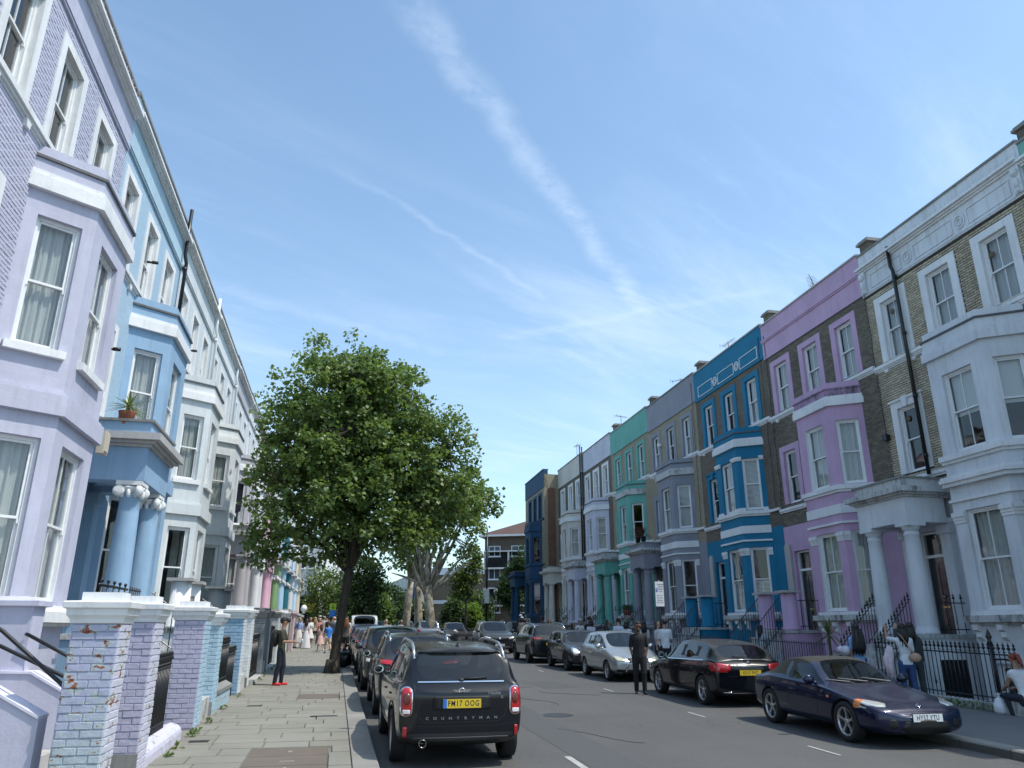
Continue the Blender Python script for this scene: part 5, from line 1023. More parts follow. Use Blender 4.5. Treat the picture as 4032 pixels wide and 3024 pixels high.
# ------------------------------------------------------------------ cars
def carpaint(name, col, rough=.22, metal=0.0, dust=.35):
    if name in MATS: return MATS[name]
    m, N, L, b, out = nodes(name); g = N('ShaderNodeNewGeometry'); sp = N('ShaderNodeSeparateXYZ'); L(g.outputs['Normal'], sp.inputs[0])
    wv = stretch(N, L, 1, 1, 1, True); nz = noise_n(N, L, wv, 5, 6, .7); up = ramp(N, L, sp.outputs[2], [(.55, (0, 0, 0)), (.98, (1, 1, 1))]); nn = ramp(N, L, nz, [(.3, (.35, .35, .35)), (.7, (1, 1, 1))])
    f = mixc(N, L, 1.0, up, nn, 'MULTIPLY'); mu = N('ShaderNodeMath'); mu.operation = 'MULTIPLY'; L(f, mu.inputs[0]); mu.inputs[1].default_value = dust
    L(mixc(N, L, mu.outputs[0], col, (.16, .145, .12)), b.inputs['Base Color']); b.inputs['Metallic'].default_value = metal
    r = N('ShaderNodeMath'); r.operation = 'MULTIPLY_ADD'; L(mu.outputs[0], r.inputs[0]); r.inputs[1].default_value = .6; r.inputs[2].default_value = rough; L(r.outputs[0], b.inputs['Roughness'])
    cw_ = N('ShaderNodeMath'); cw_.operation = 'MULTIPLY_ADD'; L(mu.outputs[0], cw_.inputs[0]); cw_.inputs[1].default_value = -1.6; cw_.inputs[2].default_value = .8; cw_.use_clamp = True; b.inputs['Specular IOR Level'].default_value = .15; L(cw_.outputs[0], b.inputs['Coat Weight']); b.inputs['Coat Roughness'].default_value = .035
    MATS[name] = m; return m
K_glass = glass('car_glass', (.62, .70, .68), .55); K_trim = plain('black_plastic', (.018, .018, .019), .55, nz=.15); K_tyre = plain('tyre_rubber', (.016, .016, .017), .8, nz=.25)
K_rim = plain('alloy_rim', (.50, .51, .52), .28, .85); K_chrome = plain('chrome', (.75, .75, .76), .12, 1.0); K_red = plain('tail_lamp_red', (.42, .008, .012), .1, coat=1.0); K_lamp = plain('head_lamp', (.62, .62, .56), .08, .3, coat=1.0)
K_drkrim = plain('dark_rim', (.10, .10, .105), .35, .6); K_amber = plain('amber_lens', (.75, .22, .03), .15, coat=1.0); K_well = plain('wheel_well', (.008, .008, .008), .9); K_yel = plain('plate_yellow', (.72, .50, .03), .4); K_pw = plain('plate_white', (.72, .73, .72), .4)
K_seam = plain('seam_black', (.004, .004, .004), .6); K_clearlamp = plain('clear_lamp', (.78, .76, .76), .1, coat=1.0); K_soft = plain('soft_top_cloth', (.035, .033, .028), .85, nz=.2)
def lerp(a, b, t): return a+(b-a)*t
def interp(x, pts):
    if x <= pts[0][0]: return pts[0][1]
    for (a, u), (b, v) in zip(pts[:-1], pts[1:]):
        if x <= b: return lerp(u, v, (x-a)/(b-a))
    return pts[-1][1]
def car(p, body, label, loc, front_to_us, right=True, rims=K_rim, spokes=5, lvl=2, group='parked cars along both kerbs', softtop=None, arch=None, clad=False, skew=0.0):
    """p: dimensions. local x runs from the nose (0) to the tail (L), z up. Returns thing and drawing tools"""
    L_, Wd, H, wb, fo = p['L'], p['W'], p['H'], p['wb'], p['fo']; hw = Wd/2; zb = p.get('zb', .22); belt = p['belt']; beltr = p.get('beltr', belt+.05)
    xs = [0, .05, .22, fo*.62, fo, fo+.42, p['xws'], lerp(p['xws'], p['xrf'], .5), p['xrf'], p['xB']-.045, p['xB']+.045, p['xC']-.04, p['xC']+.04, p['xrr'], lerp(p['xrr'], p['xrb'], .5), p['xrb'], L_-.07, L_]
    xs[5] = min(xs[5], p['xws']-.12)
    top = [(0, p['nose']-.16), (.05, p['nose']-.07), (.22, p['nose']), (p['xws']-.12, p['cowl']-.01), (p['xws'], p['cowl']), (p['xrf'], H-.05), (lerp(p['xrf'], p['xrr'], .4), H), (p['xrr'], H-p.get('drop', .07)), (p['xrb'], p['deck']), (L_-.07, p['tail']), (L_, p['tail']-.10)]
    wf = [(0, p.get('wn', .80)), (.05, .88), (.22, .95), (fo, .985), (p['xws'], 1.0), (L_*.6, 1.0), (L_-.5, .985), (L_-.07, .93), (L_, p.get('wt', .86))]
    zbf = [(0, zb+.05), (.22, zb), (L_-.3, zb), (L_, zb+.10)]; wr = p.get('wr', .70)*hw
    V = []; rings = []
    for i, x in enumerate(xs):
        zt = interp(x, top); w = hw*interp(x, wf); z0 = interp(x, zbf); bl = min(lerp(belt, beltr, max(0, (x-p['xws'])/(L_-p['xws']))), zt-.035)
        cab = max(0.0, min(1.0, (zt-bl-.06)/max(.05, (H-.07-bl-.06)))); cab = cab if p['xws'] < x < p['xrb'] else 0.0
        w_ = lerp(.86*w, wr, cab); wr_ = w_ if cab else .74*w
        r = [(0, z0), (.80*w, z0), (.965*w, z0+.10), (w, z0+(bl-z0)*.42), (.992*w, z0+(bl-z0)*.80), (.965*w, bl-.005)]
        if cab > 0: r += [(.925*w, bl+.035), (lerp(.925*w, wr_, .90), lerp(bl+.035, zt-.02, .90)), (wr_, zt-.024), (.88*wr_, zt+.002), (0, zt+.022)]
        else: r += [(.90*w, lerp(bl, zt, .55)), (.84*w, zt-.012), (.76*w, zt-.004), (.67*w, zt+.002), (0, zt+.022)]
        rings.append(r)
    n = 11; vs = []; fs = []; fm = []
    for x, r in zip(xs, rings):
        for y, z in r: vs.append((x, y, z))
        for y, z in r[1:-1]: vs.append((x, -y, z))
    per = n+n-2
    def idx(i, k, sg): return i*per+k if (sg > 0 or k in (0, n-1)) else i*per+n+k-1
    for i in range(len(xs)-1):
        for k in range(n-1):
            m = 0
            if k == 6 and 6 <= i < 13: m = 1
            if k == 6 and i in (9, 11): m = 2
            if k == 6 and i == 13 and p.get('qglass'): m = 1
            if k == 9 and i in (6, 7): m = 1
            if k == 9 and i in (13, 14): m = 1
            if k <= 0: m = 2
            if clad and k == 1: m = 2
            if softtop and (k >= 7 and 8 <= i <= 14) : m = 3
            if softtop and (k == 6 and 11 <= i <= 14): m = 3
            if softtop and k == 9 and i == 14: m = 1
            if p.get('blackroof') and k >= 8 and 8 <= i <= 12: m = 3
            for sg in (1, -1):
                a, b, c_, d = idx(i, k, sg), idx(i, k+1, sg), idx(i+1, k+1, sg), idx(i+1, k, sg); fs.append((a, b, c_, d) if sg < 0 else (d, c_, b, a)); fm.append(m)
    for i, sgn, dx in ((0, -1, -p.get('bulge', .07)), (len(xs)-1, 1, .05)):      # nose and tail
        cen = []
        for k in range(n):
            if k in (0, n-1): cen.append(idx(i, k, 1))
            else: cen.append(len(vs)); vs.append((xs[i]+dx*(1 if 1 < k < 6 else .7), 0, rings[i][k][1]))
        for k in range(n-1):
            for sg in (1, -1):
                q = [idx(i, k, sg), idx(i, k+1, sg), cen[k+1], cen[k]]; q = [v for j, v in enumerate(q) if v not in q[:j]]
                if sg*sgn < 0: q = q[::-1]
                fs.append(tuple(q)); fm.append(2 if (clad and k <= 1) or k == 0 else 0)
    me = bpy.data.meshes.new('body'); me.from_pydata(vs, [], fs); mats = [body, K_glass, K_trim, softtop or K_soft]
    for m in mats+[K_well]: me.materials.append(m)
    me.polygons.foreach_set('material_index', fm); me.polygons.foreach_set('use_smooth', [True]*len(fm))
    bm = bmesh.new(); bm.from_mesh(me); bmesh.ops.recalc_face_normals(bm, faces=bm.faces); cl = bm.edges.layers.float.new('crease_edge'); bm.verts.ensure_lookup_table()
    for e in bm.edges:
        a, b = e.verts[0].index, e.verts[1].index
        for k, c_ in ((5, .45), (8, .35), (2, .3)):
            for i in range(len(xs)-1):
                if {a, b} in ({idx(i, k, 1), idx(i+1, k, 1)}, {idx(i, k, -1), idx(i+1, k, -1)}): e[cl] = c_
        mi = {f.material_index for f in e.link_faces}
        if 1 in mi and len(mi) > 1: e[cl] = .7
        if all(v.index//per in (0, len(xs)-1) or v.index >= per*len(xs) for v in e.verts) and False: e[cl] = .3
    bm.to_mesh(me); bm.free(); tmp = bpy.data.objects.new('tmp', me); C.objects.link(tmp)
    ss_ = tmp.modifiers.new('s', 'SUBSURF'); ss_.levels = lvl; ss_.render_levels = lvl
    Rw = p['R']; cut = MB(); ra = Rw+p.get('gap', .055); 
    for ax in (fo, fo+wb):
        for sg in (1, -1): cut.lathe([(ra, min(sg*(hw-.30), sg*(hw+.2))), (ra, max(sg*(hw-.30), sg*(hw+.2)))], ax, 0, 28, 0, axis='y', cz=Rw-.01)
    cme = cut.mesh('cut', [K_well]); co = bpy.data.objects.new('cut', cme); C.objects.link(co); bb = bmesh.new(); bb.from_mesh(cme); bmesh.ops.recalc_face_normals(bb, faces=bb.faces); bb.to_mesh(cme); bb.free()
    bo = tmp.modifiers.new('b', 'BOOLEAN'); bo.operation = 'DIFFERENCE'; bo.object = co; bo.solver = 'EXACT'; bo.material_mode = 'TRANSFER'
    dg = bpy.context.evaluated_depsgraph_get(); ev = tmp.evaluated_get(dg); fin = bpy.data.meshes.new_from_object(ev); fin.name = 'body'
    bpy.data.objects.remove(tmp); bpy.data.objects.remove(co)
    fin.set_sharp_from_angle(angle=R(38))
    # the thing: an Empty on the road, tilted with the street
    o = empty('parked_car', (0, 0, 0), 0, label, 'car', group); sgn = 1 if front_to_us else -1; d = Vector((0, 1, SL)) if not right else Vector((math.sin(AR), math.cos(AR), SL))
    xax = (d*sgn).normalized(); xax.rotate(Euler((0, 0, skew))); zax = Vector((0, -SL, 1)).normalized(); yax = zax.cross(xax).normalized(); zax = xax.cross(yax); s_near, t_ = loc
    P0 = Vector(RT(s_near, t_, 0)) if right else Vector((t_, s_near, gz(s_near)))
    o.matrix_basis = Matrix.Translation(P0) @ Matrix((xax, yax, zax)).transposed().to_4x4() @ Matrix.Translation((-(fo if front_to_us else fo+wb), 0, 0))
    b_ = put('body', fin, o); bvh = BVHTree.FromPolygons([v.co.copy() for v in fin.vertices], [tuple(q.vertices) for q in fin.polygons])
    T = {'o': o, 'body': b_, 'bvh': bvh, 'p': p}
    def hit(view, a, b):
        if view == 'L': q = bvh.ray_cast(Vector((a, 3, b)), Vector((0, -1, 0)))
        elif view == 'R': q = bvh.ray_cast(Vector((a, -3, b)), Vector((0, 1, 0)))
        elif view == 'F': q = bvh.ray_cast(Vector((-3, a, b)), Vector((1, 0, 0)))
        elif view == 'B': q = bvh.ray_cast(Vector((L_+3, a, b)), Vector((-1, 0, 0)))
        else: q = bvh.ray_cast(Vector((a, b, 3)), Vector((0, 0, -1)))
        return q[0], q[1]
    T['hit'] = hit; out = {'L': Vector((0, 1, 0)), 'R': Vector((0, -1, 0)), 'F': Vector((-1, 0, 0)), 'B': Vector((1, 0, 0)), 'T': Vector((0, 0, 1))}
    def patch(name, view, poly, mat, off=.008, parent=None, nr=4, sub=3, lab=None, dome=0.0):
        P = []; m_ = len(poly)
        for i in range(m_):
            a, b = poly[i], poly[(i+1) % m_]
            for k in range(sub): t = k/sub; P.append((lerp(a[0], b[0], t), lerp(a[1], b[1], t)))
        cx = sum(q[0] for q in P)/len(P); cy = sum(q[1] for q in P)/len(P); N_ = len(P); vs = []; ok = True
        ch, _ = hit(view, cx, cy)
        if ch is None: return None
        for r_ in range(nr+1):
            f = 1-r_/nr if r_ < nr else 0
            for j, q in enumerate(P):
                ff = f if f > 0 else 0.001; h = None
                for tr in range(6):
                    h, nn_ = hit(view, lerp(cx, q[0], ff), lerp(cy, q[1], ff))
                    if h is not None and (h-ch).length < .9: break
                    ff *= .93
                if h is None: h = ch
                if r_ == 0: vs.append(h-out[view]*.012)
                vs_o = off+dome*(1-f*f); vs.append(h+out[view]*vs_o)
            if r_ == 0:
                base, rim = vs[0::2], vs[1::2]; vs = base+rim
        fs = []
        for r_ in range(nr+1):
            for j in range(N_): a = r_*N_+j; b = r_*N_+(j+1) % N_; fs.append((a, b, b+N_, a+N_))
        mb = MB(); mb.add(vs, fs, 0, True); me_ = mb.mesh(name, [mat]); ob = put(name, me_, parent or o)
        if lab: ob['label'] = lab
        return ob
    T['patch'] = patch
    def strip(name, view, pts, mat, w=.007, off=.0015, parent=None, nsub=8):
        """thin ribbons along a polyline laid on the body"""
        Q = []
        for a, b in zip(pts[:-1], pts[1:]):
            for k in range(nsub): Q.append((lerp(a[0], b[0], k/nsub), lerp(a[1], b[1], k/nsub)))
        Q.append(pts[-1]); vs = []; good = []
        for i, q in enumerate(Q):
            a, b = Q[max(0, i-1)], Q[min(len(Q)-1, i+1)]; dx, dy = b[0]-a[0], b[1]-a[1]; l = math.hypot(dx, dy) or 1; nx, ny = -dy/l*w/2, dx/l*w/2; h, _ = hit(view, *q); hh = []
            for sg in (1, -1):
                g, _ = hit(view, q[0]+nx*sg, q[1]+ny*sg); hh.append((g if g is not None else h))
            good.append(h is not None and None not in hh)
            for g in hh: vs.append((g+out[view]*off) if g is not None else Vector((0, 0, 0)))
        fs = [(2*i, 2*i+1, 2*i+3, 2*i+2) for i in range(len(Q)-1) if good[i] and good[i+1] and (vs[2*i]-vs[2*i+2]).length < .3]
        if not fs: return None
        mb = MB(); mb.add(vs, fs, 0, True); return mb.build(name, [mat], parent or o)
    T['strip'] = strip
    # dashboard, seats and parcel shelf seen through the glass
    K_in = plain('car_interior', (.03, .03, .032), .8); m_ = MB(); zi = belt-.10; x0_ = p['xws']+.10; x1_ = p['xrb']-.12
    m_.box(x0_, x0_+.35, -hw*.82, hw*.82, zi-.12, zi+.02); m_.box(x0_, x1_, -hw*.84, hw*.84, .38, .42); m_.box(max(x1_-.45, p['xC']+.0), x1_, -hw*.78, hw*.78, zi-.06, zi-.02); m_.box(x0_, x1_, hw*.80, hw*.84, .42, zi); m_.box(x0_, x1_, -hw*.84, -hw*.80, .42, zi); m_.build('interior', [K_in], o)
    for sx_ in ([p['xB']-.05]+([p['xC']-.05] if p.get('doors', 5) > 3 else [])):
        for sg in (1, -1):
            m_ = MB(); m_.side([(sx_-.05, .5), (sx_+.10, .5), (sx_+.26, zi+.12), (sx_+.14, zi+.14)], sg*.36-.22, sg*.36+.22); m_.box(sx_+.16, sx_+.26, sg*.36-.12, sg*.36+.12, zi+.16, zi+.32); m_.build('seat', [K_in], o)
    m_ = MB(); sw_ = [(x0_+.42+.07*math.sin(t), -.36+.18*math.cos(t), zi-.0+.17*math.sin(t)) for t in [2*math.pi*k/16 for k in range(17)]]; m_.tube(sw_, .014, 6); m_.build('steering_wheel', [K_in], o)
    # wheels
    wk = (round(Rw, 3), spokes, rims.name)
    if wk not in WHL:
        r_ = Rw*p.get('rimf', .68); w2 = .105; m_ = MB(); m_.lathe([(r_, -w2*.8), (r_*1.04, -w2), (Rw*.93, -w2), (Rw*.985, -w2*.75), (Rw, -w2*.4), (Rw, w2*.4), (Rw*.985, w2*.75), (Rw*.93, w2), (r_*1.04, w2), (r_, w2*.8)], 0, 0, 36, 0, axis='y', caps=False); ty = m_.mesh('wheel', [K_tyre])
        m_ = MB(); m_.lathe([(r_*1.02, w2*.86), (r_*.93, w2*.9), (r_*.90, w2*.55), (r_*.88, -w2*.6)], 0, 0, 36, 0, axis='y', caps=False); m_.lathe([(r_*.88, -w2*.3), (.01, -w2*.3)], 0, 0, 24, 1, axis='y', caps=False)
        m_.lathe([(r_*.24, w2*.2), (r_*.24, w2*.62), (r_*.15, w2*.75), (.004, w2*.76)], 0, 0, 16, 0, axis='y', caps=False)
        for k in range(spokes):
            for dd in ((0,) if spokes < 8 and not p.get('split') else (0,)):
                a = 2*math.pi*k/spokes+.3; hw_ = r_*(.155 if spokes <= 5 else .085); c_, s_ = math.cos(a), math.sin(a)
                def pt(rad, side, dep): x = rad*c_-side*s_; z = rad*s_+side*c_; return (x, dep, z)
                vs_ = []
                for rad, wd, dep in ((r_*.16, hw_*.95, w2*.66), (r_*.55, hw_*.62, w2*.60), (r_*.93, hw_*.9, w2*.80)):
                    vs_ += [pt(rad, -wd, dep-.03), pt(rad, -wd*.8, dep), pt(rad, wd*.8, dep), pt(rad, wd, dep-.03)]
                m_.add(vs_, [(0, 1, 5, 4), (1, 2, 6, 5), (2, 3, 7, 6), (4, 5, 9, 8), (5, 6, 10, 9), (6, 7, 11, 10)], 0, False)
        WHL[wk] = (ty, m_.mesh('rim', [rims, K_well]))
    ty, ri = WHL[wk]
    for ax in (fo, fo+wb):
        for sg in (1, -1):
            w_o = put('wheel', ty, o, (ax, sg*(hw-.125), Rw), (0, 0, 0 if sg > 0 else math.pi)); put('rim', ri, w_o)
    if arch:
        for ax in (fo, fo+wb):
            for v_ in ('L', 'R'): strip('arch_trim', v_, [(ax+(ra+.018)*math.cos(t), Rw-.01+(ra+.018)*math.sin(t)) for t in [(-.35+i*(math.pi+.7)/18) for i in range(19)]], arch, w=.065, off=.012, nsub=1)
    # seams, handles and mirrors shared by all
    for v_ in ('L', 'R'):
        xB = p['xB']; xD = p['xws']+.12; zl = zb+.13; bl = belt
        strip('door_seam', v_, [(xD, bl+.0), (xD-.01, .55), (xD+.05, zl), (xB, zl), (xB, bl+.02)], K_seam)
        if p.get('doors', 5) > 3:
            xe = fo+wb-ra*.35; strip('door_seam', v_, [(xB, zl), (fo+wb-ra-.04, zl), (fo+wb-ra*.75, zl+.25), (p['xC'], bl+.03)], K_seam)
        for hx in ([xB-.18]+([p['xC']-.12] if p.get('doors', 5) > 3 else [])): patch('door_handle', v_, [(hx-.09, bl-.13), (hx+.07, bl-.125), (hx+.07, bl-.10), (hx-.09, bl-.105)], p.get('handle', body), off=.022, nr=2, sub=2)
        sg = 1 if v_ == 'L' else -1; mx = p['xws']+.22+p.get('mirx', 0); m_ = MB(); rnd = p.get('roundmir'); y0_ = sg*(hw*.90)
        m_.tube([(mx, y0_-sg*.03, bl+.02), (mx-.02, y0_+sg*.08, bl+.06)], [.035, .03], 8); mo_ = m_.build('wing_mirror', [K_trim if p.get('blackmir') else body], o)
        m_ = MB(); m_.ball((mx-.03, y0_+sg*.16, bl+.10), (.06, .11, .082 if not rnd else .085), 0, 14, 10); m_.build('mirror_shell', [p.get('mircap', body)], mo_)
        m_ = MB(); ring = [(mx+.018, y0_+sg*.16+.088*math.cos(t), bl+.10+.064*math.sin(t)) for t in [2*math.pi*k/16 for k in range(16)]]; m_.add(ring, [tuple(range(16))], 0); m_.build('mirror_glass', [plain('mirror_glass', (.5, .6, .62), .03, 1.0)], mo_)
    return T
WHL = {}
def plate(T, view, txt, z, y=0.0, back=K_yel, w=.52, h=.112, blue=False, tilt=0.0, recess=True):
    p_, _ = T['hit'](view, y, z); o = T['o']; sg = 1 if view == 'B' else -1; x = p_.x+sg*.014
    m_ = MB(); m_.box(-w/2, w/2, -h/2, h/2, -.008, 0); rz = R(90)*sg; rot = (R(90)-tilt, 0, rz)
    pl = m_.build('number_plate', [back], o, (x, y, z), rot); text(txt, h*.92, M_blk, pl, (.02 if blue else 0, 0, .001), (0, 0, 0), name='plate_text', ext=.0008, sx=.78, bold=.0006, spc=1.14)
    if blue: m_ = MB(); m_.box(-w/2, -w/2+.05, -h/2, h/2, .0002, .0016); m_.build('blue_band', [plain('plate_blue', (.02, .16, .55), .4)], pl)
    m_ = MB(); m_.box(-w/2-.012, w/2+.012, -h/2-.012, h/2+.012, -.014, -.0085); m_.build('plate_frame', [K_trim], pl); return pl
def word(T, view, txt, z, y, size, mat, track=0.0, sx=1.0):
    sg = 1 if view == 'B' else -1
    p_, _ = T['hit'](view, y, z)
    if track:
        grp = None
        for i, ch in enumerate(txt):
            yy = y+sg*(i-(len(txt)-1)/2)*track; q, _ = T['hit'](view, yy, z)
            text(ch, size, mat, T['o'], (q.x+sg*.004, yy, z), (R(90), 0, R(90)*sg), name='badge_letter', ext=.002, sx=sx, bold=.001)
    else: text(txt, size, mat, T['o'], (p_.x+sg*.004, y, z), (R(90), 0, R(90)*sg), name='badge_lettering', ext=.002, sx=sx, bold=.001)
def rect(a0, a1, b0, b1, r=0.0, n=3):
    if r <= 0: return [(a0, b0), (a1, b0), (a1, b1), (a0, b1)]
    q = []
    for cx, cy, s in ((a1-r, b0+r, -90), (a1-r, b1-r, 0), (a0+r, b1-r, 90), (a0+r, b0+r, 180)):
        for k in range(n+1): t = R(s+90*k/n); q.append((cx+r*math.cos(t), cy+r*math.sin(t)))
    return q
def ell(cx, cy, rx, ry, n=16): return [(cx+rx*math.cos(2*math.pi*k/n), cy+ry*math.sin(2*math.pi*k/n)) for k in range(n)]
def roofrails(T, mat, y=None, x0=None, x1=None, h=.06):
    p = T['p']; y = y or p.get('wr', .7)*p['W']/2*.93; x0 = x0 or p['xrf']+.1; x1 = x1 or p['xrr']+.05
    for sg in (1, -1):
        pts = []
        for k in range(11):
            t = k/10; x = lerp(x0, x1, t); q, _ = T['hit']('T', x, sg*y); e = min(1, min(t, 1-t)*6); pts.append((x, sg*y, q.z-.015+h*e**.6))
        m_ = MB(); m_.tube(pts, .021, 8); m_.build('roof_rail', [mat], T['o'])
def antenna(T, x, mat, fin=True):
    q, _ = T['hit']('T', x, 0); m_ = MB()
    if fin: m_.add([(x-.09, -.02, q.z-.01), (x-.09, .02, q.z-.01), (x+.07, .025, q.z-.01), (x+.07, -.025, q.z-.01), (x+.06, 0, q.z+.06), (x+.02, 0, q.z+.055)], [(0, 1, 5), (1, 2, 4, 5), (2, 3, 4), (3, 0, 5, 4)], 0, False)
    else: m_.tube([(x, 0, q.z), (x+.14, 0, q.z+.22)], [.008, .003], 5)
    m_.build('antenna', [mat], T['o'])
def wiper(T, view, pts, mat=K_trim):
    sg = 1 if view == 'B' else -1; Q = []
    for y, z in pts: q, n = T['hit'](view, y, z); Q.append(q+Vector((sg*.02, 0, .01)))
    m_ = MB(); m_.tube(Q, .009, 5); m_.build('wiper', [mat], T['o'])
black = carpaint('black_car_paint', (.006, .007, .010), .18, dust=.45); navy = carpaint('dark_blue_car_paint', (.006, .010, .040), .22, .2, dust=.25); silver = carpaint('silver_car_paint', (.42, .44, .44), .3, .6, dust=.15); grey = carpaint('dark_grey_car_paint', (.035, .038, .042), .25, .4, dust=.3); whitec = carpaint('white_car_paint', (.70, .70, .68), .25, dust=.1); blueb = carpaint('blue_black_car_paint', (.008, .012, .018), .2, dust=.4); palesil = carpaint('grey_silver_car_paint', (.24, .27, .32), .3, .5, dust=.15)
D = dict
SUV = D(L=4.30, W=1.82, H=1.56, wb=2.67, fo=.83, R=.345, belt=.98, beltr=1.06, nose=.90, cowl=1.04, xws=1.12, xrf=1.78, xB=2.42, xC=3.28, xrr=3.98, xrb=4.22, deck=1.08, tail=1.05, wr=.745, drop=.06, zb=.24, wt=.90, qglass=1, gap=.06)
# --- black compact SUV, rear towards the camera
T = car(SUV, black, 'black compact SUV nearest the camera with upright red tail lamps and roof rails', (11.75, 1.75), False, right=False, lvl=3, arch=K_trim, clad=True)
P_ = T['patch']; L4 = SUV['L']
for sg in (1, -1):
    f = lambda a: sg*a
    P_('lamp_surround', 'B', [(f(a), b) for a, b in rect(.665, .835, .66, 1.035, .075)], K_chrome, off=.014)
    l = P_('tail_lamp', 'B', [(f(a), b) for a, b in rect(.680, .820, .675, 1.02, .062)], K_red, off=.022)
    P_('lamp_ring', 'B', [(f(a), b) for a, b in ell(.748, .88, .052, .075)], plain('deep_red', (.12, .004, .006), .15, coat=1.0), off=.026, parent=l); P_('reversing_lens', 'B', [(f(a), b) for a, b in rect(.70, .80, .695, .745, .01)], K_clearlamp, off=.026, parent=l)
    P_('bumper_reflector', 'B', [(f(a), b) for a, b in rect(.735, .785, .40, .53, .012)], K_red, off=.012)
P_('bumper_cladding', 'B', rect(-.66, .66, .30, .40, .02), K_trim, off=.012, sub=6); P_('plate_recess', 'B', rect(-.40, .40, .735, .905, .03), K_seam, off=.004, sub=4); P_('brake_light', 'B', rect(-.17, .17, 1.472, 1.492, 0), K_red, off=.02)
T['strip']('tailgate_seam', 'B', [(-.64, 1.06), (-.645, .80), (-.60, .66), (-.50, .585), (.50, .585), (.60, .66), (.645, .80), (.64, 1.06)], K_seam, w=.010); T['strip']('chrome_line', 'B', [(-.60, 1.085), (.60, 1.085)], K_chrome, w=.016, off=.012)
T['strip']('bumper_crease', 'B', [(-.80, .56), (-.5, .535), (.5, .535), (.80, .56)], K_seam, w=.006)
for v_ in ('L', 'R'): T['strip']('chrome_line', v_, [(1.05, 1.0), (2.4, 1.025), (4.12, 1.082)], K_chrome, w=.02, off=.012)
plate(T, 'B', 'FM17 OOG', .815, back=K_yel, blue=True); word(T, 'B', 'COUNTRYMAN', .632, 0, .048, plain('dull_chrome', (.42, .42, .43), .25, 1.0), track=.104, sx=1.25); word(T, 'B', 'COOPER', .935, .45, .046, K_chrome); word(T, 'B', 'D', .885, .56, .046, K_chrome)
q, _ = T['hit']('B', 0, .965); m_ = MB(); m_.lathe([(.046, 0), (.046, .012), (.034, .013), (.034, .004), (.001, .004)], 0, 0, 20, 0, axis='x', caps=False)
for sg in (1, -1):
    for k in range(3): m_.add([(.006, sg*.044, .022-k*.016), (.006, sg*(.125-k*.022), .022-k*.016), (.006, sg*(.118-k*.022), .010-k*.016), (.006, sg*.044, .010-k*.016)], [(0, 1, 2, 3)])
m_.build('winged_badge', [K_chrome], T['o'], (q.x, 0, q.z))
roofrails(T, plain('satin_rail', (.55, .56, .57), .3, .8), h=.085, y=.64); antenna(T, 3.75, K_trim); wiper(T, 'B', [(.03, 1.11), (.16, 1.115), (.36, 1.125)]); m_ = MB(); m_.ball((0, 0, 0), (.03, .05, .03), 0, 8, 6); q, _ = T['hit']('B', .0, 1.10); m_.build('wiper_base', [K_trim], T['o'], q)
m_ = MB(); m_.lathe([(.050, -.10), (.052, .08), (.044, .08), (.040, -.05), (.001, -.05)], 0, 0, 16, 0, axis='x', cz=0, caps=False); m_.build('exhaust', [plain('exhaust_steel', (.2, .19, .18), .3, 1.0)], T['o'], (L4-.02, -.52, .33))
P_('rear_spoiler', 'B', rect(-.60, .60, 1.455, 1.52, .02), black, off=.05, sub=6)
# --- the rest of the left-hand row
cx = 1.68
T = car(D(SUV, L=4.38, W=1.80, H=1.58, wb=2.64, belt=1.0, xrr=3.80, xrb=4.18, beltr=1.12, deck=1.14, tail=1.10, R=.34), blueb, 'blue black crossover second in the left row with wide red lamps', (17.1, cx+.06), False, right=False, clad=True, arch=K_trim)
for sg in (1, -1): T['patch']('tail_lamp', 'B', [(sg*.42, 1.0), (sg*.86, 1.02), (sg*.87, 1.12), (sg*.60, 1.09), (sg*.42, 1.05)], K_red, off=.02)
roofrails(T, K_chrome, h=.07, y=.60); antenna(T, 3.4, K_trim); plate(T, 'B', 'LK66 VHT', .80, back=K_yel)
T = car(D(SUV, L=4.60, H=1.66, W=1.84, wb=2.75, belt=1.02, beltr=1.10, xB=2.5, xC=3.4, xrr=4.2, xrb=4.5, deck=1.1, tail=1.06), grey, 'dark tall estate third in the left row with a large black mirror', (22.6, cx), True, right=False)
for sg in (1, -1): T['patch']('head_lamp', 'F', [(sg*.50, .74), (sg*.82, .76), (sg*.82, .86), (sg*.52, .84)], K_lamp, off=.015)
hatch = D(L=4.1, W=1.75, H=1.48, wb=2.55, fo=.82, R=.32, belt=.93, beltr=1.0, nose=.78, cowl=.97, xws=1.08, xrf=1.85, xB=2.35, xC=3.1, xrr=3.55, xrb=3.95, deck=1.02, tail=.95, wr=.72)
rows = [(28.4, 'black', 'black hatchback fourth in the left row behind the tree trunk', blueb, False, hatch), (33.6, 'g', 'dark grey hatchback fifth in the left row', grey, False, hatch), (39.0, 'b', 'black saloon sixth in the left row', black, False, D(hatch, H=1.44)), (44.5, 's', 'dark blue estate seventh in the left row', navy, False, D(SUV, H=1.5))]
for y, _, lb, pm, fr_, dd in rows:
    T = car(dd, pm, lb, (y, cx-.03), fr_, right=False, lvl=2)
    for sg in (1, -1): T['patch']('tail_lamp', 'B', [(sg*.58, .85), (sg*.82, .86), (sg*.82, 1.0), (sg*.62, .97)], K_red, off=.015)
    antenna(T, 3.3, K_trim, False)
van = D(L=4.9, W=1.9, H=2.0, wb=3.0, fo=.9, R=.34, belt=1.1, beltr=1.15, nose=1.05, cowl=1.2, xws=.95, xrf=1.55, xB=2.0, xC=3.4, xrr=4.75, xrb=4.85, deck=1.2, tail=1.1, wr=.84)
T = car(van, whitec, 'white van roof showing above the left row of cars', (51.5, cx+.1), False, right=False)
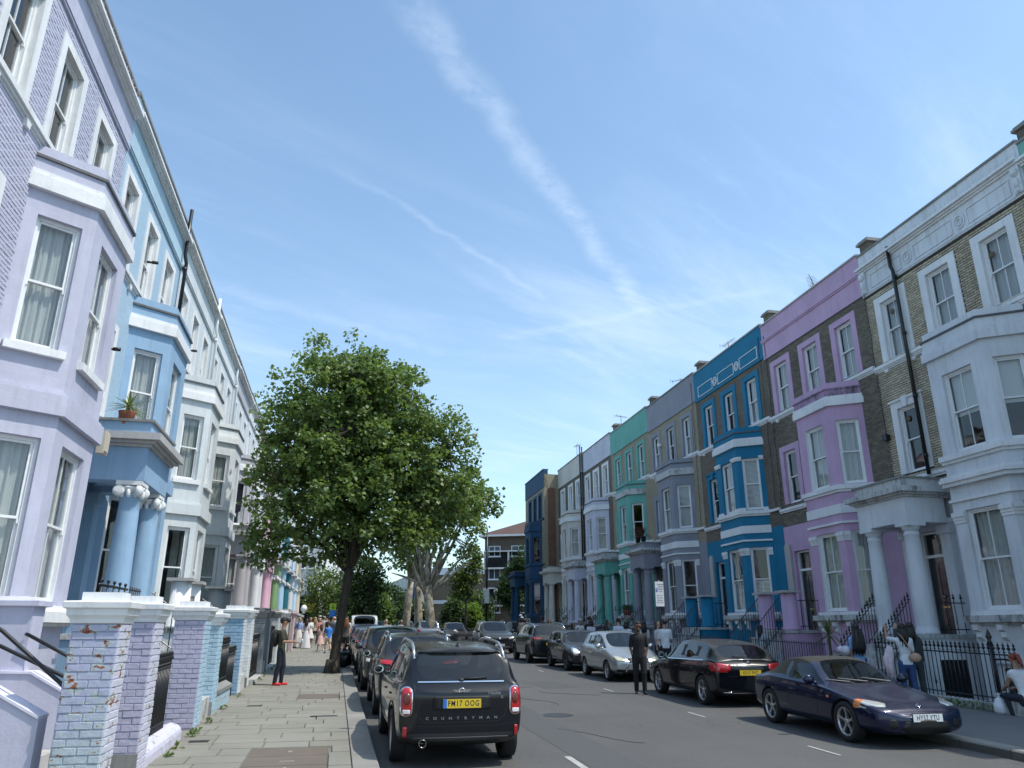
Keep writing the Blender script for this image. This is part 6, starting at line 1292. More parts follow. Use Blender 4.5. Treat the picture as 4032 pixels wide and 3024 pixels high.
for sg in (1, -1): T['patch']('tail_lamp', 'B', [(sg*.80, .9), (sg*.88, .9), (sg*.88, 1.3), (sg*.80, 1.3)], K_red, off=.015)
# --- right row
mx = D(L=3.94, W=1.72, H=1.245, wb=2.36, fo=.84, R=.312, belt=.80, beltr=.88, nose=.64, cowl=.83, xws=1.42, xrf=2.05, xB=2.50, xC=2.72, xrr=2.92, xrb=3.34, deck=.93, tail=.86, wr=.66, drop=.05, zb=.17, wn=.66, bulge=.14, doors=3, roundmir=1, rimf=.70, gap=.05)
T = car(mx, navy, 'dark blue two-seat roadster with black soft top at the lower right', (12.13, 8.85), True, lvl=3, softtop=K_soft)
P_ = T['patch']
for sg in (1, -1):
    f = lambda q: [(sg*a, b) for a, b in q]; l = P_('head_lamp', 'T', [(.30, sg*.80), (.60, sg*.83), (.50, sg*.70), (.22, sg*.50), (.13, sg*.56), (.17, sg*.70)], K_lamp, off=.010, nr=5); P_('indicator', 'T', [(.42, sg*.81), (.60, sg*.83), (.54, sg*.745), (.42, sg*.72)], K_amber, off=.014, parent=l)
    P_('fog_lamp', 'F', f(ell(.56, .36, .075, .07)), K_seam, off=.006)
    P_('side_repeater', 'L' if sg > 0 else 'R', ell(1.24, .66, .03, .022, 10), K_amber, off=.01)
P_('grille', 'F', [(-.36, .24), (.36, .24), (.44, .30), (.36, .40), (0, .43), (-.36, .40), (-.44, .30)], K_seam, off=.006, sub=4)
plate(T, 'F', 'HY57 YTU', .455, back=K_pw, y=0); T['strip']('bonnet_seam', 'T', [(1.38, .60), (.7, .56), (.35, .45)], K_seam); T['strip']('bonnet_seam', 'T', [(1.38, -.60), (.7, -.56), (.35, -.45)], K_seam); T['strip']('bumper_seam', 'F', [(-.6, .54), (0, .56), (.6, .54)], K_seam, w=.005)
q, _ = T['hit']('F', 0, .60); m_ = MB(); m_.lathe([(.055, 0), (.055, .01), (.046, .012), (.046, .002)], 0, 0, 20, 0, axis='x', caps=False); m_.tube([(-.0, -.05, .0), (-.008, -.02, .02), (-.01, 0, -.012), (-.008, .02, .02), (0, .05, 0)], .007, 5); m_.build('round_badge', [K_chrome], T['o'], (q.x-.01, 0, .60), (0, R(-25), 0))
m_ = MB(); a0 = Vector(T['hit']('T', 1.47, -.1)[0]); 
for y0_, y1_ in ((-.1, .42), (.25, -.45 if False else .66), (-.55, -.05)): qa = T['hit']('T', 1.43, y0_)[0]; qb = T['hit']('T', 1.53, y1_)[0]; m_.tube([qa+Vector((0, 0, .02)), qb+Vector((0, 0, .02))], .009, 5)
m_.build('wiper', [plain('dusty_wiper', (.25, .24, .22), .7)], T['o'])
merc = D(L=4.30, W=1.78, H=1.43, wb=2.70, fo=.88, R=.325, belt=.90, beltr=1.0, nose=.76, cowl=.93, xws=1.22, xrf=2.05, xB=2.42, xC=3.25, xrr=3.80, xrb=4.225, deck=1.0, tail=.975, wr=.70, drop=.12, wt=.90, zb=.19)
T = car(merc, black, 'black hatchback with yellow rear plate behind the roadster', (17.6, 8.90), False, lvl=3)
P_ = T['patch']
for sg in (1, -1):
    P_('tail_lamp', 'B', [(sg*.47, .80), (sg*.56, .74), (sg*.82, .75), (sg*.86, .84), (sg*.86, .94), (sg*.66, .94), (sg*.47, .91)], K_red, off=.018, lab='red wrap-round tail lamp'); P_('tail_lamp', 'L' if sg > 0 else 'R', [(4.02, .80), (4.12, .76), (4.25, .78), (4.25, .93), (3.98, .95)], K_red, off=.014)
    P_('exhaust_tip', 'B', [(sg*a, b) for a, b in rect(.48, .66, .285, .325, .015)], K_chrome, off=.02)
T['strip']('chrome_line', 'B', [(-.46, .305), (.46, .305)], K_chrome, w=.010, off=.014); T['strip']('tailgate_seam', 'B', [(-.62, 1.0), (-.60, .80), (-.50, .66), (.50, .66), (.60, .80), (.62, 1.0)], K_seam, w=.009)
for v_ in ('L', 'R'): T['strip']('chrome_line', v_, [(1.5, .925), (3.0, .965), (3.7, .985)], K_chrome, w=.014, off=.01); T['strip']('body_crease', v_, [(1.0, .74), (2.6, .72), (3.9, .82)], K_seam, w=.004)
plate(T, 'B', 'KS17 FVZ', .735, back=K_yel); word(T, 'B', 'A 180 d', .895, -.31, .055, K_chrome); wiper(T, 'B', [(.0, 1.06), (-.2, 1.065), (-.34, 1.075)])
q, _ = T['hit']('B', 0, .925); m_ = MB(); m_.lathe([(.052, 0), (.052, .012), (.044, .014), (.044, .002)], 0, 0, 20, 0, axis='x', caps=False)
for k in range(3): a = R(90+120*k); m_.tube([(.008, 0, 0), (.008, .048*math.cos(a), .048*math.sin(a))], [.010, .003], 4)
m_.build('star_badge', [K_chrome], T['o'], (q.x, 0, .925)); antenna(T, 3.5, black)
polo = D(L=3.92, W=1.66, H=1.47, wb=2.44, fo=.80, R=.30, belt=.92, beltr=.98, nose=.76, cowl=.98, xws=1.05, xrf=1.78, xB=2.35, xC=2.85, xrr=3.42, xrb=3.78, deck=1.0, tail=.93, wr=.72, doors=3, blackmir=0, mircap=K_chrome)
def front_face(T, z=.62, lamp=K_lamp, round_=False, gr=K_seam, pl='LD08 KXN', badge=True, lw=.30):
    P_ = T['patch']; hw = T['p']['W']/2
    for sg in (1, -1):
        if round_:
            l = P_('head_lamp', 'F', [(sg*a, b) for a, b in ell(hw*.70, z+.04, .15, .15)], K_chrome, off=.015); P_('lamp_lens', 'F', [(sg*a, b) for a, b in ell(hw*.70, z+.04, .11, .11)], K_clearlamp, off=.022, parent=l)
        else: l = P_('head_lamp', 'F', [(sg*(hw*.92-lw), z-.05), (sg*hw*.86, z-.03), (sg*hw*.90, z+.10), (sg*(hw*.90-lw*.4), z+.10), (sg*(hw*.92-lw), z+.03)], lamp, off=.015)
    P_('grille', 'F', rect(-hw*.42, hw*.42, z-.08, z+.04, .03), gr, off=.01, sub=3); P_('lower_grille', 'F', rect(-hw*.62, hw*.62, .26, .38, .03), gr, off=.01, sub=3)
    if pl: plate(T, 'F', pl, .46, back=K_pw, w=.5)
    if badge: P_('badge', 'F', ell(0, z+.0, .055, .055), K_chrome, off=.02)
T = car(polo, silver, 'silver three-door hatchback facing the camera behind the man in black', (24.5, 8.78), True, lvl=3); front_face(T, .66, plain('yellowed_lamp', (.55, .54, .38), .15, coat=1.0), pl=None)
for sg in (1, -1): T['patch']('chrome_strip', 'F', [(sg*.30, .64), (sg*.42, .30), (sg*.45, .30), (sg*.34, .66)], K_chrome, off=.02); T['patch']('fog_lamp', 'F', [(sg*a, b) for a, b in rect(.44, .70, .30, .38, .02)], K_seam, off=.012)
for v_ in ('L', 'R'): T['patch']('side_moulding', v_, [(1.3, .52), (2.9, .53), (2.9, .56), (1.3, .55)], silver, off=.016, sub=6)
T['strip']('bonnet_seam', 'F', [(-.5, .74), (-.34, .70), (.34, .70), (.5, .74)], K_seam)
antenna(T, 3.1, K_trim, False)
mini = D(L=3.85, W=1.73, H=1.42, wb=2.52, fo=.70, R=.315, belt=.93, beltr=.96, nose=.80, cowl=.97, xws=1.12, xrf=1.62, xB=2.2, xC=2.85, xrr=3.42, xrb=3.72, deck=1.0, tail=.92, wr=.77, drop=.05, roundmir=1, wn=.86)
T = car(mini, grey, 'dark grey small hatchback with big round headlamps facing the camera', (29.25, 8.75), True, lvl=3, rims=K_drkrim, arch=K_trim); front_face(T, .66, round_=True, pl='LB21 WYF')
peu = D(SUV, L=4.64, W=1.84, H=1.64, wb=2.80, fo=.93, R=.355, belt=1.04, beltr=1.12, nose=.96, cowl=1.1, xws=1.2, xrf=1.9, xB=2.6, xC=3.5, xrr=4.25, xrb=4.52, deck=1.12, tail=1.08)
T = car(peu, blueb, 'dark blue black large SUV with three-bar red lamps, rear to the camera', (34.2, 8.42), False, lvl=3, arch=K_trim, clad=True, rims=K_drkrim)
for sg in (1, -1):
    T['patch']('lamp_panel', 'B', [(sg*.40, .98), (sg*.84, .98), (sg*.84, 1.10), (sg*.40, 1.08)], K_seam, off=.014)
    for k in range(3): T['patch']('tail_lamp', 'B', [(sg*(.50+k*.11), .985), (sg*(.56+k*.11), .985), (sg*(.59+k*.11), 1.085), (sg*(.53+k*.11), 1.085)], K_red, off=.022)
T['strip']('chrome_line', 'B', [(-.5, .42), (.5, .42)], K_chrome, w=.03, off=.014); roofrails(T, K_chrome, h=.06, y=.66); antenna(T, 4.0, K_trim)
for v_ in ('L', 'R'): T['strip']('chrome_line', v_, [(4.05, 1.18), (4.15, 1.45)], K_chrome, w=.03, off=.012)
plate(T, 'B', 'LR19 ZTV', .80, back=K_yel)
tig = D(SUV, L=4.53, W=1.86, H=1.66, wb=2.70, fo=.92, R=.35, belt=1.05, nose=.98, cowl=1.12, xws=1.22, xrf=1.95, xB=2.55, xC=3.4, xrr=4.0, xrb=4.35)
T = car(tig, grey, 'dark grey SUV facing the camera with a wide slatted grille', (43.0, 7.75), True, lvl=2); front_face(T, .80, pl='KG21 YOB', lw=.36); roofrails(T, K_chrome, h=.06, y=.66)
for k in range(3): T['strip']('grille_slat', 'F', [(-.55, .30+k*.05), (.55, .30+k*.05)], K_chrome, w=.012, off=.02)
T = car(D(hatch, L=3.75, H=1.47), whitec, 'small white hatchback farther up the right row', (49.6, 7.25), True); front_face(T, .62, pl=None)
T = car(hatch, blueb, 'dark hatchback between the white and the silver car', (56.5, 7.2), True); front_face(T, .62, pl=None)
T = car(D(SUV, H=1.6, L=4.5), palesil, 'pale grey blue people carrier with red lamps, rear to the camera', (58.5, 5.35), False)
for sg in (1, -1): T['patch']('tail_lamp', 'B', [(sg*.62, .85), (sg*.86, .86), (sg*.86, 1.05), (sg*.66, 1.0)], K_red, off=.015)
for (s, t, pm, lb) in [(72, 4.6, blueb, 'far dark car with pale windscreen left of the plane trunks'), (76, 2.4, palesil, 'farthest grey car facing the camera in mid street'), (70, 6.6, grey, 'far grey car half hidden by the plane trunk')]:
    T = car(hatch, pm, lb, (s, t), True); front_face(T, .62, pl=None)
# ------------------------------------------------------------------ people
def mat_cloth(name, col, rough=.85, nz=.12): return plain('cloth_'+name, col, rough, nz=nz)
SK = {'light': plain('skin_light', (.55, .34, .25), .5), 'tan': plain('skin_tan', (.38, .21, .14), .5), 'brown': plain('skin_brown', (.17, .085, .05), .5)}
HR = {'black': plain('hair_black', (.008, .007, .007), .45), 'brown': plain('hair_brown', (.05, .028, .015), .5), 'blonde': plain('hair_blonde', (.35, .23, .10), .5), 'red': plain('hair_red', (.20, .03, .012), .5), 'ginger': plain('hair_ginger', (.22, .09, .03), .5)}
SHOE = plain('shoe_black', (.015, .015, .015), .5); SHOEW = plain('shoe_white', (.7, .7, .7), .5)
def person(label, loc, face, h=1.72, top=(.7, .7, .7), bottom=(.02, .02, .025), skin='light', hair='black', sleeve=.45, legs='trousers', pose='stand', arms=('down', 'down'), female=False, hairstyle='short', shoes=SHOE, voxel=.016, lean=0.0, stride=.16, headyaw=0.0, skirtlen=.55, group='people on the pavements', fingers=False, headpitch=0.0, hat=None, legskin=None, fat=1.0):
    """one continuous skinned body: tapered limbs unified by a voxel remesh; hair, skirt, bag are children. Faces local -y."""
    k = h/1.75; segs = []     # (a, b, ra, rb, region, flatten-y)
    def S_(a, b, ra, rb, reg, fy=1.0): segs.append((Vector(a)*k, Vector(b)*k, ra*k, rb*k, reg, fy))
    sit = pose == 'sit'; hz = .93 if not sit else .50; sh = .172 if not female else .155; hip = .095 if not female else .10; ch = hz+.49; dy = -lean
    st = stride if pose == 'walk' else (.03 if pose == 'stand' else 0); fat_ = fat
    # torso
    wq = .118 if female else .140; S_((0, 0, hz-.03), (0, dy*.35, hz+.14), .145*fat_, wq*fat_, 'T', .72); S_((0, dy*.35, hz+.14), (0, dy*.8, hz+.38), wq*fat_, .155*fat_, 'T', .70)
    S_((-.05, dy*.85, hz+.40), (.05, dy*.85, hz+.40), .125*fat_, .125*fat_, 'T', .72); S_((-sh+.04, dy, hz+.475), (sh-.04, dy, hz+.475), .062, .062, 'T', .9)
    S_((-.06, 0, hz-.08), (.06, 0, hz-.08), .108*fat_, .108*fat_, 'B', .85)
    if female: S_((-.075, dy*.7-.085, hz+.33), (-.07, dy*.7-.06, hz+.35), .055, .06, 'T'); S_((.075, dy*.7-.085, hz+.33), (.07, dy*.7-.06, hz+.35), .055, .06, 'T')
    nk = Vector((0, dy*1.05, hz+.50)); hd = Vector((0, dy*1.15-.015, hz+.70)); S_(nk, hd, .055, .058, 'S')
    # head with jaw, nose and ears turned by headyaw
    cy, sy = math.cos(headyaw), math.sin(headyaw); cp, sp = math.cos(headpitch), math.sin(headpitch)
    def HD(x, y, z): y2 = y*cp-z*sp; z2 = y*sp+z*cp; return (hd.x+x*cy-y2*sy, hd.y+x*sy+y2*cy, hd.z+z2)
    S_(HD(0, .015, .045), HD(0, -.005, .05), .088, .086, 'S'); S_(HD(0, -.02, -.02), HD(0, -.05, -.055), .066, .038, 'S'); S_(HD(0, -.085, .005), HD(0, -.102, -.015), .012, .016, 'S')
    S_(HD(-.082, .01, .01), HD(-.086, .015, .025), .014, .018, 'S'); S_(HD(.082, .01, .01), HD(.086, .015, .025), .014, .018, 'S')
    # legs
    knees = []; reg = {'trousers': ('B', 'B'), 'shorts': ('B', 'S'), 'skirt': ('S', 'S'), 'dress': ('S', 'S'), 'boots': ('S', 'H')}[legs]
    for sg in (-1, 1):
        if sit:
            hpt = (sg*.09, 0, hz-.02); kn = (sg*(.12+.05*(sg > 0)), -.40, .50); an = (sg*(.10+.04*(sg > 0)), -.36+.08*sg, .09)
        else:
            fw = sg*st; hpt = (sg*hip, 0, hz-.04); kn = (sg*(hip+.005), -fw*.75-(.03 if st else .01), .50); an = (sg*(hip+.005), -fw*1.25+(.12 if (st > .05 and sg < 0) else .02), .085+(.04 if st > .05 and sg < 0 else 0))
        tr = legs == 'trousers'; e = .012 if tr else 0
        if legs == 'shorts': m_ = Vector(hpt).lerp(Vector(kn), .62); S_(hpt, m_, .098, .088, 'B'); S_(m_, kn, .066, .054, 'S')
        else: S_(hpt, kn, .092*fat_, .062+e, reg[0])
        md = Vector(kn).lerp(Vector(an), .35)+Vector((0, .015, 0)); S_(kn, md, .058+e, .055+e, reg[1]); S_(md, an, .055+e, .038+e*1.6, reg[1])
        S_(an, (an[0], an[1]-.01, .05+(an[2]-.09)), .042, .04, 'H'); S_((an[0], an[1]+.03, an[2]-.045), (an[0]+sg*.02, an[1]-.15, an[2]-.055), .040, .034, 'H')
    # arms
    hands = []
    for sg, ar in ((-1, arms[0]), (1, arms[1])):
        s0 = Vector((sg*sh, dy, hz+.465)); U, Fm = .28, .25
        J = {'down': ((sg*.045, .02, -1), (sg*.0, -.12, -1)), 'pocket': ((sg*.16, .12, -1), (-sg*.22, -.22, -1)), 'phone': ((sg*.12, -.25, -1), (-sg*.25, -.95, .35)), 'up': ((sg*.35, -.75, .1), (-sg*.15, -.55, .95)),
             'forward': ((sg*.08, -.35, -.95), (-sg*.05, -1, .0)), 'out': ((sg*.75, -.4, -.5), (sg*.5, -.9, .25)), 'hip': ((sg*.5, .15, -.85), (-sg*.75, -.35, -.5)), 'lap': ((sg*.12, -.45, -.9), (-sg*.3, -.9, -.25)), 'swing': ((sg*.06, -.25, -1), (0, -.5, -1)), 'back': ((sg*.06, .3, -1), (0, .1, -1))}[ar]
        d1 = Vector(J[0]).normalized(); d2 = Vector(J[1]).normalized(); el_ = s0+d1*U; wr = el_+d2*Fm; cut = sleeve
        S_(s0-d1*.0, s0+d1*.06, .052, .052, 'T')
        def seg2(a, b, ra, rb, f0, f1):
            if f1 <= cut: S_(a, b, ra+.008, rb+.008, 'T')
            elif f0 >= cut: S_(a, b, ra, rb, 'S')
            else: t = (cut-f0)/(f1-f0); m_ = Vector(a).lerp(Vector(b), t); rm = lerp(ra, rb, t); S_(a, m_, ra+.010, rm+.014, 'T'); S_(m_, b, rm, rb, 'S')
        seg2(s0, el_, .046, .038, 0, .53); seg2(el_, wr, .038, .026, .53, 1.0)
        pm = wr+d2*.075; S_(wr, pm, .026, .033, 'S', 1.0); side = d2.cross(Vector((0, 0, 1)));
        if side.length < .3: side = Vector((0, 1, 0))
        side.normalize(); nrm = side.cross(d2).normalized(); hands.append((wr, pm, d2))
        for f in range(4 if fingers else 2):
            o_ = (f-1.5)*.019 if fingers else (f-.5)*.03; ln = (.062, .072, .067, .052)[f]; b0 = pm+side*o_; b1 = b0+d2*ln*.6-nrm*.012; b2 = b1+d2*ln*.4-nrm*.03; rr_ = .0095 if fingers else .016; S_(b0, b1, rr_*1.05, rr_, 'S'); S_(b1, b2, rr_, rr_*.85, 'S')
        t0 = wr+d2*.03+side*.025; S_(t0, t0+d2*.045+side*.025, .013, .011, 'S')
    mb = MB()
    for a, b, ra, rb, rg_, fy in segs:
        d = b-a; L0 = max(d.length, 1e-4); d.normalize(); up = Vector((0, 1, 0)) if abs(d.y) < .9 else Vector((1, 0, 0)); u = d.cross(up).normalized(); v = u.cross(d).normalized(); n_ = 12; vs = []; fs = []; prof = [(-ra*.98, .15), (-ra*.7, .71), (0, 1)] ; R_ = []
        for t, f in ((-.97, .24), (-.7, .71), (-.35, .94)): R_.append((t*ra, f*ra))
        R_ += [(0, ra), (L0, rb)]
        for t, f in ((.35, .94), (.7, .71), (.97, .24)): R_.append((L0+t*rb, f*rb))
        for t, r_ in R_:
            for j in range(n_):
                an = 2*math.pi*j/n_; q = u*math.cos(an)*r_+v*math.sin(an)*r_
                if fy != 1: q.y *= fy
                vs.append(a+d*t+q)
        m_ = len(R_)
        for i in range(m_-1):
            for j in range(n_): fs.append((i*n_+j, i*n_+(j+1) % n_, (i+1)*n_+(j+1) % n_, (i+1)*n_+j))
        fs += [tuple(range(n_-1, -1, -1)), tuple((m_-1)*n_+j for j in range(n_))]; mb.add(vs, fs, 0, True)
    me = mb.mesh('body', []); bm = bmesh.new(); bm.from_mesh(me); bmesh.ops.recalc_face_normals(bm, faces=bm.faces); bm.to_mesh(me); bm.free()
    tmp = bpy.data.objects.new('t', me); C.objects.link(tmp); rm = tmp.modifiers.new('r', 'REMESH'); rm.mode = 'VOXEL'; rm.voxel_size = voxel; rm.use_smooth_shade = True; sm_ = tmp.modifiers.new('s', 'SMOOTH'); sm_.factor = .5; sm_.iterations = 2
    ev = tmp.evaluated_get(bpy.context.evaluated_depsgraph_get()); fin = bpy.data.meshes.new_from_object(ev); fin.name = 'person'; bpy.data.objects.remove(tmp)
    Mt = mat_cloth('%.2f_%.2f_%.2f' % top, top); Mb = mat_cloth('%.2f_%.2f_%.2f' % bottom, bottom); Msk = SK[skin]; fin.materials.clear()
    for m_ in (Mt, Mb, Msk, shoes): fin.materials.append(m_)
    n_ = len(fin.polygons); cen = np.empty(n_*3); fin.polygons.foreach_get('center', cen); cen = cen.reshape(-1, 3); best = np.full(n_, 1e9); bi = np.zeros(n_, int); code = {'T': 0, 'B': 1, 'S': 2, 'H': 3}
    for a, b, ra, rb, rg_, fy in segs:
        A = np.array(a); Bv = np.array(b)-A; t = np.clip(((cen-A)@Bv)/max(Bv@Bv, 1e-9), 0, 1); dd = np.linalg.norm(cen-A-t[:, None]*Bv, axis=1)-(ra+(rb-ra)*t); u_ = dd < best; best[u_] = dd[u_]; bi[u_] = code[rg_]
    bi[(bi == 0) & (cen[:, 2] < (hz-.07)*k)] = 1 if legs not in ('dress',) else 0
    fin.polygons.foreach_set('material_index', bi.astype(np.int32)); fin.polygons.foreach_set('use_smooth', np.ones(n_, bool))
    o = put('person', fin, None, loc, (0, 0, face)); tag(o, label, 'person', group)
    # hair and face
    Hm = HR[hair]; hb = MB()
    def PH(x, y, z): return Vector(HD(x, y, z))*k
    def cap_(r, y_, zc, zmin=-.02):
        c_ = PH(0, y_, zc); vs = []; fs = []; nu, nv = 16, 7
        for i in range(nv+1):
            ph = math.pi*.60*i/nv
            for j in range(nu):
                t = 2*math.pi*j/nu; x = math.sin(ph)*math.cos(t); y = math.sin(ph)*math.sin(t); z = math.cos(ph); fr = max(0, -y)*.55
                if z < .35*fr+.0 and y < -.2: z = .35*fr; 
                q = PH(x*r*.98, y*r*1.06+y_, z*r*1.02+zc); vs.append(q)
        for i in range(nv):
            for j in range(nu): fs.append((i*nu+j, i*nu+(j+1) % nu, (i+1)*nu+(j+1) % nu, (i+1)*nu+j))
        hb.add(vs, fs, 0, True)
    if hairstyle != 'bald':
        hb.ball(PH(0, .028, .062), (.094*k, .094*k, .088*k), 0, 14, 9)
        if hairstyle in ('long', 'pony', 'bob'):
            L_h = {'long': .40, 'pony': .30, 'bob': .16}[hairstyle]
            if hairstyle == 'pony': hb.tube([PH(0, .10, .08), PH(0, .17, .04), PH(0, .17, -.10), PH(0, .15, -.22)], [.03*k, .045*k, .04*k, .012*k], 9)
            else:
                rg = random.Random(int(h*1000))
                hb.ball(PH(0, .075, -L_h*.30), (.080*k, .045*k, L_h*.55*k), 0, 14, 10)
                for j in range(22):
                    t = (j/21-.5)*math.pi*1.2; x, y = math.sin(t)*.080, math.cos(t)*.07+.015; wv_ = rg.uniform(-.02, .02); w2_ = rg.uniform(-.02, .02)
                    hb.tube([PH(x*.8, y*.8, .09), PH(x*1.08, y+.015, .0), PH(x*1.18+wv_, y+.04+w2_*.4, -L_h*.45), PH(x*1.05+w2_, y+.045+wv_*.5, -L_h*rg.uniform(.78, 1.08))], [.016*k, .022*k, .018*k, .003*k], 6)
        elif hairstyle == 'short': hb.ball(PH(0, .0, .105), (.074*k, .078*k, .045*k), 0, 12, 7)
        hb.build('hair', [Hm], o)
    if hat:
        m_ = MB(); m_.ball(PH(0, .01, .085), (.098*k, .103*k, .075*k), 0, 14, 8); m_.tube([PH(0, -.07, .075), PH(0, -.165, .06)], [.07*k, .05*k], 10); me_ = m_.build('hat', [hat], o)
    if voxel <= .013:
        m_ = MB()
        for sg in (-1, 1): m_.ball(PH(sg*.031, -.082, .028), .0085*k, 0, 6, 5); m_.tube([PH(sg*.016, -.092, .046), PH(sg*.046, -.082, .048)], .0045*k, 5)
        m_.tube([PH(-.022, -.083, -.052), PH(0, -.090, -.053), PH(.022, -.083, -.052)], .0045*k, 5); m_.build('face_features', [plain('face_dark', (.06, .025, .02), .5)], o)
    if legs in ('skirt', 'dress'):
        sm = Mb if legs == 'skirt' else Mt; m_ = MB(); z1 = hz+.10; z0 = z1-skirtlen; pr = []; nu = 28; vs = []; fs = []
        for i in range(8):
            t = i/7; r_ = lerp(.128, .19+.16*skirtlen, t**.8)
            for j in range(nu): a = 2*math.pi*j/nu; rr_ = r_*(1+.05*t*math.sin(a*7+1)); vs.append((rr_*math.cos(a)*k, rr_*.8*math.sin(a)*k, lerp(z1, z0, t)*k))
        for i in range(7):
            for j in range(nu): fs.append((i*nu+j, (i+1)*nu+j, (i+1)*nu+(j+1) % nu, i*nu+(j+1) % nu))
        m_.add(vs, fs, 0, True); m_.build('skirt', [sm], o)
    o_ = {'o': o, 'hands': [tuple(Vector(v)*k if i < 2 else v for i, v in enumerate(hh)) for hh in hands], 'k': k, 'hz': hz*k}; return o_
def held(P, i, name, label, cat, build, mats, off=(0, 0, 0), group=None):
    """something held or carried: top-level, placed at the hand or body point of the person"""
    o = P['o']; wr, pm, d = P['hands'][i]; p = Matrix.Rotation(o.rotation_euler.z, 4, 'Z') @ (pm+d*.05+Vector(off)) + o.location; m_ = MB(); build(m_)
    b = m_.build(name, mats, None, p, (0, 0, o.rotation_euler.z)); tag(b, label, cat, group); return b
def worn(P, name, label, cat, build, mats, off):
    o = P['o']; p = Matrix.Rotation(o.rotation_euler.z, 4, 'Z') @ Vector(off)*1.0 + o.location; m_ = MB(); build(m_); b = m_.build(name, mats, None, p, (0, 0, o.rotation_euler.z)); tag(b, label, cat); return b
def onR(s, t, z=.125): return Vector(RT(s, t, z))
def onL(x, y, z=.122): return Vector((x, y, gz(y)+z))
FACE_CAM = lambda p: math.atan2(-p.x, p.y)*-1     # rotation that makes local -y look at the camera
phone = plain('phone_black', (.01, .01, .012), .15, coat=1.0)
# man in black walking in the road towards the camera
p = Vector((8.0, 20.1, gz(20.1))); P = person('man in black T-shirt and trousers walking up the road, hands by his pockets', p, R(-18), 1.80, (.012, .012, .014), (.012, .012, .013), 'brown', 'black', .42, 'trousers', 'walk', ('pocket', 'pocket'), voxel=.010, stride=.05, fat=1.12, headpitch=.22, headyaw=.1, fingers=True)
m_ = MB(); k = P['k']; m_.ball((0, -.062*k, (.93+.62)*k), (.05*k, .035*k, .035*k), 0, 10, 7); m_.build('beard', [HR['black']], P['o'])
# tourist with red shoes on the left pavement
p = onL(-1.42, 22.9); P = person('man in a dark olive shirt and bright red shoes walking with a backpack', p, R(80), 1.74, (.045, .045, .028), (.012, .015, .028), 'tan', 'black', .40, 'trousers', 'walk', ('forward', 'forward'), voxel=.010, stride=.05, shoes=plain('shoe_red', (.75, .03, .04), .5, nz=.2), fingers=True, headyaw=.5, hat=plain('cap_black', (.012, .012, .012), .7))
worn(P, 'backpack', 'black backpack on the man with red shoes', 'backpack', lambda m: (m.ball((0, 0, 0), (.15, .12, .23), 0, 14, 10), m.ball((0, .07, -.06), (.11, .06, .13), 0, 10, 8), m.tube([(-.11, -.05, .2), (-.12, -.24, .14), (-.12, -.26, -.05), (-.11, -.06, -.14)], .018, 6), m.tube([(.11, -.05, .2), (.12, -.24, .14), (.12, -.26, -.05), (.11, -.06, -.14)], .018, 6)), [plain('bag_black', (.012, .012, .013), .7, nz=.2)], (0, .19, 1.22))
held(P, 0, 'handheld_camera', 'small white gadget with a dangling strap in the hand of the man with red shoes', 'camera', lambda m: (m.box(-.03, .03, -.09, .05, -.02, .05), m.lathe([(.045, 0), (.045, .03)], -.0, -.11, 12, 0, axis='y', cz=.02), m.tube([(0, 0, -.02), (.01, -.03, -.25), (.0, -.05, -.52)], .004, 4)), [plain('gadget_white', (.7, .7, .7), .4)], (0, -.03, .01))
# women by the railings on the right
M_blk2 = plain('strap_black', (.015, .015, .016), .6); pink_cardi = plain('pale_cloth', (.62, .60, .66), .9, nz=.1)
def at_head(u_s, t): return onR(u_s, t)
p = onR(17.1, 11.9); P = person('woman with very long black hair in a light blue T-shirt by the white house railing', p, R(165), 1.66, (.22, .40, .72), (.02, .02, .03), 'tan', 'black', .40, 'trousers', 'stand', ('phone', 'down'), True, 'long', voxel=.011, fingers=True)
m_ = MB(); k = P['k']
rg_h = random.Random(4); m_.ball((.03*k, .13*k, 1.33*k), (.10*k, .045*k, .28*k), 0, 14, 10)
for j in range(30): x = (j-14.5)*.0085; q_ = rg_h.uniform(-.02, .02); m_.tube([(x*.8*k, .10*k, 1.64*k), (x*1.1*k, (.135+q_)*k, 1.45*k), ((x*1.2+.02+q_)*k, (.155+q_*.6)*k, 1.2*k), ((x*1.25+.05-q_)*k, .165*k, (1.02+rg_h.uniform(-.05, .06))*k)], [.018, .02, .017, .003], 5)
m_.build('long_hair', [HR['black']], P['o'])
worn(P, 'jacket', 'white jacket carried over the arm of the woman in light blue', 'jacket', lambda m: (m.ball((0, 0, 0), (.12, .2, .12), 0, 12, 8), m.ball((-.04, -.12, -.1), (.09, .1, .2), 0, 12, 8), m.ball((.05, -.2, .02), (.09, .12, .09), 0, 10, 8)), [pink_cardi], (.20, -.22, 1.05))
p = onR(15.65, 12.05); P = person('woman in a white T-shirt and blue jeans with raised hand, back to us', p, R(160), 1.68, (.62, .66, .68), (.025, .06, .17), 'tan', 'black', .42, 'trousers', 'stand', ('phone', 'up'), True, 'long', voxel=.011, fingers=True)
m_ = MB(); m_.ball((-.16, .12, .98), (.13, .06, .10), 0, 14, 9); m_.tube([(-.12, .14, 1.03), (-.02, .15, 1.25), (.08, .13, 1.43), (.10, .02, 1.5)], .010, 6); b = m_.build('shoulder_bag', [plain('bag_tan', (.45, .27, .20), .55, nz=.1)], None, P['o'].location, (0, 0, P['o'].rotation_euler.z)); tag(b, 'tan leather shoulder bag on the woman in jeans', 'bag')
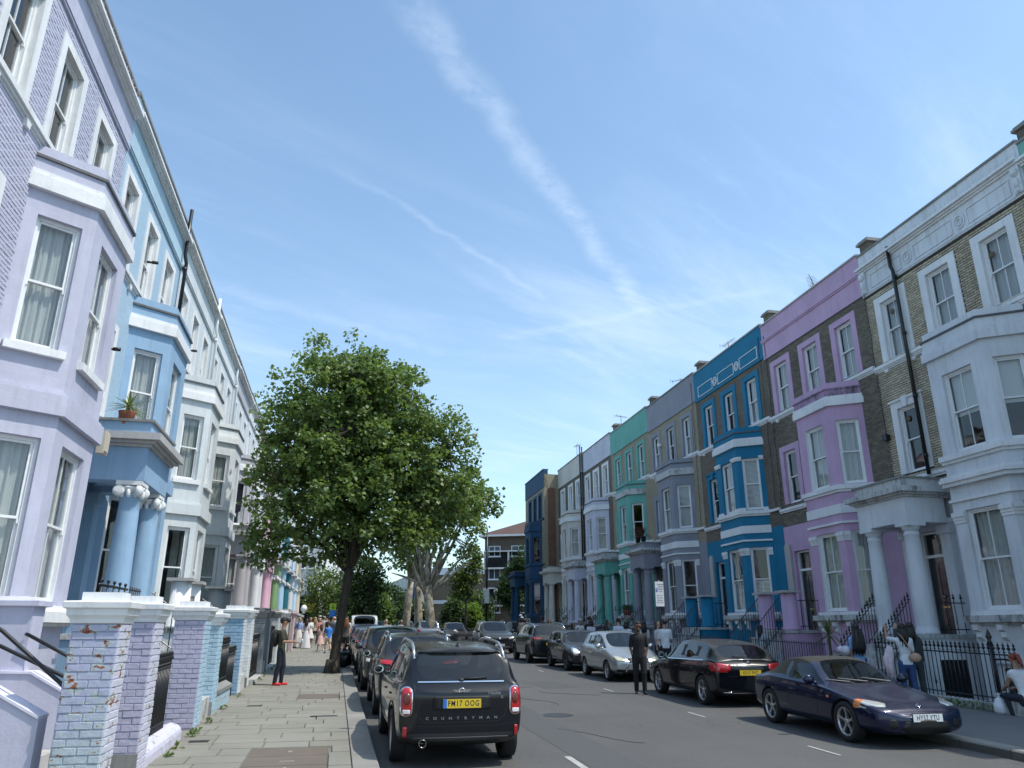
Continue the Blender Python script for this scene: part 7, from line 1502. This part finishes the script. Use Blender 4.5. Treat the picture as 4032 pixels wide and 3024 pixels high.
worn(P, 'cardigan', 'pale pink cardigan hanging from the arm of the woman in jeans', 'cardigan', lambda m: (m.tube([(0, 0, .15), (.02, -.05, 0), (.05, -.02, -.25), (.04, 0, -.5)], [.06, .10, .08, .06], 10), m.tube([(.0, -.02, .1), (.12, -.02, -.1), (.13, .02, -.42)], [.05, .06, .03], 8)), [plain('pale_pink_cloth', (.62, .52, .56), .9, nz=.12)], (.26, -.12, 1.06))
p = onR(15.9, 12.45); P = person('woman with black hair in a dark green outfit, mostly behind the woman in jeans', p, R(150), 1.70, (.03, .04, .045), (.03, .045, .045), 'tan', 'black', .9, 'trousers', 'stand', ('down', 'up'), True, 'long', voxel=.012)
p = onR(13.42, 12.85, .0); P = person('red-haired woman in a white vest and dark jeans sitting with a phone, right edge', p, R(168), 1.66, (.66, .66, .67), (.018, .022, .035), 'tan', 'red', .05, 'trousers', 'sit', ('lap', 'lap'), True, 'pony', shoes=SHOEW, voxel=.011, fingers=True, lean=.14, headpitch=.45)
held(P, 0, 'mobile_phone', 'black phone held by the seated red-haired woman', 'phone', lambda m: m.box(-.035, .035, -.07, .07, -.004, .004), [phone], (.06, -.04, .02))
m_ = MB(); m_.lathe([(.11, 0), (.13, .05), (.12, .18), (.07, .27), (.02, .33), (.05, .38)], 0, 0, 12); b = m_.build('carrier_bag', [plain('carrier_white', (.7, .72, .74), .4, nz=.1)], None, onR(14.0, 12.75)); tag(b, 'crumpled white plastic bag on the ground by the seated woman', 'bag')
m_ = MB(); m_.box(-.25, .25, -.9, .6, -.1, .35); b = m_.build('low_step', [M_stone], None, onR(13.3, 13.0, .05), (0, 0, -AR)); tag(b, 'low stone step the red-haired woman sits on', 'step')
p = onR(25.1, 13.8, .45); P = person('woman in a pale top with long brown hair sitting on the lilac house steps', p, R(100), 1.62, (.55, .60, .68), (.015, .015, .018), 'tan', 'black', .8, 'trousers', 'sit', ('lap', 'lap'), True, 'long', voxel=.014)
# behind the parked cars on the right pavement
rp_ = [
 (24.3, 9.95, 1.72, 165, (.62, .66, .70), (.02, .02, .03), 'tan', 'black', ('phone', 'phone'), False, 'short', 'man in a white T-shirt holding up his phone, seen from behind beside the black hatchback'),
 (25.8, 10.3, 1.66, 40, (.60, .60, .60), (.03, .03, .03), 'light', 'brown', ('down', 'down'), True, 'long', 'woman with long dark hair facing us behind the man with the phone'),
 (26.6, 10.1, 1.66, 170, (.55, .55, .56), (.05, .04, .035), 'tan', 'black', ('down', 'down'), True, 'long', 'black-haired person in a pale top right behind the man in black'),
 (28.7, 10.2, 1.64, 150, (.64, .66, .72), (.02, .02, .02), 'tan', 'black', ('phone', 'down'), True, 'bob', 'dark-haired girl in white looking down, left of the man in black'),
 (30.5, 10.5, 1.74, 165, (.58, .62, .75), (.02, .02, .03), 'light', 'black', ('down', 'down'), False, 'short', 'man with short black hair and pale lilac T-shirt behind the silver car'),
 (31.3, 10.3, 1.68, 70, (.04, .03, .03), (.02, .02, .02), 'tan', 'black', ('phone', 'down'), True, 'long', 'woman in profile with a dark top behind the silver car'),
 (33.6, 10.3, 1.66, 175, (.64, .65, .70), (.02, .02, .03), 'light', 'black', ('down', 'down'), True, 'bob', 'woman with a black bob and white T-shirt, back to us'),
 (35.8, 10.9, 1.80, 120, (.02, .025, .03), (.02, .02, .02), 'brown', 'black', ('down', 'down'), False, 'short', 'tall figure in dark clothes by the lavender house columns'),
 (35.0, 10.2, 1.70, 20, (.62, .62, .62), (.03, .03, .04), 'tan', 'brown', ('out', 'down'), False, 'short', 'person in a grey cap stretching one arm out to the left'),
 (35.6, 10.05, 1.58, 30, (.03, .03, .03), (.02, .02, .02), 'tan', 'black', ('down', 'down'), True, 'long', 'small dark-haired woman left of the person in the grey cap'),
 (44, 11, 1.70, 20, (.08, .05, .05), (.02, .02, .02), 'light', 'ginger', ('down', 'down'), True, 'long', 'ginger-haired woman in front of the cream columns'),
 (45.9, 11, 1.78, 160, (.03, .03, .04), (.02, .02, .02), 'brown', 'black', ('down', 'down'), False, 'short', 'man with dark hair near the navy house railing'),
 (46, 9.8, 1.76, 150, (.50, .34, .28), (.02, .02, .02), 'light', 'black', ('phone', 'down'), True, 'bob', 'woman with bare shoulders and a white headscarf between the SUVs'),
 (47.3, 10.0, 1.88, 160, (.02, .02, .02), (.02, .02, .02), 'tan', 'black', ('up', 'down'), False, 'short', 'tall black-haired figure taking a photo beside the headscarf woman')]
for i, (s, t, h, fa, tp, bt, sk, hr, ar, fe, hs, lb) in enumerate(rp_):
    P = person(lb, onR(s, t), R(fa), h, tp, bt, sk, hr, .42, 'trousers', 'stand', ar, fe, hs, voxel=.014 if i < 4 else .02, hat=plain('cap_grey', (.35, .36, .38), .8) if 'grey cap' in lb else (plain('scarf_white', (.62, .64, .72), .8) if 'headscarf' in lb else None))
    if i == 0: held(P, 0, 'mobile_phone', 'phone held up by the man in the white T-shirt', 'phone', lambda m: m.box(-.035, .035, -.004, .004, -.07, .07), [phone], (.0, -.03, .03))
# far group on the left pavement
lp = [
 (-2.1, 48.3, 1.70, 200, (.28, .36, .66), (.68, .64, .60), 'light', 'blonde', 'skirt', ('down', 'forward'), True, 'pony', 'blonde woman in a blue top and long white skirt', .95, SHOEW),
 (-1.65, 47.6, 1.62, 170, (.66, .66, .67), (.68, .68, .68), 'tan', 'brown', 'dress', ('down', 'phone'), True, 'long', 'woman in a long white dress beside the blonde woman', 1.0, SHOEW),
 (-1.47, 48.3, 1.70, 10, (.70, .68, .64), (.7, .7, .7), 'tan', 'brown', 'dress', ('forward', 'down'), True, 'long', 'woman in a short white dress and black boots', .48, SHOE),
 (-1.35, 54.5, 1.70, 190, (.45, .38, .28), (.015, .015, .015), 'light', 'blonde', 'shorts', ('down', 'down'), True, 'long', 'blonde woman in black shorts seen from behind', .5, SHOEW),
 (-1.1, 57.5, 1.78, 200, (.50, .44, .40), (.10, .06, .04), 'light', 'brown', 'skirt', ('down', 'down'), True, 'short', 'person in a white cap and brown skirt in the group', .6, SHOE),
 (-.82, 56.0, 1.74, 170, (.40, .38, .38), (.05, .04, .04), 'light', 'brown', 'trousers', ('forward', 'down'), False, 'short', 'man in a grey cap leaning over in the group', .5, SHOE),
 (-.47, 54.5, 1.72, 185, (.02, .02, .02), (.03, .03, .03), 'tan', 'black', 'trousers', ('down', 'down'), False, 'short', 'dark-haired man in black in the group', .5, SHOE),
 (-.73, 43.2, 1.36, 215, (.62, .42, .36), (.50, .38, .34), 'light', 'brown', 'dress', ('phone', 'forward'), True, 'long', 'girl in a pale pink dress looking down', .55, SHOEW),
 (-.50, 44.4, 1.20, 150, (.60, .45, .42), (.55, .42, .38), 'light', 'brown', 'dress', ('down', 'down'), True, 'long', 'smaller girl in pink holding the other girl', .5, SHOEW),
 (-.31, 41.2, 1.48, 205, (.03, .20, .62), (.58, .47, .34), 'light', 'brown', 'shorts', ('down', 'forward'), False, 'short', 'boy in a bright blue T-shirt and beige shorts', .5, plain('shoe_blue', (.02, .06, .35), .6)),
 (-.08, 44.7, 1.76, 200, (.05, .06, .10), (.02, .02, .03), 'light', 'brown', 'trousers', ('down', 'down'), False, 'bald', 'bald man in a dark blue shirt behind the boy', .5, SHOE),
 (-.65, 60.0, 1.75, 190, (.55, .50, .46), (.06, .06, .09), 'light', 'brown', 'trousers', ('down', 'down'), False, 'short', 'man in a beige shirt at the back of the pavement crowd', .5, SHOE),
 (-1.0, 51.5, 1.66, 20, (.45, .18, .16), (.05, .05, .07), 'light', 'brown', 'trousers', ('phone', 'down'), True, 'long', 'woman in a dull red top in the pavement crowd', .5, SHOEW),
 (-.25, 58.5, 1.72, 170, (.10, .12, .16), (.03, .03, .04), 'tan', 'black', 'trousers', ('down', 'down'), False, 'short', 'man in a grey blue shirt walking away in the crowd', .5, SHOE),
 (.12, 50.4, 1.84, 190, (.62, .62, .62), (.05, .05, .05), 'light', 'brown', 'trousers', ('down', 'down'), False, 'short', 'tall man in a white cap and white shirt beside the maple trunk', .5, SHOE)]
for i, (x, y, h, fa, tp, bt, sk, hr, lg_, ar, fe, hs, lb, sl, sho) in enumerate(lp):
    hat = plain('cap_white', (.75, .75, .75), .8) if 'white cap' in lb else (plain('cap_grey', (.35, .36, .38), .8) if 'grey cap' in lb else None)
    person(lb, onL(x, y), R(fa), h, tp, bt, sk, hr, .42, lg_, 'walk' if i in (7, 9, 3) else 'stand', ar, fe, hs, shoes=sho, voxel=.02, skirtlen=sl, hat=hat, stride=.12)
p = onL(.50, 38.4); P = person('ginger-haired woman in a patterned top and black shorts right of the maple trunk', p, R(170), 1.70, (.09, .09, .085), (.012, .012, .012), 'light', 'ginger', .1, 'shorts', 'stand', ('down', 'down'), True, 'long', voxel=.016, shoes=SHOEW)
p = onL(.58, 41.9); P = person('man with a grey backpack beside the parked cars, behind the ginger-haired woman', p, R(190), 1.76, (.60, .60, .60), (.03, .03, .04), 'light', 'black', .42, 'trousers', 'stand', ('down', 'down'), False, 'short', voxel=.02)
worn(P, 'backpack', 'dark grey backpack of the man beside the parked cars', 'backpack', lambda m: m.ball((0, 0, 0), (.15, .11, .22), 0, 12, 9), [plain('bag_grey', (.05, .055, .06), .7, nz=.2)], (0, .17, 1.25)) 
p = Vector((3.0, 48.5, gz(48.5))); person('blonde woman crossing behind the parked cars in the road', p, R(20), 1.72, (.25, .2, .18), (.03, .03, .03), 'light', 'blonde', .42, 'trousers', 'stand', ('up', 'down'), True, 'long', voxel=.02)
p = Vector((3.85, 47.8, gz(47.8))); person('dark-haired person beside the blonde woman in the road', p, R(30), 1.70, (.3, .3, .3), (.03, .03, .03), 'tan', 'black', .42, 'trousers', 'stand', ('down', 'down'), True, 'bob', voxel=.02)
# rubbish bag, plants
rg = np.random.default_rng(5); mb = MB(); mb.ball((0, 0, .30), (.32, .30, .33), 0, 22, 16); mb.v = [(x*(1+.10*math.sin(9*z+5*x)), y*(1+.1*math.sin(11*x)), z+.03*math.sin(14*x+7*y)) for x, y, z in mb.v]; mb.tube([(0, 0, .60), (.02, 0, .68), (.08, .02, .80)], [.10, .035, .09], 9)
b = mb.build('rubbish_bag', [plain('bin_bag', (.012, .012, .014), .22, nz=.3)], None, onL(.38, 30.2)); tag(b, 'shiny black rubbish bag leaning by the maple trunk', 'rubbish bag')
M_sp = leafmat('spiky_leaves', (.05, .08, .02), (.10, .15, .04), (.17, .21, .06), (.30, .28, .10))
def spiky(name, label, p, h, n=46, ln=.55, mat=M_sp, pot=None, rz=1):
    o = empty(name, p, 0, label, 'plant'); mb = MB(); mb.tube([(0, 0, 0), (.02, 0, h)], [.05, .04], 7); mb.build('stem', [M_bark2], o); rg = np.random.default_rng(int(h*100)+n); V = []; Fc = []
    for i in range(n):
        a = rg.random()*6.28; e = rg.uniform(-.5, 1.4); d = Vector((math.cos(a)*math.cos(e), math.sin(a)*math.cos(e), math.sin(e))); s_ = Vector((-math.sin(a), math.cos(a), 0))*.016; b0 = Vector((.02, 0, h)); l = ln*rg.uniform(.7, 1.1); b = len(V)
        for t, w in ((0, .7), (.35, 1), (.75, .7)): q = b0+d*l*t-Vector((0, 0, .22*l*t*t)); V += [q-s_*w, q+s_*w]
        V.append(b0+d*l-Vector((0, 0, .22*l))); Fc += [(b, b+1, b+3), (b, b+3, b+2), (b+2, b+3, b+5), (b+2, b+5, b+4), (b+4, b+5, b+6)]
    cr = put('leaves', np_mesh('leaves', np.array([list(v) for v in V]), np.array(Fc), [mat]), o); tag(cr, kind='stuff')
    if pot: mb = MB(); mb.lathe([(.10, -.3), (.15, 0), (.16, .02), (.12, .02)], 0, 0, 14); mb.build('pot', [pot], o)
    return o
terra = plain('terracotta', (.32, .11, .06), .8, nz=.15)
spiky('cordyline', 'green spiky cordyline palm in the lilac house forecourt', onR(21.0, 13.7, .1), 1.35, 70, .75)
spiky('yucca', 'small yucca in a pot on the blue porch roof ledge', (-4.15, 15.0, 5.62+gz(15)), .12, 40, .45, pot=terra)
for i, (s, lb) in enumerate(((39.0, 'left red-leaved cordyline pot on the mauve grey porch roof'), (38.2, 'right red-leaved cordyline pot on the mauve grey porch roof'))): spiky('potted_cordyline', lb, onR(s, 14.75, 6.0), .2, 50, .65, leafmat('red_leaves', (.06, .012, .018), (.12, .025, .03), (.18, .05, .05)), pot=plain('black_pot', (.015, .015, .015), .3))
for i in range(3):
    o = empty('potted_shrub', onR(41.2+i*.34, 14.85, 2.02), 0, 'clipped shrub in a terracotta pot, %s of three on the turquoise sill' % ('right', 'middle', 'left')[i], 'plant', 'potted shrubs on the turquoise house sill'); mb = MB(); mb.lathe([(.09, 0), (.14, .26), (.15, .28), (.12, .28)], 0, 0, 14); mb.build('pot', [terra], o)
    V, Fc = leaf_cloud(np.array([[0, 0, .42]]), np.array([.17]), 260, .05, rg); cr = put('foliage', np_mesh('foliage', V, Fc, [M_leaf3]), o); tag(cr, kind='stuff')
# weeds along the wall foot and on ledges
V, Fc = leaf_cloud(np.array([[-2.12+.05*rg.random(), y, gz(y)+.14] for y in [13.7, 14.0, 14.2, 15.3, 17.4, 19.9, 23.1, 24.5, 26.0, 29.2, 30.5, 11.9, 12.6]]), np.array([.07]*13), 26, .045, rg, droop=-.5); cr = put('weeds', np_mesh('weeds', V, Fc, [M_leaf2])); tag(cr, kind='stuff', label='small green weeds growing along the foot of the left wall', cat='weeds')
V, Fc = leaf_cloud(np.array([[*onR(s, 12.85, .18)] for s in np.linspace(13.6, 18, 30)]), np.array([.08]*30), 16, .05, rg, droop=-.5); cr = put('weeds', np_mesh('weeds', V, Fc, [M_leaf2])); tag(cr, kind='stuff', label='low weeds along the base of the right-hand railing', cat='weeds')
# television aerials
def aerial(label, p, yaw, n=8):
    o = empty('television_aerial', p, yaw, label, 'aerial', 'television aerials on the roofs'); mb = MB(); mb.tube([(0, 0, 0), (0, 0, 1.1)], .018, 5); mb.tube([(-.5, 0, 1.0), (.6, 0, 1.05)], .012, 4); mb.build('mast', [M_post], o); mb = MB()
    for i in range(n): x = -.45+i*1.0/n; mb.tube([(x, -.22+.01*i, 1.01), (x, .22-.01*i, 1.01)], .006, 4)
    mb.tube([(-.5, -.14, .9), (-.5, -.14, 1.15)], .006, 4); mb.tube([(-.5, .14, .9), (-.5, .14, 1.15)], .006, 4); mb.build('aerial_rods', [M_post], o)
for lb, s, t, z in (('aerial above the lilac pink house roof', 23.6, 16.6, 13.4), ('aerial above the strong blue house roof', 30.4, 16.5, 13.3), ('aerial above the mauve grey house', 36.0, 16.5, 13.2), ('aerial above the turquoise house', 45.9, 16.6, 13.7), ('long aerial above the cream house', 56.5, 16.6, 14.0), ('aerial on the left terrace roof', 42, -5.9, 11.9)): aerial(lb, onR(s, t, z), R(60+s*7))
# wall lamps, boxes and cables on the left
for lb, v, y in (('beige alarm box under the lavender bay window', (-4.18, 14.0, 5.05), 0),):
    mb = MB(); mb.box(-.06, .06, -.12, .12, -.2, .2); mb.box(.06, .08, -.09, .09, -.16, .16); b = mb.build('alarm_box', [plain('box_beige', (.55, .50, .40), .5)], None, v); tag(b, lb, 'alarm box')
for lb, v in (('black wall lamp on the blue house beside its first floor window', (-4.93, 15.75, 7.4)), ('black wall lamp high on the blue house', (-4.93, 17.4, 10.2)), ('black wall lamp high on the white house', (-4.93, 22.9, 10.0))):
    mb = MB(); mb.tube([(0, 0, 0), (.13, 0, 0)], .03, 8); mb.tube([(.12, 0, 0), (.25, 0, -.0)], .042, 8); b = mb.build('wall_lamp', [M_iron], None, v); tag(b, lb, 'wall lamp', 'wall lamps of the left terrace')
# ------------------------------------------------------------------ small things
H1 = rh[1]; xq = 5.45-1.03-.012
mb = MB(); mb.box(xq-.02, xq, .40, 1.22, -1.1, .93); mb.build('basement_door', [plain('basement_dark', (.012, .013, .015), .3)], H1)
mb = MB(); mb.box(xq-.04, xq-.001, .33, .40, -1.1, 1.0); mb.box(xq-.04, xq-.001, 1.22, 1.29, -1.1, 1.0); mb.box(xq-.04, xq-.001, .40, 1.22, .93, 1.0); mb.build('basement_door_frame', [M_white], H1)
text('B', .13, M_blk, H1, (xq-.006, 1.40, .42), (R(90), 0, R(-90)), name='entry_letter'); text('A', .13, M_blk, H1, (xq-.006, 1.18, .42), (R(90), 0, R(-90)), name='entry_letter') if False else text('A', .13, M_blk, H1, (xq-.03, 1.255, .42), (R(90), 0, R(-90)), name='entry_letter')
# cables down the party walls
for h_, v, col in ((rh[1], 6.45, M_iron), (rh[2], 6.3, M_iron), (rh[3], .25, M_iron), (rh[4], .3, M_iron)):
    mb = MB(); rg_ = random.Random(int(v*100)); pts = [(v+rg_.uniform(-.03, .03), .045+.02*(k % 2), 13.2-k*.62) for k in range(13)]; mb.tube(pts, .012, 4); mb.build('cable', [col], h_)
# small ventilator discs in the upper panes of the white house
for (x, z) in ((1.55, 11.2), (5.5, 11.25), (5.6, 7.75)):
    mb = MB(); mb.lathe([(.09, 0), (.09, .012), (.03, .02)], x, -.105, 12, 0, axis='y', cz=z); mb.build('pane_ventilator', [plain('ventilator_brown', (.14, .09, .05), .6)], H1)
# security lamp and boxes
for lb, p in (('small black security light on the white house brickwork', RT(20.0, 15.9, 7.3)), ('white box lamp on the mauve grey house', RT(38.0, 15.9, 11.0))):
    mb = MB(); mb.box(-.08, .08, -.1, .1, -.09, .09); b = mb.build('security_light', [M_iron if 'black' in lb else M_wht], None, p); tag(b, lb, 'wall light')
# ironwork panel on the blue porch landing
o = empty('ornate_railing', (-3.62, 13.1, gz(13)+1.55), 0, 'ornate cast iron landing rail between the lavender bay and blue columns', 'railing'); mb = MB()
mb.tube([(0, 0, .85), (0, 1.7, .85)], .022, 6); mb.tube([(0, 0, .1), (0, 1.7, .1)], .018, 6); mb.build('rail', [M_iron], o)
for k in range(5):
    y = .15+k*.35; mb = MB(); mb.tube([(0, y, 0), (0, y, .9)], .015, 6); mb.ball((0, y, .92), .028, 0, 8, 6)
    for sg in (1, -1): mb.tube([(0, y, .32), (0, y+sg*.10, .42), (0, y+sg*.05, .5), (0, y+sg*.10, .58), (0, y, .68)], .012, 5)
    mb.build('baluster', [M_iron], o)
# cast-iron covers, gully and patches in the road
def cover(x, y, r, label, rect_=None, z=.0):
    mb = MB()
    if rect_: mb.box(-rect_[0]/2, rect_[0]/2, -rect_[1]/2, rect_[1]/2, -.02, .006); [mb.box(-rect_[0]/2+.03+i*.05, -rect_[0]/2+.055+i*.05, -rect_[1]/2+.03, rect_[1]/2-.03, .006, .010) for i in range(int(rect_[0]/.05)-1)]
    else: mb.lathe([(r, -.02), (r, .006), (r*.9, .006), (r*.88, .003), (r*.3, .003), (.01, .005)], 0, 0, 28, 0, sm=False)
    b = mb.build('manhole_cover', [plain('cast_iron', (.06, .058, .055), .5, .4, nz=.3)], None, (x, y, gz(y)+z)); b.rotation_euler = (math.atan(SL), 0, 0); tag(b, label, 'manhole cover')
cover(4.6, 16.2, .32, 'round iron cover in the open road right of the nearest SUV'); cover(5.6, 27.0, .3, 'round iron cover farther up the road'); cover(-1.9, 13.2, 0, 'small iron cover in the left pavement near the lavender kerb', (.28, .16), .122); cover(-1.55, 17.9, 0, 'small iron plate in the left pavement by the blue wall', (.3, .14), .122); cover(-.1, 15.9, 0, 'narrow dark plate in the paving beside the second car', (.5, .12), .122)
m_p, N, L, b, out = nodes('tar_patch'); wv = stretch(N, L, 1, 1, 1, True); f = noise_n(N, L, wv, 80, 4, .75); L(ramp(N, L, f, [(.3, (.05, .05, .05)), (.7, (.11, .11, .108))]), b.inputs['Base Color']); b.inputs['Roughness'].default_value = .85; bump(N, L, b, f, .004)
def patchq(pts, label, z=.003):
    mb = MB(); mb.add([(x, y, gz(y)+z) for x, y in pts], [tuple(range(len(pts)))]); b = mb.build('road_patch', [m_p]); tag(b, kind='structure'); b['label'] = label
patchq([(3.5, 8.5), (4.25, 8.5), (4.3, 19), (3.5, 19.2)], 'long tar trench patch'); patchq([(5.9, 22), (7.0, 22.2), (6.9, 24.3), (5.8, 24.2)], 'square tar patch')
mb = MB(); rg_ = random.Random(8)
for k in range(5):       # cracks sealed with dark tar
    x, y = rg_.uniform(3, 7), rg_.uniform(9, 22); pts = []; a = rg_.uniform(0, 6.28)
    for j in range(14): pts.append((x, y, gz(y)+.001)); a += rg_.uniform(-.5, .5); x += .16*math.cos(a); y += .16*math.sin(a)
    mb.tube(pts, .006, 4)
tag(mb.build('road_cracks', [plain('crack_black', (.015, .015, .015), .9)]), kind='stuff'); bpy.data.objects['road_cracks']['label'] = 'thin dark cracks wandering across the asphalt'; bpy.data.objects['road_cracks']['category'] = 'crack'
# litter and leaves by the kerb
V = []; Fc = []; rgn = np.random.default_rng(3)
for i in range(260):
    side_ = rgn.random() < .5; s_ = rgn.uniform(8, 30)
    if side_: x, y = KX+rgn.uniform(.02, .35)*(rgn.random()), s_; z = gz(y)+.008
    else: q = RT(s_, 9.42-abs(rgn.normal())*.12, .008); x, y, z = q
    a = rgn.uniform(0, 6.28); l = rgn.uniform(.01, .028); b0 = len(V); V += [(x-l*math.cos(a), y-l*math.sin(a), z), (x+l*.5*math.sin(a), y-l*.5*math.cos(a), z+.004), (x+l*math.cos(a), y+l*math.sin(a), z), (x-l*.5*math.sin(a), y+l*.5*math.cos(a), z+.004)]; Fc += [(b0, b0+1, b0+2), (b0, b0+2, b0+3)]
cr = put('kerb_debris', np_mesh('kerb_debris', np.array(V), np.array(Fc), [plain('dry_leaf', (.20, .15, .08), .9, nz=.3)])); tag(cr, kind='stuff', label='dry leaves and grit gathered along both kerbs', cat='debris')
